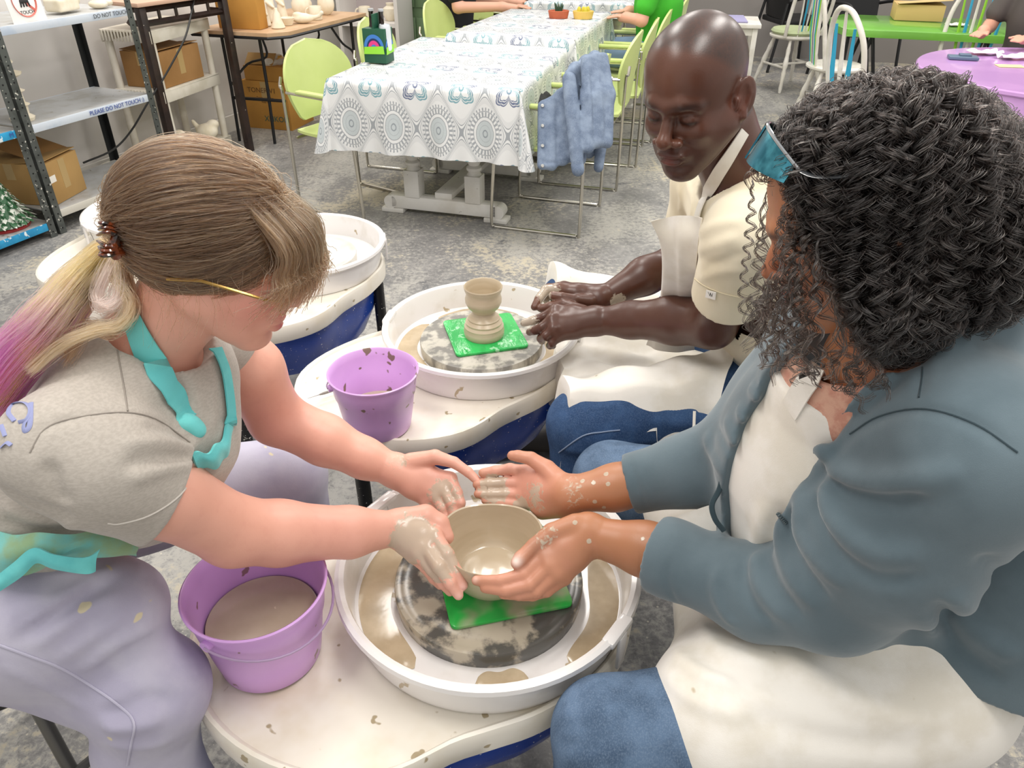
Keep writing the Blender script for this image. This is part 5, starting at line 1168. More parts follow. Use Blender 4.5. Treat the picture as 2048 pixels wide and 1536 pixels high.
# ---- straight brown hair gathered at the back
c0 = np.array([-.022, 0, .036]); R0 = np.array([.1135, .0905, .1000])
def toshell(q, lift): d = (q - c0) / R0; n = np.linalg.norm(d, axis=-1, keepdims=True); return c0 + d / n * (R0 + lift[..., None])
def A_w(q): return aC + q @ aB.T * .96
clip = np.array([-.128, -.020, .012])
N_ = 11000; part = rng.random(N_)
kind = rng.random(N_)
st = np.empty((N_, 3))
t_ = rng.random(N_); sd = np.where(rng.random(N_) < .72, -1, 1)
# starts: part line, hairline round the temple and ear, and anywhere on the side
st = np.stack([.088 - .10 * t_, sd * (.004 + .01 * rng.random(N_)), .075 + .062 * np.sin(t_ * pi * .62)], 1)
m_ = kind > .42; a_ = rng.random(m_.sum())
hl = np.array([[.088, .012, .078], [.080, .045, .060], [.064, .068, .030], [.034, .085, -.014], [.004, .090, -.036], [-.030, .086, -.056], [-.062, .060, -.072], [-.085, .02, -.070]])
hl_i = a_ * (len(hl) - 1); i0 = np.minimum(hl_i.astype(int), len(hl) - 2); fr = (hl_i - i0)[:, None]; hp = hl[i0] * (1 - fr) + hl[i0 + 1] * fr
up_ = (rng.random(m_.sum()) ** 1.3)[:, None] * .35; hp[:, 1] *= sd[m_]; hp = hp + (np.array([-.03, 0, .11]) - hp) * up_ * (rng.random((m_.sum(), 1)) < .7)
st[m_] = hp
st += rng.normal(0, .003, st.shape)
lift = rng.uniform(-.001, .0055, N_)
KK = 14; tt = np.linspace(0, 1, KK); en = clip + rng.normal(0, 1, (N_, 3)) * np.array([.004, .010, .011])
P_ = []
for t in tt:
    w = t ** 1.05; q = st * (1 - w) + en * w; sag = np.sin(pi * t) * .048; q = q + np.array([0, 0, -1.]) * (sag * (1 - np.abs(st[:, 2:3] - .03) * 3)) * .6
    qs = toshell(q, lift * np.sin(pi * min(.95, t + .1)) + .001 * np.sin(9 * t + part * 40)); k = max(0, (t - .88) / .12); P_.append(qs * (1 - k * .6) + q * k * .6)
P_ = np.stack(P_, 1) + rng.normal(0, .0007, (N_, 1, 3)) + np.cumsum(rng.normal(0, .0004, (N_, KK, 3)), 1)
def hcol(n, k, base=('4a3423', '644a33', '866a4c', '38271b'), pr=(.35, .35, .12, .18)):
    c = np.stack([lincol(b) for b in base])[rng.choice(4, n, p=pr)]; return np.repeat(c[:, None] * rng.uniform(.8, 1.15, (n, 1, 1)), k, 1)
W1 = A_w(P_); C1 = hcol(N_, KK)
# fringe falling forward
NB = 1700; y0 = np.clip(rng.normal(-.006, .026, NB), -.060, .05); bk = rng.random(NB) ** .6; s0 = toshell(np.stack([.085 - 6 * y0 ** 2 - bk * .105, y0 * (1 - .55 * bk), .080 + bk * .045], 1), rng.uniform(-.001, .003, NB)); L_ = rng.beta(1.6, 2.4, NB)[:, None] * .85; yy = y0[:, None]
sprd = rng.normal(0, 1, (NB, 1))
ctrl = np.stack([s0, np.concatenate([.102 - 5 * yy ** 2 + .003 * sprd, yy * 1.15, .072 + .004 * sprd], 1), np.concatenate([.119 - 6.5 * yy ** 2 + .005 * sprd, yy * 1.35 + .004 * sprd, .035 * np.ones((NB, 1))], 1),
                 np.concatenate([.126 - 7 * yy ** 2 + .006 * sprd, yy * 1.5 + .007 * sprd, .035 - .045 * L_], 1), np.concatenate([.118 - 7 * yy ** 2 + .010 * sprd, yy * 1.6 + .010 * sprd, .035 - .085 * L_], 1)], 1)
P2 = smoothpaths(ctrl, KK) + np.cumsum(rng.normal(0, .0006, (NB, KK, 3)), 1); C2 = hcol(NB, KK, ('54402c', '6e553c', '8a6f51', '432f20'))
W2 = A_w(P2)
# loose wisps round the temple, nape and crown
NW = 230; s0 = st[rng.choice(N_, NW)]; drn = rng.normal(0, 1, (NW, 3)); q1 = toshell(s0, rng.uniform(.004, .012, NW)); q2 = q1 + drn * .012 + np.array([.008, 0, -.022]); q3 = q2 + drn[:, ::-1] * .012 + np.array([.0, 0, -.030]) * rng.uniform(.2, 1.5, (NW, 1))
W3 = A_w(smoothpaths(np.stack([toshell(s0, np.zeros(NW)), q1, q2, q3], 1), KK)); C3 = hcol(NW, KK, ('6e5439', '8b7252', 'a08868', '54402c'))
# ponytail
NP = 3200; g = np.array([PD(*p) for p in [(232, 490, .985), (200, 520, .962), (150, 580, .945), (95, 650, .93), (35, 712, .925), (-30, 795, .92)]]); wd = np.array([.010, .014, .021, .025, .026, .026])
off = rng.normal(0, 1, (NP, 3)) * np.array([.55, .55, .9]); off /= np.maximum(1, np.linalg.norm(off, axis=1, keepdims=True) / 1.2)
ctrl = g[None] + off[:, None] * wd[None, :, None] + rng.normal(0, .002, (NP, 6, 3)); P4 = smoothpaths(ctrl, KK); tcol = np.linspace(0, 1, KK)[None] + rng.normal(0, .10, (NP, 1)) + off[:, 2:3] * -.08
ramp = [(0, '9a7448'), (.12, 'ba8d4e'), (.34, 'cba066'), (.52, 'cf9682'), (.66, 'c46c92'), (.8, 'b04c90'), (1.1, '9c3f84')]; xs = [r[0] for r in ramp]; cs = np.stack([lincol(r[1]) for r in ramp]); C4 = np.stack([np.interp(tcol, xs, cs[:, j]) for j in range(3)], -1)
dk = (rng.random(NP) < .16)[:, None, None] * (off[:, 2] < .3)[:, None, None]; C4 = np.where(dk, lincol('7b5a3c') * 1.0, C4)
# loops and ends hanging below the clip
NL = 420; g2 = [np.array([PD(*p) for p in L]) for L in ([(236, 500, .97), (212, 545, .945), (196, 590, .935), (205, 612, .93), (232, 600, .935), (240, 555, .95), (238, 520, .96)], [(240, 505, .96), (236, 560, .95), (262, 610, .94), (240, 650, .935), (190, 660, .93), (120, 690, .92), (60, 740, .91)], [(245, 520, .96), (262, 590, .95), (250, 640, .945), (215, 665, .94), (180, 650, .94), (150, 690, .93), (130, 720, .93)])]
ck = rng.choice(3, NL, p=[.30, .5, .2]); ctrl = np.stack([g2[k] for k in ck]) + rng.normal(0, .0045, (NL, 1, 3)) + rng.normal(0, .0012, (NL, 7, 3)); P5 = smoothpaths(ctrl, KK)
c5 = np.array([lincol('d9a69a'), lincol('b8926a'), lincol('6f5038')])[ck]; C5 = np.repeat(c5[:, None] * rng.uniform(.8, 1.2, (NL, 1, 1)), KK, 1)
HM = hairmat('straight_hair'); 
base = Sculpt(); base.ell(A_w(c0[None])[0], R0 * .96 - .003, aB); base.ell(aL(-.06, 0, -.012), [.048, .064, .046], aB, k=.03)
fp_ = aL(.050, 0, .0); base.ops.append(('&', .01, lambda P_: np.minimum.reduce([((P_ - aL(.072, 0, .05).astype(F4)) @ (aB[:, 0] * .93 - aB[:, 2] * .36).astype(F4)), P_[:, 0] * 0 + 9])))
base.ops.append(('&', .01, lambda P_: ((P_ - aL(.02, 0, -.012).astype(F4)) @ (aB[:, 0] * .35 - aB[:, 2] * .93).astype(F4))))
base.cone(PD(240, 490, .99), PD(150, 580, .945), .016, .022, .01); base.chain([PD(150, 580, .945), PD(60, 695, .925), PD(-10, 790, .92)], [.018, .020, .018], .01)
def basecol(P_):
    q = (P_ - aC.astype(F4)) @ aB.astype(F4); t = np.clip((-q[:, 0] - .12) / .25, 0, 1); return np.stack([np.interp(t, [0, .1, .35, .6, 1], [lincol(c)[j] for c in ('35261a', 'a08050', 'd0a080', 'b8608c', '9a4080')]) for j in range(3)], 1)
hb_ = put(mesh_obj('hair_base', [base.mesh(aC - .42, aC + .2, .005)], mat('brown_hair_base', attr='Col', rough=.6)), SHE); 
hb_.data.color_attributes.new('Col', 'FLOAT_COLOR', 'POINT'); co = np.zeros(len(hb_.data.vertices) * 3, F4); hb_.data.vertices.foreach_get('co', co); cc = np.ones((len(hb_.data.vertices), 4), F4); cc[:, :3] = basecol(co.reshape(-1, 3)); hb_.data.color_attributes['Col'].data.foreach_set('color', cc.ravel())
put(curves_obj('hair', np.concatenate([W1, W2]), .00042, .00026, HM, None, np.concatenate([C1, C2])), SHE)
put(curves_obj('hair_wisps', W3, .00022, .00012, HM, None, C3), SHE)
put(curves_obj('ponytail', np.concatenate([P4, P5]), .00040, .00026, HM, None, np.concatenate([C4, C5])), SHE)
# tortoiseshell claw clip
TS = mat('tortoiseshell', '6a2f12', .15, '1d0f0a', 70, .42, .58, coat=.5)
hc_ = thing('hair_clip', 'tortoiseshell claw clip holding the ponytail of the woman in turquoise', 'hair clip', PD(214, 480, .96))
cl0 = PD(214, 480, .96)
for sgn, nm in ((1, 'claw'), (-1, 'claw')):
    for k in range(3):
        a = PD(246, 480 + sgn * (6 + 9 * k) , .895) - cl0; b = PD(216 - 4 * k, 478 + sgn * (14 + 9 * k), .875) - cl0; c = PD(197 + 3 * k, 476 + sgn * (6 + 11 * k), .89) - cl0
        MB().tube(spline([a, b, c], 6), list(np.linspace(.0075, .003, 13)), 8, flat=.55).build('claw', TS, hc_)
MB().tube([PD(236, 468, .885) - cl0, PD(226, 495, .88) - cl0, PD(234, 514, .89) - cl0], .006, 8).build('hinge', TS, hc_)
# ---- curly dark hair
V = Sculpt(); cc_ = lambda u, v, t, rx, ry, rz: V.ell(PD(u, v, t), [rx, ry, rz], CAMB, k=.03)
V.ell(cL(-.02, 0, .04), [.106, .088, .098], cB); cc_(1810, 425, .87, .118, .128, .12); cc_(1705, 560, .81, .058, .070, .055); cc_(1910, 490, .86, .085, .088, .09); cc_(1760, 610, .86, .07, .055, .07)
V.ops.append(('&', .01, lambda P_: ((P_ - cL(.046, 0, .03).astype(F4)) @ (cB[:, 0] * .97 - cB[:, 2] * .2).astype(F4))))
Vb = cutcopy(V); 0
CB = mat('dark_hair_base', '0c0a09', .9, '171210', 60, spec=.1)
put(mesh_obj('hair_base', [V.mesh(PD(1815, 400, .87) - .3, PD(1815, 400, .87) + .3, .006)], CB), HER)
NC, NS, KC = 1300, 9, 56
dirs = rng.normal(0, 1, (NC * 3, 3)); dirs /= np.linalg.norm(dirs, axis=1, keepdims=True); o_ = PD(1790, 400, .87)
hit = V.march(o_ + 0 * dirs, -dirs, 1) if False else None
# start points: random points just under the surface, found by marching inwards from outside
src = o_ + dirs * .34; sp_ = V.march(src.astype(F4), (-dirs).astype(F4) * 1.0) if False else None
def inward(S_, o, d, n=70):
    t = np.zeros(len(d), F4); o = o.astype(F4); d = d.astype(F4)
    for _ in range(n): t += np.clip(S_(o + d * t[:, None]), -.02, .05) * .8
    return o + d * t[:, None]
tgt = o_ + rng.normal(0, .05, (NC * 3, 3)); nx = NC // 2; src[:nx] = cL(-.01, 0, .30) + rng.normal(0, .05, (nx, 3)); tgt[:nx] = cL(-.01, 0, .10) + rng.normal(0, .055, (nx, 3)); dd = tgt - src; dd /= np.linalg.norm(dd, axis=1, keepdims=True); sp_ = inward(V, src, dd)
ql = (sp_ - cC) @ cB; ok = (np.abs(V(sp_)) < .004) & ~((ql[:, 0] > .052) & (ql[:, 2] < .07) & (np.abs(ql[:, 1]) < .062)) & (sp_[:, 2] > o_[2] - .125)
wgt = ((sp_ - CO) / np.linalg.norm(sp_ - CO, axis=1, keepdims=True) * V.grad(sp_, .004)).sum(1) < .35; ok &= wgt | (rng.random(len(ok)) < .3)
sp_ = sp_[ok][:NC]; NC = len(sp_)
cen = sp_.copy(); path = [cen.copy()]; grav = np.array([0, 0, -1.]); ln = rng.uniform(.10, .20, NC); stp = ln / (KC - 1)
crown = cL(-.01, 0, .13); lat = sp_ - crown; lat[:, 2] = 0; lat /= np.linalg.norm(lat, axis=1, keepdims=True) + 1e-6; jit = rng.normal(0, .25, (NC, 3))
v_ = grav * .9 + lat * .45 + jit * .5; v_ /= np.linalg.norm(v_, axis=1, keepdims=True); depth = rng.uniform(-.004, .010, NC)
for k in range(KC - 1):
    if k % 3 == 0:
        g_ = V.grad(cen, .004); d_ = V(cen)
        v_ = v_ * .8 + grav * .22 + lat * .05; v_ -= g_ * np.minimum((v_ * g_).sum(1), 99)[:, None] * (d_ < .02)[:, None] * .9; v_ /= np.linalg.norm(v_, axis=1, keepdims=True)
        cen = cen + g_ * np.clip(depth - d_, -.004, .006)[:, None] * .5
    cen = cen + v_ * stp[:, None]; path.append(cen.copy())
path = np.stack(path, 1)
tan = np.gradient(path, axis=1); tan /= np.linalg.norm(tan, axis=2, keepdims=True) + 1e-9
rf = np.array([.3, .8, .5]); n1 = np.cross(tan, rf); n1 /= np.linalg.norm(n1, axis=2, keepdims=True); n2 = np.cross(tan, n1)
rad_c = rng.uniform(.004, .0095, NC); pit = rng.uniform(.020, .034, NC); ph0 = rng.uniform(0, 2 * pi, NC); sgn = rng.choice([-1, 1], NC)
strands = []; cols = []
s_len = np.linspace(0, 1, KC)[None] * ln[:, None]
for j in range(NS):
    ph = ph0[:, None] + sgn[:, None] * 2 * pi * s_len / pit[:, None] * rng.uniform(.98, 1.02, (NC, 1)) + rng.normal(0, .22, (NC, 1))
    rr = rad_c[:, None] * (.25 + .75 * np.minimum(1, s_len / .05)) * rng.uniform(.82, 1.18, (NC, 1))
    offs = rng.normal(0, .0013, (NC, 1, 3)) * (1 + np.linspace(0, 1, KC)[None, :, None])
    strands.append(path + n1 * (np.cos(ph) * rr)[..., None] + n2 * (np.sin(ph) * rr)[..., None] + offs)
    b = np.where(rng.random((NC, 1)) < .07, lincol('5a524b')[None], np.where(rng.random((NC, 1)) < .3, lincol('211a17')[None], lincol('0e0b0a')[None])); cols.append(np.repeat(b[:, None], KC, 1))
ST = np.concatenate(strands); CC = np.concatenate(cols)
# ringlets framing the face on both sides
GL_ = [[(1540, 372, .88), (1522, 450, .89), (1514, 560, .89), (1512, 660, .89)], [(1534, 380, .90), (1512, 500, .90), (1508, 600, .91), (1530, 700, .91)], [(1622, 360, .80), (1612, 460, .78), (1604, 560, .77), (1590, 690, .78)], [(1606, 350, .80), (1598, 440, .785), (1592, 520, .78), (1574, 620, .78)],
       [(1560, 590, .86), (1535, 620, .86), (1525, 670, .86), (1535, 740, .87)], [(1610, 400, .79), (1600, 520, .775), (1610, 640, .775), (1600, 740, .78)], [(1640, 500, .78), (1630, 600, .77), (1640, 690, .775), (1625, 770, .78)], [(1580, 560, .80), (1550, 590, .80), (1520, 630, .81), (1515, 690, .82)],
       [(1680, 560, .78), (1690, 660, .77), (1680, 740, .78), (1700, 790, .78)], [(1545, 560, .84), (1560, 610, .83), (1590, 660, .82), (1560, 720, .82)], [(1730, 600, .79), (1750, 680, .79), (1740, 740, .8), (1760, 770, .8)], [(1570, 330, .82), (1548, 345, .81), (1532, 352, .81), (1540, 375, .81)]]
f_st = []
for gi, g in enumerate(GL_):
    for rep in range(5 if gi > 1 else 2):
        gp = np.array([PD(*p) for p in g]) + rng.normal(0, .007, 3) + rng.normal(0, .006, (len(g), 3)); p_ = smoothpaths(gp[None], KC)[0]; tn = np.gradient(p_, axis=0); tn /= np.linalg.norm(tn, axis=1, keepdims=True); a1 = np.cross(tn, rf); a1 /= np.linalg.norm(a1, axis=1, keepdims=True); a2 = np.cross(tn, a1)
        L = np.linalg.norm(gp[-1] - gp[0]); r_ = rng.uniform(.0035, .009); pt = rng.uniform(.017, .03); p0 = rng.uniform(0, 6.28); wv_ = np.interp(np.linspace(0, 1, KC), np.linspace(0, 1, 6), rng.uniform(-2.2, 2.2, 6)); rv_ = np.interp(np.linspace(0, 1, KC), np.linspace(0, 1, 6), rng.uniform(.35, 1.25, 6))
        for j in range(7):
            ph = p0 + wv_ + 2 * pi * np.linspace(0, 1, KC) * L / pt + rng.normal(0, .25); rr = r_ * rv_ * np.clip(np.linspace(0, 3, KC), .3, 1) * rng.uniform(.8, 1.2); f_st.append(p_ + a1 * (np.cos(ph) * rr)[:, None] + a2 * (np.sin(ph) * rr)[:, None] + rng.normal(0, .0012, 3))
F_ = np.array(f_st); FC = np.repeat(np.where(rng.random((len(F_), 1)) < .25, lincol('3f3731')[None], lincol('120e0c')[None])[:, None], KC, 1)
put(curves_obj('hair', np.concatenate([ST, F_]), .00036, .00022, hairmat('curly_hair', rough=.22, rr=.4), None, np.concatenate([CC, FC])), HER)
# mirrored sunglasses pushed up on the curly hair
sg = thing('sunglasses', 'blue mirrored sunglasses pushed up on the curly-haired woman\'s head', 'sunglasses', (0, 0, 0))
ug = np.array([-.72, 0, .69]); ug /= np.linalg.norm(ug); fg = np.array([.69, 0, .72]); G0 = np.array([.068, 0, .098])
SP = lambda x, y, z: cL(*(G0 + fg * x + np.array([0, y, 0]) + ug * z))
LENS = mat('blue_mirror', '5aa9bd', .06, '2f6c80', 25, .4, .6, metal=.85)
for s in (-1, 1):
    MB().grid(lambda u, v, s=s: SP(.030 - (abs(.003 + u * .057)) ** 2 * 9.5, s * (.003 + u * .057), (v - .5) * (.040 - .022 * u ** 2)), 14, 8, .0018).build('lens', LENS, sg)
    e = [SP(.030 - y_ ** 2 * 9.5, s * y_, .021 - .010 * (y_ / .062) ** 2) for y_ in np.linspace(0, .064, 12)]; MB().tube(e, .0022, 8).build('brow_bar', mat('silver_frame', 'b8bcc0', .15, metal=1), sg)
    tpl = [SP(-.009, s * .063, .010), SP(-.022, s * .076, .014), SP(-.040, s * .086, .026), SP(-.062, s * .088, .045), SP(-.085, s * .084, .062)]
    MB().tube(spline(tpl, 5), .0042, 8, flat=.5).build('temple_arm', mat('smoked_plastic', '2b2f33', .15, coat=.5), sg)
# ================================================================ BACKGROUND THINGS
def toR(w): return np.array([w @ E1, w @ E2, w[2]])
def PQ(u, v, q): d = ray(u, v); return CO + d * ((q - CO @ E2) / (d @ E2))
def PPp(u, v, p): d = ray(u, v); return CO + d * ((p - CO @ E1) / (d @ E1))
KRAFT = mat('kraft_cardboard', 'b5915a', .8, 'a8844f', 3, .35, .65, bump=.1, bscale=30); KRAFT2 = mat('brown_cardboard', 'a67c4b', .8, '99703f', 3, .35, .65)
OCHRE = mat('ochre_cardboard', 'bf8b3f', .75, 'b28038', 3, .35, .65); TAPE = mat('packing_tape', 'b89c6a', .3)
BISQ = mat('bisque_ware', 'e9e0cc', .75, 'ded3ba', 12, .4, .65, bump=.1); GALV = mat('galvanised_perforated', '5f6361', .45, '4a4e4c', 9, .4, .6, metal=.5, speck=[('dcdad2', 55, .66)])
LPAINT = mat('grey_shelf_paint', 'b9bbbc', .45, 'a5a49f', 8, .4, .7, speck=[('8a8478', 20, .7)]); LIPW = mat('shelf_lip_paint', 'ccd4de', .45, 'b9c6d6', 10, .45, .7)
SKYB = mat('chipped_blue_paint', '2f9ccc', .45, '2488b8', 10, .4, .6, speck=[('dfe9ec', 28, .63)]); INKB = mat('blue_marker', '3a4f9a', .6); INKG = mat('grey_marker', '555a60', .6)
def shelfunit(label, p0, p1, q0, q1, shelves, lip, height, near_post=True, tw=0):
    """perforated-angle shelving; p front is p1; room-aligned"""
    w, d = p1 - p0, q1 - q0; ex, ey = cos(tw), sin(tw); pv = np.array([-3.27, 3.06]); dc = np.array([(p0 + p1) / 2, (q0 + q1) / 2]) - pv; dc = np.array([dc[0] * ex - dc[1] * ey, dc[0] * ey + dc[1] * ex]) + pv; t = thing('metal_shelving', label, 'shelving', RW(*dc), YAW + tw)
    for sx in (-1, 1):
        for sy in (-1, 1):
            if sy < 0 and not near_post: continue
            x, y = sx * w / 2, sy * d / 2
            MB().box((x, y - sy * .018, height / 2), (.003, .038, height)).box((x - sx * .018, y, height / 2), (.038, .003, height)).build('post', GALV if sx > 0 else mat('dark_angle_iron', '2b2d2e', .5, metal=.3), t)
            if sx > 0:
                m = MB(); z = .03
                while z < height - .02: m.cyl((x + .0012, y - sy * .019, z), (x + .0032, y - sy * .019, z), .0042, n=6); z += .038
                h = m.build('rivet_hole', mat('hole_black', '101010', .8), t); h['kind'] = 'stuff'
    for z, m_ in shelves:
        MB().box((0, 0, z), (w - .01, d - .012, .006)).build('shelf_board', LPAINT, t)
        MB().box((w / 2 - .004, 0, z - .014), (.007, d - .014, .038), bev=.002).box((-w / 2 + .004, 0, z - .014), (.006, d - .014, .036)).build('shelf_lip', m_, t)
    return t
su = shelfunit('grey metal shelving with white-edged shelves, cardboard box on its bottom shelf', -3.72, -3.27, 3.07, 3.87, [(.115, mat('dirty_white_lip', 'c9c5bb', .5)), (.545, LIPW), (.985, LIPW)], LIPW, 1.45, True, rad(-9.5))
su2 = shelfunit('metal shelving with blue-painted shelf edges, cut by the left of the photo', -3.72, -3.27, 2.2, 3.05, [(.075, SKYB), (.545, SKYB), (.985, LIPW)], SKYB, 1.45, False, rad(-9.5))
def TR(p, q, z): a_ = rad(-9.5); d0, d1 = p + 3.27, q - 3.06; return RW(-3.27 + d0 * cos(a_) - d1 * sin(a_), 3.06 + d0 * sin(a_) + d1 * cos(a_), z)
Rf = frame(TR(-3.27, 4, 0) - TR(-3.27, 3, 0), (0, 0, 1))
put_t = lambda o, r: world_parent(o, r)
put_t(text('painted_words', 'PLEASE DO NOT TOUCH :)', INKB, None, TR(-3.266, 3.62, .532), .030, Rf), su); put_t(text('painted_words', 'DO NOT TOUCH :)', INKG, None, TR(-3.266, 3.74, .972), .028, Rf), su)
put_t(text('painted_words', 'M', INKB, None, TR(-3.266, 2.99, .532), .03, Rf), su2)
def rbox(name, label, cat, a, b, depth, h, m, flaps=True, tape=True):
    """cardboard box whose aisle face runs from a to b (world points at its foot), depth towards the wall"""
    a, b = np.array(a), np.array(b); d = b - a; d[2] = 0; L = np.linalg.norm(d); d /= L; nrm_ = np.array([d[1], -d[0], 0]); c = (a + b) / 2 - nrm_ * depth / 2; rz = math.atan2(d[1], d[0]) - pi / 2
    t = thing(name, label, cat, c, rz)
    MB().box((0, 0, h / 2), (depth, L, h), bev=.002).build('carton', m, t)
    if flaps:
        for s in (-1, 1): MB().box((s * depth * .25, 0, h + .004 + .003 * (s > 0)), (depth * .5, L * .99, .003), rot=Euler((0, rad(s * -5), 0))).build('flap', m, t)
    if tape: MB().box((depth / 2 + .0006, 0, h * .62), (.0008, .05, h * .7)).build('tape', TAPE, t); MB().box((0, -L / 2 - .0006, h * .8), (.05, .0008, h * .38)).build('tape', TAPE, t)
    return t
b1 = rbox('cardboard_box', 'large cardboard box on the bottom shelf of the grey metal shelving, flap raised', 'box', PZ(112, 412, .12), PZ(174, 377, .12), .40, .215, KRAFT)
MB().box((.02, .05, .245), (.26, .20, .003), rot=Euler((rad(12), rad(18), 0))).build('flap', KRAFT2, b1); MB().box((.2005, -.10, .13), (.0012, .05, .035)).build('label_sticker', mat('paper_white', 'eeeae2', .7), b1)
# resin shelving behind
RES = mat('ivory_resin', 'd9d3c6', .45, 'cdc6b6', 6, .4, .6)
def resin():
    t = thing('plastic_shelving', 'ivory plastic shelving against the wall with a cardboard box inside', 'shelving', RW(-3.40, 4.36), YAW); w, d = .34, .58
    for sx in (-1, 1):
        for sy in (-1, 1): MB().tube([(sx * (w / 2 - .025), sy * (d / 2 - .03), z) for z in (0, .2, .5, .82)], [.020, .023, .021, .023], 12).build('leg', RES, t)
    for z in (.10, .50, .83):
        MB().box((0, 0, z), (w, d, .012), bev=.003).box((w / 2 - .004, 0, z - .03), (.008, d, .065), bev=.002).box((-w / 2 + .004, 0, z - .03), (.008, d, .065), bev=.002).build('shelf', RES, t)
        m = MB(); 
        for k in range(15): m.box((-w / 2 + .02 + k * (w - .04) / 14, -d / 2 - .002, z - .026), (.010, .008, .058), bev=.002)
        o = m.build('ribbed_edge', RES, t); o['kind'] = 'stuff'
    return t
resin()
rbox('cardboard_box', 'brown cardboard box on the middle shelf of the ivory plastic shelving', 'box', RW(-3.26, 4.14, .508), RW(-3.25, 4.52, .508), .27, .20, KRAFT2)
for i, (u, v) in enumerate([(300, 262), (372, 268)]):
    w = PQ(u, v, 4.5); w[2] = .112; S_ = Sculpt(); 
for i, (p, q) in enumerate([(-3.36, 4.22), (-3.30, 4.50)]):
    S_ = Sculpt(); c = RW(p, q, .115); S_.ell(c + [0, 0, .05], [.07, .055, .05]); S_.ell(c + [.04, .02, .09], [.04, .035, .03]); S_.chain([c + [-.05, 0, .06], c + [-.09, .02, .11]], [.02, .012], .01); S_.ops.append(('&', .002, lambda P_, z_=c[2]: z_ - P_[:, 2]))
    tag(mesh_obj('bisque_figure', [S_.mesh(c - .15, c + .17, .008)], BISQ), ['cream bisque lump with a raised tail on the lowest plastic shelf', 'cream bisque shape further back on the lowest plastic shelf'][i], 'pottery')
# slatted lower rack
t = thing('slatted_rack', 'low white slatted rack on the floor beyond the grey shelving', 'rack', RW(-3.42, 4.02), YAW)
for k in range(16): MB().box((0, -.17 + k * .0175, .105), (.36, .008, .006)).build('slat', RES, t)
for sx in (-1, 1): MB().box((sx * .175, -.04, .06), (.012, .30, .12), bev=.002).build('side_rail', RES, t)
# dark steel rack
DK = mat('brown_black_steel', '33241f', .4, '261b18', 12, .4, .6, speck=[('c9c0b2', 35, .74)])
t = thing('steel_rack', 'dark brown steel rack table with two tall posts, before the ivory shelving', 'rack', (0, 0, 0))
A, B = PZ(359, 352, 0), PZ(500, 302, 0); up_ = np.array([0, 0, 1.]); dir_ = (B - A) / np.linalg.norm(B - A); back = np.array([-dir_[1], dir_[0], 0]) * .42
back = -np.array([dir_[1], -dir_[0], 0]) * .40
def zrow(xy, v): z = (v - 768) / FPX; y, x = xy[1], xy[0]; return CAM_H + (-(y * sin(AP) * 1) - 0) if False else None
def zat(xy, v):
    k = -(v - 768) / FPX; y = xy[1]; return CAM_H + (k * y * cos(AP) - y * sin(AP)) / (cos(AP) + k * sin(AP))
zt = zat(B, -8)
for i_, C_ in enumerate((A, B)):
    MB().box(C_ + up_ * (zt + .0) / 2, (.045, .045, zt), rz=math.atan2(dir_[1], dir_[0]), bev=.003).build('post', DK, t)
for z in (zat(B, 22), zt - .012):
    MB().tube([A + up_ * z, B + up_ * z], .017, 4).tube([A + up_ * z, A + back * .3 + up_ * z], .017, 4).tube([B + up_ * z, B + back * .3 + up_ * z], .017, 4).build('rail', DK, t)
for k in range(1, 5): f = k / 5; MB().box(A + (B - A) * f + up_ * (zat(B, 22) + zt) / 2, (.014, .014, zt - zat(B, 22)), rz=math.atan2(dir_[1], dir_[0])).build('baluster', DK, t)
tag(MB().box((A + B + back * .5) / 2 + up_ * (zt + .018), (np.linalg.norm(B - A) + .1, .30, .022), rz=math.atan2(dir_[1], dir_[0]), bev=.003).build('rack_board', mat('pink_beige_board', 'c9a58e', .6)), 'pinkish board lying on top of the dark steel rack', 'board')
cb = [PD(u, v, t_) for u, v, t_ in [(392, -20, 4.6), (384, 20, 4.58), (372, 70, 4.56), (352, 112, 4.55), (325, 160, 4.54), (296, 205, 4.52), (262, 262, 4.5), (225, 300, 4.45), (166, 326, 4.4)]]
tag(MB().tube(spline(cb, 6), .0055, 8).build('power_cable', mat('black_rubber', '242424', .5)), 'black power cable hanging in front of the dark steel rack', 'cable')
# folding table with bisque ware
FT = thing('folding_table', 'beige folding table with black steel legs, unglazed pottery on top', 'table', (0, 0, 0)); BLK = mat('black_tube', '18181a', .4)
def fq(p, q, z=0): return RW(p, q, z)
poly = [fq(-3.42, 4.72), fq(-2.86, 4.70), fq(-2.76, 4.80), fq(-2.64, 5.72), fq(-3.30, 5.80)]
MB().prism([p[:2] for p in poly], .722, .748).build('table_top', mat('beige_laminate', 'c9a886', .5, 'bd9b78', 6, .4, .6), FT)
MB().tube([np.array([p[0], p[1], .718]) for p in poly], .010, 6, closed=True).build('edge_frame', BLK, FT)
for a in (4.86, 5.62):
    for p in (-3.30, -3.02 if a < 5 else -2.72): MB().tube([fq(p, a, .72), fq(p, a, .36), fq(p - .02, a + .01, .0)], .011, 8).build('leg', BLK, FT)
    MB().tube([fq(-3.30, a, .30), fq(-2.9, a, .30)], .011, 8).build('cross_bar', BLK, FT); MB().tube(spline([fq(-3.02, a + .03, .70), fq(-3.05, a + .10, .56), fq(-3.22, a + .12, .50), fq(-3.30, a, .38)], 4), .008, 8).build('brace', BLK, FT)
MB().tube(spline([fq(-2.72, 5.3, .71), fq(-2.72, 5.45, .58), fq(-2.72, 5.6, .50), fq(-2.72, 5.62, .40)], 4), .008, 8).build('brace', BLK, FT)
tb = rbox('cardboard_box', 'yellow-brown carton on the floor under the folding table, printed TONER', 'box', PZ(585, 262, 0), PZ(628, 240, 0), .37, .34, OCHRE, False)
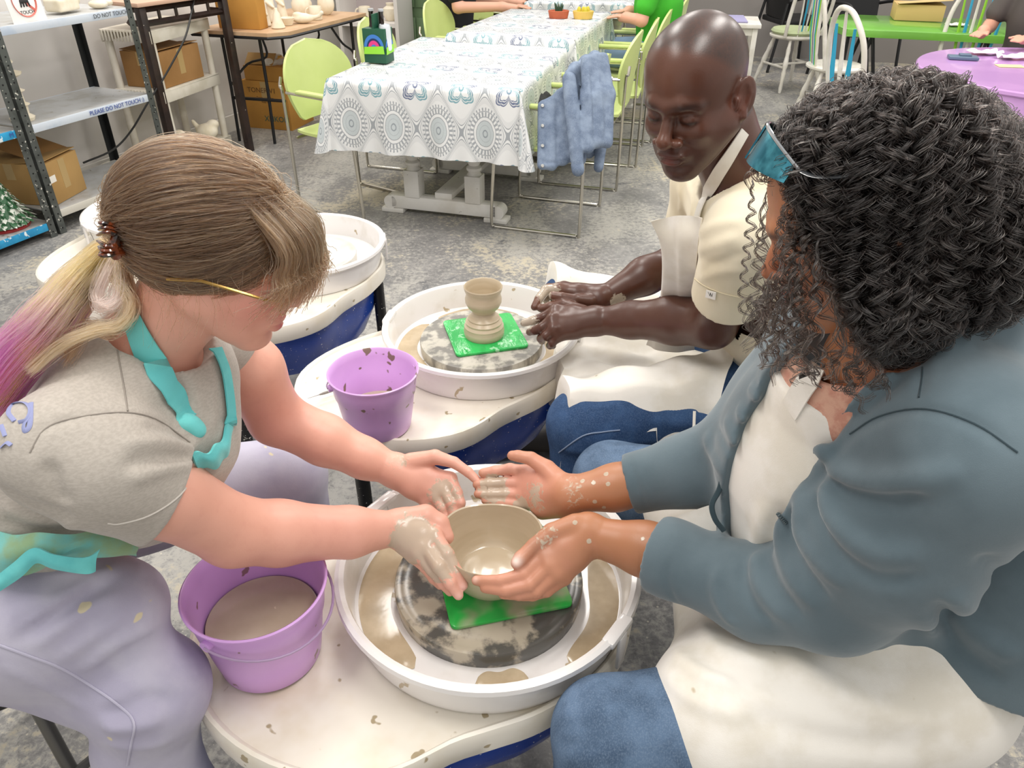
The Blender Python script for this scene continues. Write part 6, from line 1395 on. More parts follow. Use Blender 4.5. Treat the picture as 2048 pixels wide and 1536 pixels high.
TXT = mat('carton_print', '6b4a25', .7); TXG = mat('carton_print_green', '1d5b52', .7); Rt = frame(E1, (0, 0, 1)); bl = PZ(490, 262, 0); br = PZ(585, 262, 0); dn = (br - bl) / np.linalg.norm(br - bl); Rb = frame(dn, (0, 0, 1)); nrm2 = np.array([dn[1], -dn[0], 0])
a_ = np.array(tb.location); L_ = np.linalg.norm(PZ(628, 240, 0) - PZ(585, 262, 0)); rz_ = tb.rotation_euler[2]; nr_ = np.array([sin(rz_), -cos(rz_), 0]); rt_ = np.array([cos(rz_), sin(rz_), 0]); fc = a_ + nr_ * (L_ / 2 + .001); Rb = frame(rt_, (0, 0, 1))
for s_, dx, z, sz, m_ in [('TONER V1', -.02, .275, .05, TXT), ('Toner cartridge', .0, .225, .022, TXT), ('Keep dry', .0, .195, .018, TXT), ('XEIKON', .07, .075, .055, TXG)]:
    put_t(text('carton_lettering', s_, m_, None, fc + rt_ * dx + np.array([0, 0, z]), sz, Rb), tb)
o2 = rbox('cardboard_box', 'open carton on top of the TONER carton, bubble wrap spilling out', 'box', PZ(585, 262, 0) + [0, 0, .342], PZ(618, 246, 0) + [0, 0, .342], .33, .10, OCHRE, False, False)
MB().box((-.05, -.06, .14), (.22, .003, .10), rot=Euler((rad(-50), 0, .1))).build('flap', KRAFT, o2); MB().box((.17, 0, .13), (.003, .22, .10), rot=Euler((0, rad(25), 0))).build('flap', KRAFT, o2)
S_ = Sculpt(); c = np.array(o2.location) + [0, 0, .11]; [S_.ell(c + np.array([dx, dy, dz]), [.06, .05, .035], k=.02) for dx, dy, dz in ((-.06, 0, .01), (.03, .02, .02), (.09, -.02, 0), (0, -.05, .0))]
tag(mesh_obj('bubble_wrap', [S_.mesh(c - .2, c + .2, .01)], mat('wrap_plastic', 'e2e0da', .2, 'e3b24a', 9, .55, .6)), 'crumpled clear and yellow wrapping in the open carton', 'wrapping')
tag(MB().box(RW(-3.12, 4.86, .749 + .16), (.30, .10, .32), rz=YAW, bev=.003).build('cardboard_box', OCHRE), 'tall ochre carton standing at the left end of the folding table', 'box')
def lathe_thing(name, label, cat, at, prof, m=BISQ, extra=None, n=28, group=None):
    t = thing(name, label, cat, at, 0, group); MB().lathe(prof, n=n).build('body', m, t)
    if extra: extra(t)
    return t
def hdl(x, z, r, th=.006): return lambda t: MB().tube([(x + cos(a) * r, 0, z + sin(a) * r * 1.2) for a in np.linspace(-pi / 2, pi / 2, 10)], th, 8).build('handle', BISQ, t)
mugp = [(0, 0), (.035, 0), (.038, .01), (.038, .08), (.035, .085), (.032, .08), (.032, .012), (0, .01)]
g_ = 'unglazed pottery on the folding table'
lathe_thing('bisque_bell', 'cream unglazed bell in front on the folding table', 'pottery', PZ(557, 56, .75), [(0, .12), (.010, .118), (.012, .10), (.022, .085), (.028, .05), (.045, .005), (.042, 0), (.038, .004), (0, .03)], group=g_)
lathe_thing('bisque_bowl', 'small cream bowl right of the bell', 'pottery', PZ(576, 50, .75), [(0, 0), (.03, 0), (.048, .045), (.045, .047), (.028, .008), (0, .008)], group=g_)
S_ = Sculpt(); c = PZ(606, 46, .75) + [0, 0, .03]; S_.ell(c, [.075, .045, .032]); S_.chain([c + [.06, .01, 0], c + [.11, .02, .01], c + [.13, .02, .03]], [.018, .010, .014], .01); S_.ell(c + [-.03, -.01, .025], [.03, .025, .015], k=.01)
tag(mesh_obj('bisque_shell', [S_.mesh(c - .17, c + .17, .005)], BISQ), 'cream shell-shaped piece lying right of the small bowl', 'pottery', g_)
lathe_thing('bisque_jar', 'cream round lidded jar at the back of the folding table', 'pottery', PZ(606, 30, .75), [(0, 0), (.05, 0), (.07, .04), (.072, .08), (.055, .11), (.06, .115), (.05, .135), (.012, .15), (.016, .165), (0, .17)], group=g_)
lathe_thing('bisque_mug', 'cream mug-shaped pot before the big round shell', 'pottery', PZ(633, 39, .75), [(r * 1.1, z) for r, z in mugp], extra=hdl(-.045, .045, -.022), group=g_)
S_ = Sculpt(); c = PZ(653, 30, .75) + [0, .02, .07]; S_.ell(c, [.06, .045, .075]); S_.chain([c + [0, 0, .05], c + [-.03, 0, .11]], [.03, .012], .02); tag(mesh_obj('bisque_shell', [S_.mesh(c - .16, c + .17, .006)], BISQ), 'tall cream conch at the right end of the folding table', 'pottery', g_)
for i, (u, v, hh, lb) in enumerate([(532, 52, .16, 'cream figurine nearest the tall ochre carton'), (546, 44, .21, 'cream robed figure behind the bell'), (566, 38, .20, 'cream standing figure behind the small bowl')]):
    S_ = Sculpt(); c = PZ(u, v, .75); S_.chain([c, c + [0, 0, hh * .7]], [.038, .02], .02); S_.ell(c + [0, 0, hh * .85], [.02, .02, .025], k=.01); S_.chain([c + [-.02, -.02, hh * .6], c + [.025, -.03, hh * .45]], [.012, .01], .01); S_.ops.append(('&', .002, lambda P_, z_=c[2]: z_ - P_[:, 2]))
    tag(mesh_obj('bisque_figure', [S_.mesh(c - .08, c + np.array([.08, .08, .3]), .006)], BISQ), lb, 'pottery', g_)
# white shelf unit beyond
WU = thing('white_shelf_unit', 'white open shelf unit behind the folding table, holding a mug', 'shelving', (0, 0, 0)); WP = mat('white_melamine', 'dcd8d4', .5); q_ = 6.25
x0, x1 = toR(PQ(682, 60, q_))[0], toR(PQ(795, 60, q_))[0]; zs = PQ(700, 48, q_)[2]
MB().box(RW(x0, q_ + .15, .8), (.03, .32, 1.6), rz=YAW).build('side_panel', WP, WU); MB().box(RW(x1, q_ + .15, .8), (.03, .32, 1.6), rz=YAW).build('side_panel', WP, WU); MB().box(RW((x0 + x1) / 2, q_ + .31, .8), (x1 - x0, .01, 1.6), rz=YAW).build('back_panel', mat('mauve_grey', 'b7adad', .7), WU)
for z in (zs, .05): MB().box(RW((x0 + x1) / 2, q_ + .15, z), (x1 - x0 - .03, .31, .03), rz=YAW).build('shelf', WP, WU)
w = RW(x0 + .17, q_ + .12, zs + .016); lathe_thing('bisque_mug', 'white mug on the white shelf unit', 'mug', w, [(r * 1.25, z * 1.2) for r, z in mugp], extra=hdl(-.050, .055, -.026))
w = RW(x0 + .38, q_ + .16, zs + .016); lathe_thing('bisque_jar', 'round white jar beside the mug on the white shelf unit', 'pottery', w, [(0, 0), (.04, 0), (.065, .05), (.06, .09), (.03, .11), (.035, .13), (0, .13)])
# tall cabinets in the far corner
GCM = mat('sage_cabinet_paint', '758f6a', .5, '6c8562', 3, .3, .7)
def cabinet(name, label, u0, u1, q, m, h=1.9, handle=True):
    a, b = toR(PQ(u0, 20, q))[0], toR(PQ(u1, 20, q))[0]; t = thing(name, label, 'cabinet', RW((a + b) / 2, q + .22), YAW); w = b - a
    MB().box((0, 0, h / 2), (w, .44, h), bev=.004).build('carcass', m, t)
    for k in (0, 1): MB().box(((k - .5) * w * .49, -.228, h * .66), (w * .46, .012, h * .60), bev=.003).build('door', m, t); MB().box(((k - .5) * w * .49, -.228, h * .17), (w * .46, .012, h * .30), bev=.003).build('drawer_front', m, t)
    if handle: MB().cyl((.03, -.236, h * .6), (.03, -.262, h * .6), .008).build('knob', mat('dark_knob', '3a342c', .4), t)
    return t
cabinet('green_cabinet', 'sage green cabinet behind the lime chairs on the left', 792, 872, 6.6, GCM)
cabinet('dark_fridge', 'black and steel fridge right of the sage green cabinet', 880, 960, 6.75, mat('brushed_dark_steel', '4c4a48', .35, '3b3937', 3, metal=.4), 1.8, False)
cabinet('black_cupboard', 'black cupboard right of the steel fridge', 966, 1040, 7.0, mat('near_black', '1c1b1c', .5), 1.7, False)
# drinks carrier
a, b, c = PZ(730, 126, .751), PZ(773, 129, .751), PZ(804, 121, .751)
fx = (b - a); L1 = np.linalg.norm(fx); fx /= L1; fy = np.array([-fx[1], fx[0], 0]); L2 = .095; CT = thing('drinks_carrier', 'bright cardboard drinks carrier on the nearest patterned cloth', 'carrier', a + fx * L1 / 2 + fy * L2 / 2, math.atan2(fx[1], fx[0]))
DG = mat('carrier_dark_green', '174f38', .5); LG = mat('carrier_lime', '8fd33a', .5); BL = mat('carrier_blue', '3d78c4', .5); PK = mat('carrier_pink', 'd83a82', .5); NV = mat('carrier_navy', '1b2f5c', .5)
sc_ = .19
MB().box((0, 0, .085), (L1, L2, .165), bev=.002).box((0, 0, .19), (.008, L2 * .9, .09)).build('carton', DG, CT)
for fn_, xx, ax in (((lambda x, z: (x, -L2 / 2 - .0012, z)), L1, 0), ((lambda x, z: (L1 / 2 + .0012, x, z)), L2, 1)):
    def disc(r, z0, m_, s=1, fn_=fn_): 
        pts = [fn_(cos(a) * r, z0 + sin(a) * r * 1.15) for a in np.linspace(0, pi, 16)]; ctr = fn_(0, z0); n_ = np.array([0, -1, 0]) if ax == 0 else np.array([1, 0, 0]); P3 = [np.array(p) + n_ * .0006 * s for p in pts]; MB().add(P3, [tuple(range(len(P3)))]).build('print', m_, CT)
    disc(xx * .46, .075, BL, 1); disc(xx * .33, .075, NV, 2); disc(xx * .26, .075, PK, 3); disc(xx * .13, .075, BL, 4)
    bx = MB(); p0, p1 = fn_(-xx * .47, .055), fn_(xx * .47, .085); n_ = np.array([0, -.0035, 0]) if ax == 0 else np.array([.0035, 0, 0]); q0 = [fn_(-xx * .47, .045), fn_(xx * .47, .050), fn_(xx * .44, .088), fn_(-xx * .44, .080)]
    bx.add([np.array(p) + n_ for p in q0], [(0, 1, 2, 3)]).build('print', LG, CT)
loc_ = lambda x, y, z: np.array(CT.location) + fx * x + fy * y + np.array([0, 0, z])
BOT = mat('brown_bottle_glass', '20120c', .12, spec=.6)
for i, x in enumerate((-L1 * .30, L1 * .16)):
    t = lathe_thing('beer_bottle', ['dark bottle in the left pocket of the drinks carrier', 'dark bottle in the middle pocket of the drinks carrier'][i], 'bottle', loc_(x, .02, .01), [(0, 0), (.026, 0), (.027, .12), (.013, .17), (.0115, .225), (.0135, .228), (.0135, .238), (0, .238)], BOT, n=20, group='bottles in the carrier')
    MB().cyl((0, 0, .232), (0, 0, .243), .0145, n=16).build('crown_cap', mat('cap_grey', 'c9ccd0', .3, metal=.6), t)
t = thing('drinks_can', 'white-topped can in the right end of the drinks carrier', 'can', loc_(L1 * .36, .0, .06)); MB().lathe([(0, 0), (.026, 0), (.030, .01), (.030, .115), (.026, .125), (.024, .122), (0, .122)], n=28).build('can_body', mat('can_silver', 'd9dde2', .3, metal=.3), t)
# cactus dishes
def dish(label, u, v, m, plant):
    t = thing('cactus_pot', label, 'potted plant', PZ(u, v, .793)); MB().lathe([(0, 0), (.045, 0), (.052, .045), (.048, .047), (.043, .038), (0, .038)], n=24, sx=1.35).build('pot', m, t); plant(t)
def p1(t):
    m = MB(); r_ = random.Random(3)
    for k in range(16): a = k * .8; m.cyl((cos(a) * .015, sin(a) * .015, .035), (cos(a) * .03, sin(a) * .03, .075 + r_.random() * .025), .008, .001, 6)
    m.build('leaves', mat('dark_green_cactus', '2f4a33', .7), t)['kind'] = 'stuff'
def p2(t):
    m = MB(); [m.lathe([(0, 0), (.012, .005), (.014, .02), (.008, .034), (0, .036)], (x, y, .036), 12) for x, y in ((0, 0), (.03, .01), (-.028, .0), (.012, -.02))]; m.build('leaves', mat('yellow_cactus', 'cfc342', .6), t)['kind'] = 'stuff'
dish('terracotta oval dish with a dark spiky cactus on the middle cloth', 1117, 36, mat('terracotta', 'b25a3a', .7), p1); dish('yellow oval dish with a pale cactus beside the terracotta one', 1166, 37, mat('yellow_glaze', 'dcb75a', .4), p2)
# ---- things on the left shelving
lathe_thing('bisque_tower', 'cream ceramic lighthouse-like tower on the middle shelf', 'pottery', TR(-3.40, 3.16, .549), [(0, 0), (.055, 0), (.06, .015), (.038, .03), (.042, .07), (.055, .075), (.036, .085), (.033, .13), (.052, .14), (.032, .15), (.030, .20), (.06, .215), (.062, .225), (.03, .235), (.026, .26), (.04, .27), (.015, .31), (0, .34)], n=9)
w = TR(-3.42, 2.90, .079); XT = thing('christmas_tree', 'small ceramic Christmas tree with snowy tips on the blue-edged bottom shelf', 'ornament', w)
m = MB(); rr = random.Random(2)
for k in range(9):
    z = .035 + k * .028; R_ = .135 * (1 - k / 9.6)
    for j in range(int(18 - k * 1.5)): a = j * 2 * pi / int(18 - k * 1.5) + k; m.add([(cos(a - .16) * R_ * .55, sin(a - .16) * R_ * .55, z + .03), (cos(a + .16) * R_ * .55, sin(a + .16) * R_ * .55, z + .03), (cos(a + .1) * R_, sin(a + .1) * R_, z + .004), (cos(a) * R_ * 1.12, sin(a) * R_ * 1.12, z - .008), (cos(a - .1) * R_, sin(a - .1) * R_, z + .004), (cos(a) * R_ * .75, sin(a) * R_ * .75, z + .022)], [(0, 1, 5), (1, 2, 5), (2, 3, 5), (3, 4, 5), (4, 0, 5)])
m.lathe([(.12, .02), (.09, .09), (.06, .17), (.02, .27), (0, .30)], n=16).build('foliage', mat('frosted_green', '3c6a48', .4, 'e4e8dd', 40, .5, .58), XT)['kind'] = 'stuff'; MB().lathe([(0, 0), (.11, 0), (.115, .012), (.10, .025), (0, .025)], n=32).build('tree_base', mat('red_glaze', 'a33030', .3), XT)
SG = thing('warning_sign', 'white card with a red no-touching circle on the top left shelf', 'sign', RW(-3.33, 3.20, .990), 0); a = RW(-3.30, 3.10, .99); 
c = TR(-3.31, 3.30, .988); sR = frame(E2 + E1 * .15, (0, 0, 1)); o_ = MB().box((0, 0, .08), (.003, .19, .165), bev=.001); SG.location = Vector(c); SG.rotation_euler = (0, rad(-6), YAW - .1); o_.build('card', mat('card_white', 'f0eeea', .6), SG)
MB().tube([(.0025, cos(a) * .062, .088 + sin(a) * .066) for a in np.linspace(0, 2 * pi, 40, endpoint=False)], .0055, 6, closed=True, flat=.4).build('red_ring', mat('sign_red', 'c8685c', .6), SG); MB().box((.0028, 0, .088), (.0012, .012, .12), rot=Euler((rad(45), 0, 0))).build('red_bar', MATS['sign_red'], SG)
S_ = Sculpt(); S_.box((.003, 0, .10), (.002, .022, .018), rd=.001); [S_.cone((.003, y, .09), (.003, y * 1.3, .065), .005, .004, .004) for y in (-.018, -.006, .006, .018)]; mesh_obj('hand_symbol', [S_.mesh([-.01, -.05, .04], [.02, .05, .14], .003)], mat('sign_black', '222222', .6)).parent = SG
text('card_lettering', 'TOUCH', MATS['sign_black'], SG, (.0024, 0, .040), .022, Matrix(((0, 0, 1), (1, 0, 0), (0, 1, 0)))); text('card_lettering', 'DO NOT', MATS['sign_black'], SG, (.0024, 0, .150), .02, Matrix(((0, 0, 1), (1, 0, 0), (0, 1, 0))))
gg = 'unglazed pieces on the top left shelf'
lathe_thing('bisque_vase', 'ribbed white vase left of the warning sign', 'pottery', TR(-3.38, 3.14, .989), [(0, 0), (.03, 0), (.055, .05), (.05, .10), (.03, .14), (.04, .17), (.035, .17), (0, .12)], n=9, group=gg)
lathe_thing('bisque_ball', 'small white ball piece at the left edge of the top shelf', 'pottery', TR(-3.32, 3.0, .989), [(0, 0), (.03, .005), (.045, .04), (.03, .075), (0, .08)], group=gg)
S_ = Sculpt(); c = TR(-3.40, 3.56, 1.03); S_.box(c, (.07, .05, .03), np.stack([E2, -E1, up_], 1), .01); S_.ell(c + [0, 0, .05], [.05, .04, .03], k=.02); S_.ell(c + E2 * .08 + [0, 0, .01], [.035, .03, .03], k=.01); tag(mesh_obj('bisque_house', [S_.mesh(c - .17, c + .17, .006)], BISQ), 'white ceramic cottage right of the warning sign', 'pottery', gg)
S_ = Sculpt(); c = TR(-3.38, 3.76, 1.01); S_.ell(c, [.05, .04, .022]); S_.chain([c, c + [0, 0, .07]], [.018, .008], .01); S_.ell(c + E2 * .07, [.03, .02, .018], k=.01); tag(mesh_obj('bisque_dish', [S_.mesh(c - .14, c + .14, .006)], BISQ), 'white dish with a finger-like handle near the shelf end', 'pottery', gg)
# ---- denim jacket over the chair, black bag on its seat
JD = denim('faded_denim', '5e6d84', '8190a5', 'b0bac8'); S_ = Sculpt()
for a in ([(1150, 138, 3.62, 13), (1152, 220, 3.62, 15), (1160, 318, 3.62, 13)], [(1172, 124, 3.68, 13), (1178, 220, 3.70, 16), (1178, 305, 3.72, 12)], [(1190, 116, 3.74, 11), (1200, 220, 3.78, 15), (1200, 285, 3.80, 12)], [(1140, 150, 3.58, 12), (1190, 113, 3.74, 10)]): pch(S_, a, .03)
for a in ([(1206, 116, 3.58, 11), (1216, 190, 3.56, 13), (1214, 285, 3.56, 12)], [(1190, 116, 3.56, 11), (1196, 190, 3.54, 13), (1194, 285, 3.54, 12)], [(1172, 122, 3.54, 11), (1176, 200, 3.52, 13), (1176, 296, 3.52, 12)]): pch(S_, a, .03)
for a in ([(1086, 212, 3.60, 11), (1084, 330, 3.60, 10)], [(1104, 205, 3.60, 12), (1104, 332, 3.60, 10)], [(1122, 190, 3.60, 13), (1126, 322, 3.60, 10)], [(1140, 170, 3.60, 12), (1142, 312, 3.6, 10)]): pch(S_, a, .03)
pch(S_, [(1138, 158, 3.52, 14), (1146, 235, 3.52, 16), (1152, 300, 3.52, 14), (1156, 340, 3.52, 13)], .006); pch(S_, [(1203, 250, 3.72, 10), (1201, 300, 3.70, 11), (1197, 335, 3.70, 10)], .006)
Sb = cutcopy(S_)
for f, w, am in [([(1160, 150), (1165, 220), (1168, 300)], .008, .009), ([(1182, 135), (1188, 210), (1190, 280)], .008, -.009), ([(1174, 130), (1180, 200), (1182, 260)], .007, .008), ([(1095, 210), (1094, 270), (1094, 335)], .006, -.005), ([(1113, 205), (1115, 270), (1116, 330)], .008, -.010),
                 ([(1140, 175), (1150, 230), (1150, 300)], .006, .006), ([(1078, 322), (1110, 326), (1140, 318)], .006, -.006), ([(1140, 325), (1155, 330), (1170, 325)], .005, -.005), ([(1195, 150), (1203, 210), (1206, 270)], .007, .008)]: S_.fold(f, w * .8, am * 1.6, Sb)
c = PD(1145, 230, 3.62); jk = tag(mesh_obj('denim_jacket', [S_.mesh(c - .42, c + .42, .007)], JD), 'faded blue denim jacket hung over the back of a lime chair', 'jacket')
for v in (212, 252, 292, 332):
    P_ = Sb.pick([(1085, v), (1086, v + 1)]); 
    if len(P_): o = MB().lathe([(0, .006), (.006, .006), (.0085, .002), (.0085, 0), (0, 0)], n=14).build('button', mat('button_silver', 'd9d9d6', .3, metal=.7), jk, P_[0] - FW * -.004 * -1, (rad(75), 0, .1))
S_ = Sculpt(); c = RW(-.98, 3.99, .54); S_.box(c, (.10, .13, .10), np.stack([E1, E2, up_], 1), .04); S_.ell(c + [-.02, 0, .09], [.08, .10, .05], k=.03); S_.offset(lambda P_: .008 * wavy(P_, 60, 2), .01)
tag(mesh_obj('black_bag', [S_.mesh(c - .26, c + .26, .008)], mat('black_cloth', '131315', .8)), 'black fabric bag on the seat of the chair with the denim jacket', 'bag')
# ---- right background: painted Windsor chairs and tables
CH_ = {'w': mat('white_chair_paint', 'e6e2da', .4, 'd8d3c8', 8), 'b': mat('sky_chair_paint', '2f9fc4', .4), 'g': mat('lime_chair_paint', '8fc832', .4), 'k': mat('black_chair_paint', '1d1d1f', .4), 'p': mat('purple_chair_paint', '5c4a78', .4)}
def windsor(label, at, rz, spind, hoop=.52, group=None, seat=.45):
    t = thing('windsor_chair', label, 'chair', (at[0], at[1], 0), rz, group)
    MB().lathe([(0, seat - .035), (.19, seat - .035), (.215, seat - .02), (.215, seat - .008), (.19, seat), (.08, seat - .008), (0, seat - .008)], n=36, sy=.95).build('seat', CH_['w'], t)
    for sx in (-1, 1):
        for sy in (-1, 1):
            a = Vector((sx * .12, sy * .11, seat - .03)); b = Vector((sx * .21, sy * .20, 0)); P_ = [a.lerp(b, f) for f in (0, .12, .2, .3, .42, .5, .56, .62, .8, .9, 1)]
            MB().tube(P_, [.012, .014, .019, .016, .022, .022, .015, .020, .015, .017, .011], 10).build('leg', CH_['w'], t)
    MB().tube([(-.17, -.0, .2), (.17, 0, .2)], .010, 8).tube([(-.17, -.16, .2), (-.17, .16, .2)], .010, 8).tube([(.17, -.16, .2), (.17, .16, .2)], .010, 8).build('stretcher', CH_['w'], t)
    pts = [(-.185, -.11, seat - .01), (-.20, -.15, seat + .16), (-.185, -.19, seat + .36), (-.10, -.225, seat + hoop - .03), (0, -.235, seat + hoop), (.10, -.225, seat + hoop - .03), (.185, -.19, seat + .36), (.20, -.15, seat + .16), (.185, -.11, seat - .01)]
    MB().tube(spline(pts, 6), .0155, 10).build('hoop', CH_['w'], t)
    n = len(spind)
    for k, c_ in enumerate(spind):
        f = (k - (n - 1) / 2) / n * 2; x = f * .15; zt_ = seat + hoop - .02 - .11 * abs(f) ** 2.2 * 1.6
        MB().tube([(x * .75, -.16, seat - .01), (x * .9, -.19, seat + .2), (x * 1.02, -.225 + .02 * abs(f), zt_)], [.008, .014, .008], 8, flat=.6).build('spindle', CH_[c_], t)
    return t
w = PZ(1672, 128, .45); windsor('white Windsor chair with blue, lime and purple spindles behind the man\'s head', w, rad(-98), 'bgwpwbgw', .58)
w = PZ(1905, 165, .45) + np.array([.05, -.1, 0]); w = PQ(1925, 150, 5.0); windsor('white hooped Windsor chair with blue, black and lime spindles at the purple table', PZ(1930, 140, .45), rad(150), 'bkbgwbg', .56)
w = PZ(1702, 22, .955) + np.array([.20, .03, 0]); windsor('white Windsor chair seen edge-on left of the purple table, sky-blue spindle showing', w, rad(-82), 'bwb', .52)
w = PZ(1590, 66, .45); windsor('white Windsor chair with a pale green cushion, far behind the man', w, rad(20), 'wbwgwbw', .52)
t = thing('seat_cushion', 'pale green seat cushion on the far white Windsor chair', 'cushion', np.array([w[0], w[1], .452])); MB().lathe([(0, 0), (.19, 0), (.205, .018), (.19, .036), (0, .040)], n=32).build('pad', mat('pale_green_cloth', 'aab58c', .8), t)
def armchair(label, at, rz):
    t = thing('black_armchair', label, 'chair', (at[0], at[1], 0), rz); b_ = mat('black_poly', '1b1b1d', .5)
    MB().box((0, 0, .43), (.48, .46, .05), bev=.015).build('seat', b_, t)
    MB().grid(lambda u, v: ((u - .5) * .50, -.23 - .05 * v + .04 * (2 * u - 1) ** 2, .46 + v * .46), 12, 10, .018).build('backrest', b_, t)
    for s in (-1, 1):
        MB().tube(spline([(s * .25, -.22, .62), (s * .27, .0, .66), (s * .26, .2, .64), (s * .25, .22, .5), (s * .27, .27, 0)], 5), .014, 8).build('arm', b_, t); MB().tube([(s * .23, -.22, .6), (s * .26, -.33, 0)], .014, 8).build('leg', b_, t)
    return t
armchair('black armchair with a wide backrest at the green table', PZ(1722, 60, .43), rad(-170)); MB()
t = thing('seat_cushion', 'olive seat pad on the black armchair', 'cushion', PZ(1718, 62, .456)); MB().box((0, 0, .02), (.36, .34, .035), rz=.2, bev=.012).build('pad', mat('olive_cloth', '8a8a52', .8), t)
armchair('black chair with long slanting legs seen between the man and the Windsor chair', PZ(1575, 42, .43) + np.array([.1, .1, 0]), rad(-80))
def round_table(name, label, c, z, r, m, edge=.03, sx=1., legs=True, rim=None):
    t = thing(name, label, 'table', (c[0], c[1], 0)); MB().lathe([(0, z - edge), (r - .01, z - edge), (r, z - edge + .008), (r, z - .006), (r - .006, z), (0, z)], n=72, sx=sx).build('table_top', m, t)
    if rim: MB().lathe([(r - .03, z - edge - rim), (r - .02, z - edge - rim), (r - .015, z - edge), (r - .03, z - edge)], n=60, sx=sx).build('apron_band', m, t)
    if legs:
        for s in (-1, 1):
            for q in (-1, 1): MB().tube([(s * r * .35, q * .05, z - edge), (s * r * .35 + q * .22, q * .25, 0)], .015, 8).build('leg', BLK, t)
            MB().tube([(s * r * .35, -.2, .18), (s * r * .35, .2, .18)], .010, 8).build('cross_bar', BLK, t)
    return t
GRN = mat('gloss_green_paint', '78b84a', .15, '70ae44', 3, coat=.3); PRP = mat('gloss_purple_paint', 'cfa0dc', .2, 'c698d5', 4, coat=.3)
gl_, gr_ = PZ(1692, 62, .66), PZ(1962, 76, .66); gc = gl_ + np.array([.66, .32, 0]); t = thing('green_table', 'long bright green table with black trestle legs, carton on top', 'table', (gc[0], gc[1], 0), -.30)
poly = [(-.62, -.18), (-.52, -.40), (.9, -.42), (.9, .42), (-.52, .40), (-.62, .18)]; MB().prism(poly, .61, .66, .004).build('table_top', GRN, t)
for s in (-1, 1):
    x = -.33 if s < 0 else .55
    for q in (-1, 1):
        for dx in (-.09, .09): MB().tube([(x, q * .30, .61), (x + dx * 1.6, q * .33, 0)], .013, 8).build('leg', BLK, t)
    MB().tube([(x, -.3, .60), (x, .3, .60)], .013, 8).build('cross_bar', BLK, t)
a = PZ(1800, 42, .662); t = thing('cardboard_box', 'flat cardboard box lying on the bright green table', 'box', a + np.array([.17, .12, 0]), -.28)
MB().box((0, 0, .055), (.34, .26, .11), bev=.002).build('carton', mat('light_kraft', 'cfae72', .75), t); MB().box((.02, -.02, .125), (.37, .27, .004), rot=Euler((rad(-4), rad(-5), 0))).build('flap', mat('light_kraft_top', 'd9bb84', .75), t)
tag(MB().grid(lambda u, v: tuple(PZ(1912, 52, .662) + np.array([(u - .5) * .13, (v - .5) * .10, .012 * sin(u * 9) * sin(v * 7) + .012])), 12, 10, .002).build('paper_napkin', mat('tissue_white', 'eeeae0', .8)), 'crumpled white napkin on the bright green table', 'napkin')
pc = np.array([2.88, 4.27, 0]); round_table('purple_table', 'glossy purple round table at the right edge of the photo', pc + np.array([.0, -.0, 0]), .72, .70, PRP, .028, rim=.10)
t = thing('phone_case', 'slate blue case lying on the purple table near its far edge', 'case', PZ(1925, 118, .722), -.3); MB().box((0, 0, .008), (.15, .085, .016), bev=.004).box((.01, .01, .020), (.06, .05, .012), bev=.003).build('case_body', mat('slate_plastic', '5f7288', .4), t)
tag(MB().box(PZ(2020, 132, .7225), (.13, .075, .002), rz=-.15).build('yellow_note', mat('note_yellow', 'e9e59a', .7)), 'pale yellow paper note on the purple table', 'paper')
for i, (u, v) in enumerate([(1968, 108), (2026, 117)]): tag(MB().grid(lambda uu, vv, u=u, v=v: tuple(PZ(u, v, .724) + np.array([(uu - .5) * .17, (vv - .5) * .10, .014 + .012 * sin(uu * 8 + i) * sin(vv * 9)])), 14, 10, .002).build('paper_napkin', MATS['tissue_white']), ['crumpled white napkin beside the slate case on the purple table', 'flat white napkin before the seated arm on the purple table'][i], 'napkin')
# white table with a lilac top behind the man, patterned bag under it
a = PZ(1440, 40, .62); t = thing('white_side_table', 'white square-legged table with a lilac cloth on it behind the man\'s head', 'table', (a[0], a[1], 0), -.2)
MB().box((0, 0, .61), (.62, .46, .03), bev=.004).box((0, 0, .57), (.56, .40, .06)).build('table_top', CH_['w'], t)
for sx in (-1, 1):
    for sy in (-1, 1): MB().box((sx * .27, sy * .19, .30), (.04, .04, .60), bev=.003).build('leg', CH_['w'], t)
tag(MB().box((a[0] - .02, a[1], .632), (.44, .36, .012), rz=-.15, bev=.004).build('folded_cloth', mat('lilac_cloth', '9b97bb', .8)), 'folded lilac cloth on the white square-legged table', 'cloth')
S_ = Sculpt(); c = PZ(1512, 92, .0) + np.array([.05, .1, .16]); S_.box(c, (.20, .12, .17), None, .06); S_.offset(lambda P_: .012 * wavy(P_, 25, 4), .01); tag(mesh_obj('flowered_bag', [S_.mesh(c - .3, c + .3, .012)], mat('flower_print', 'd08a2c', .8, 'c72f4e', 9, .48, .52)), 'orange and red flower-print bag on the floor beyond the white table', 'bag')
# low bench far back
a = PZ(1860, 100, .0); t = thing('wooden_bench', 'low bare-wood bench on the floor behind the purple table', 'bench', (a[0] + .1, a[1], 0), -.25); MB().box((0, 0, .11), (.85, .20, .04), bev=.004).box((-.36, 0, .045), (.05, .18, .09)).box((.36, 0, .045), (.05, .18, .09)).build('bench_top', mat('raw_pine', 'c9a678', .7, 'b9935f', 6, aniso=(.2, 1, 1)), t)
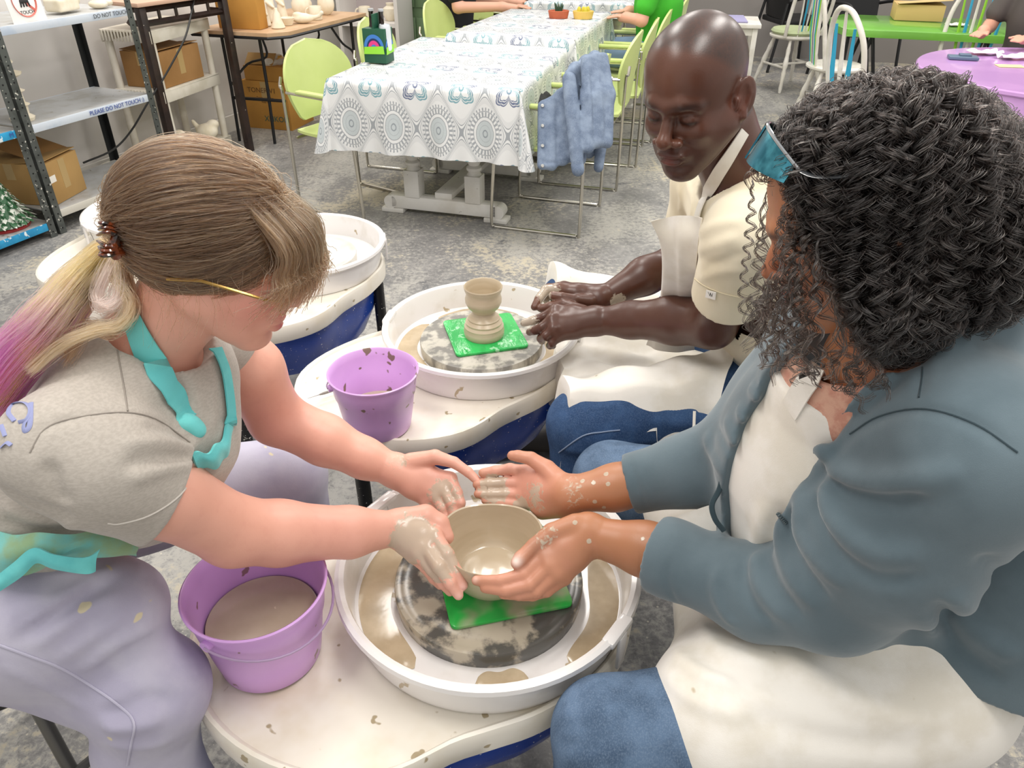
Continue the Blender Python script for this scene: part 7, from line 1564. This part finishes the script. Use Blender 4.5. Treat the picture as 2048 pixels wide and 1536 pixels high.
# ---- people at the far tables
def seated(label, at, rz, shirt, legs, skin, arm_fwd=.35, hair='3a2a20', h=1.0):
    t = thing('person', label, 'person', (at[0], at[1], 0), rz); c, s_ = cos(rz), sin(rz); q = lambda x, y, z: np.array([at[0] + x * c - y * s_, at[1] + x * s_ + y * c, z])
    Bd = Sculpt(); Bd.chain([q(0, 0, .55), q(.02, 0, .85), q(.06, 0, 1.06)], [.10, .12, .07], .04); Bd.chain([q(.06, 0, 1.08), q(.10, 0, 1.18)], [.055, .05], .02)
    hd = basis(q(1, 0, -.35 + 0) - q(0, 0, 0), (0, 0, 1)); hc = q(.14, 0, 1.28); head(Bd, hc, hd, .95)
    for sd in (-1, 1):
        Bd.chain([q(.05, sd * .17, 1.02), q(.12, sd * .23, .78), q(.12 + arm_fwd * .75, sd * .15, .785), q(.12 + arm_fwd, sd * .12, .775)], [.044, .040, .032, .026], .02)
        for k in range(4): Bd.chain([q(.12 + arm_fwd + .02, sd * (.095 + k * .017), .79), q(.12 + arm_fwd + .10, sd * (.09 + k * .018), .775)], [.010, .008], .006)
        Bd.chain([q(.12 + arm_fwd, sd * .09, .79), q(.12 + arm_fwd + .06, sd * .065, .785)], [.012, .009], .006)
    put(mesh_obj('body', [Bd.mesh(q(.2, 0, .9) - .65, q(.2, 0, .9) + .65, .009)], mat('skin_' + skin, skin, .5)), t)
    Sh = Sculpt(); Sh.chain([q(0, 0, .55), q(.02, 0, .85), q(.05, 0, 1.02)], [.145, .155, .12], .05); [Sh.chain([q(.05, sd * .16, 1.015), q(.10, sd * .215, .86)], [.075, .066], .03) for sd in (-1, 1)]
    put(mesh_obj('shirt', [Sh.mesh(q(0, 0, .8) - .45, q(0, 0, .8) + .45, .012)], mat('cloth_' + shirt, shirt, .85)), t)
    Lg = Sculpt(); [Lg.chain([q(0, sd * .09, .54), q(.40, sd * .12, .54), q(.42, sd * .12, .10)], [.10, .075, .055], .03) for sd in (-1, 1)]
    put(mesh_obj('trousers', [Lg.mesh(q(.2, 0, .3) - .55, q(.2, 0, .3) + .55, .012)], mat('cloth_' + legs, legs, .85)), t)
    for sd in (-1, 1): F_ = Sculpt(); F_.chain([q(.40, sd * .12, .05), q(.55, sd * .13, .04)], [.045, .038], .01); F_.ops.append(('&', .002, lambda P_: -P_[:, 2])); put(mesh_obj('shoe', [F_.mesh(q(.48, sd * .12, .05) - .2, q(.48, sd * .12, .05) + .2, .01)], SHOE), t)
    Hr = Sculpt(); Hr.ell(hc + hd @ np.array([-.02, 0, .045]), [.112, .09, .10], hd); Hr.ops.append(('&', .01, lambda P_: ((P_ - (hc + hd @ np.array([.04, 0, .03])).astype(F4)) @ hd[:, 0].astype(F4)))); put(mesh_obj('hair', [Hr.mesh(hc - .2, hc + .2, .008)], mat('hair_' + hair, hair, .6)), t)
    return t
w = RW(-2.12, 6.16); seated('person in black at the farthest cloth-covered table, forearm with a dark bracelet', w, YAW + rad(0), '1d1d22', '26262c', 'd9a48c', .42)
w = RW(-.52, 5.88); seated('person in a bright green top seated right of the farthest cloth-covered table', w, YAW + rad(185), '3fae2a', '7f97b5', 'e0a68e', .14)
w = np.array([3.28, 5.25, 0]); seated('person in a dark grey T-shirt leaning an arm on the purple table', w, rad(218), '55504c', '2c3038', 'd8a088', .34)
# ---- writing-free small fittings
for lx, ly in [(-.9, 1.0), (.75, .75), (-.3, 3.0), (1.5, 2.7), (-2.1, 4.6), (.6, 5.4), (3.0, 4.6)]: pass
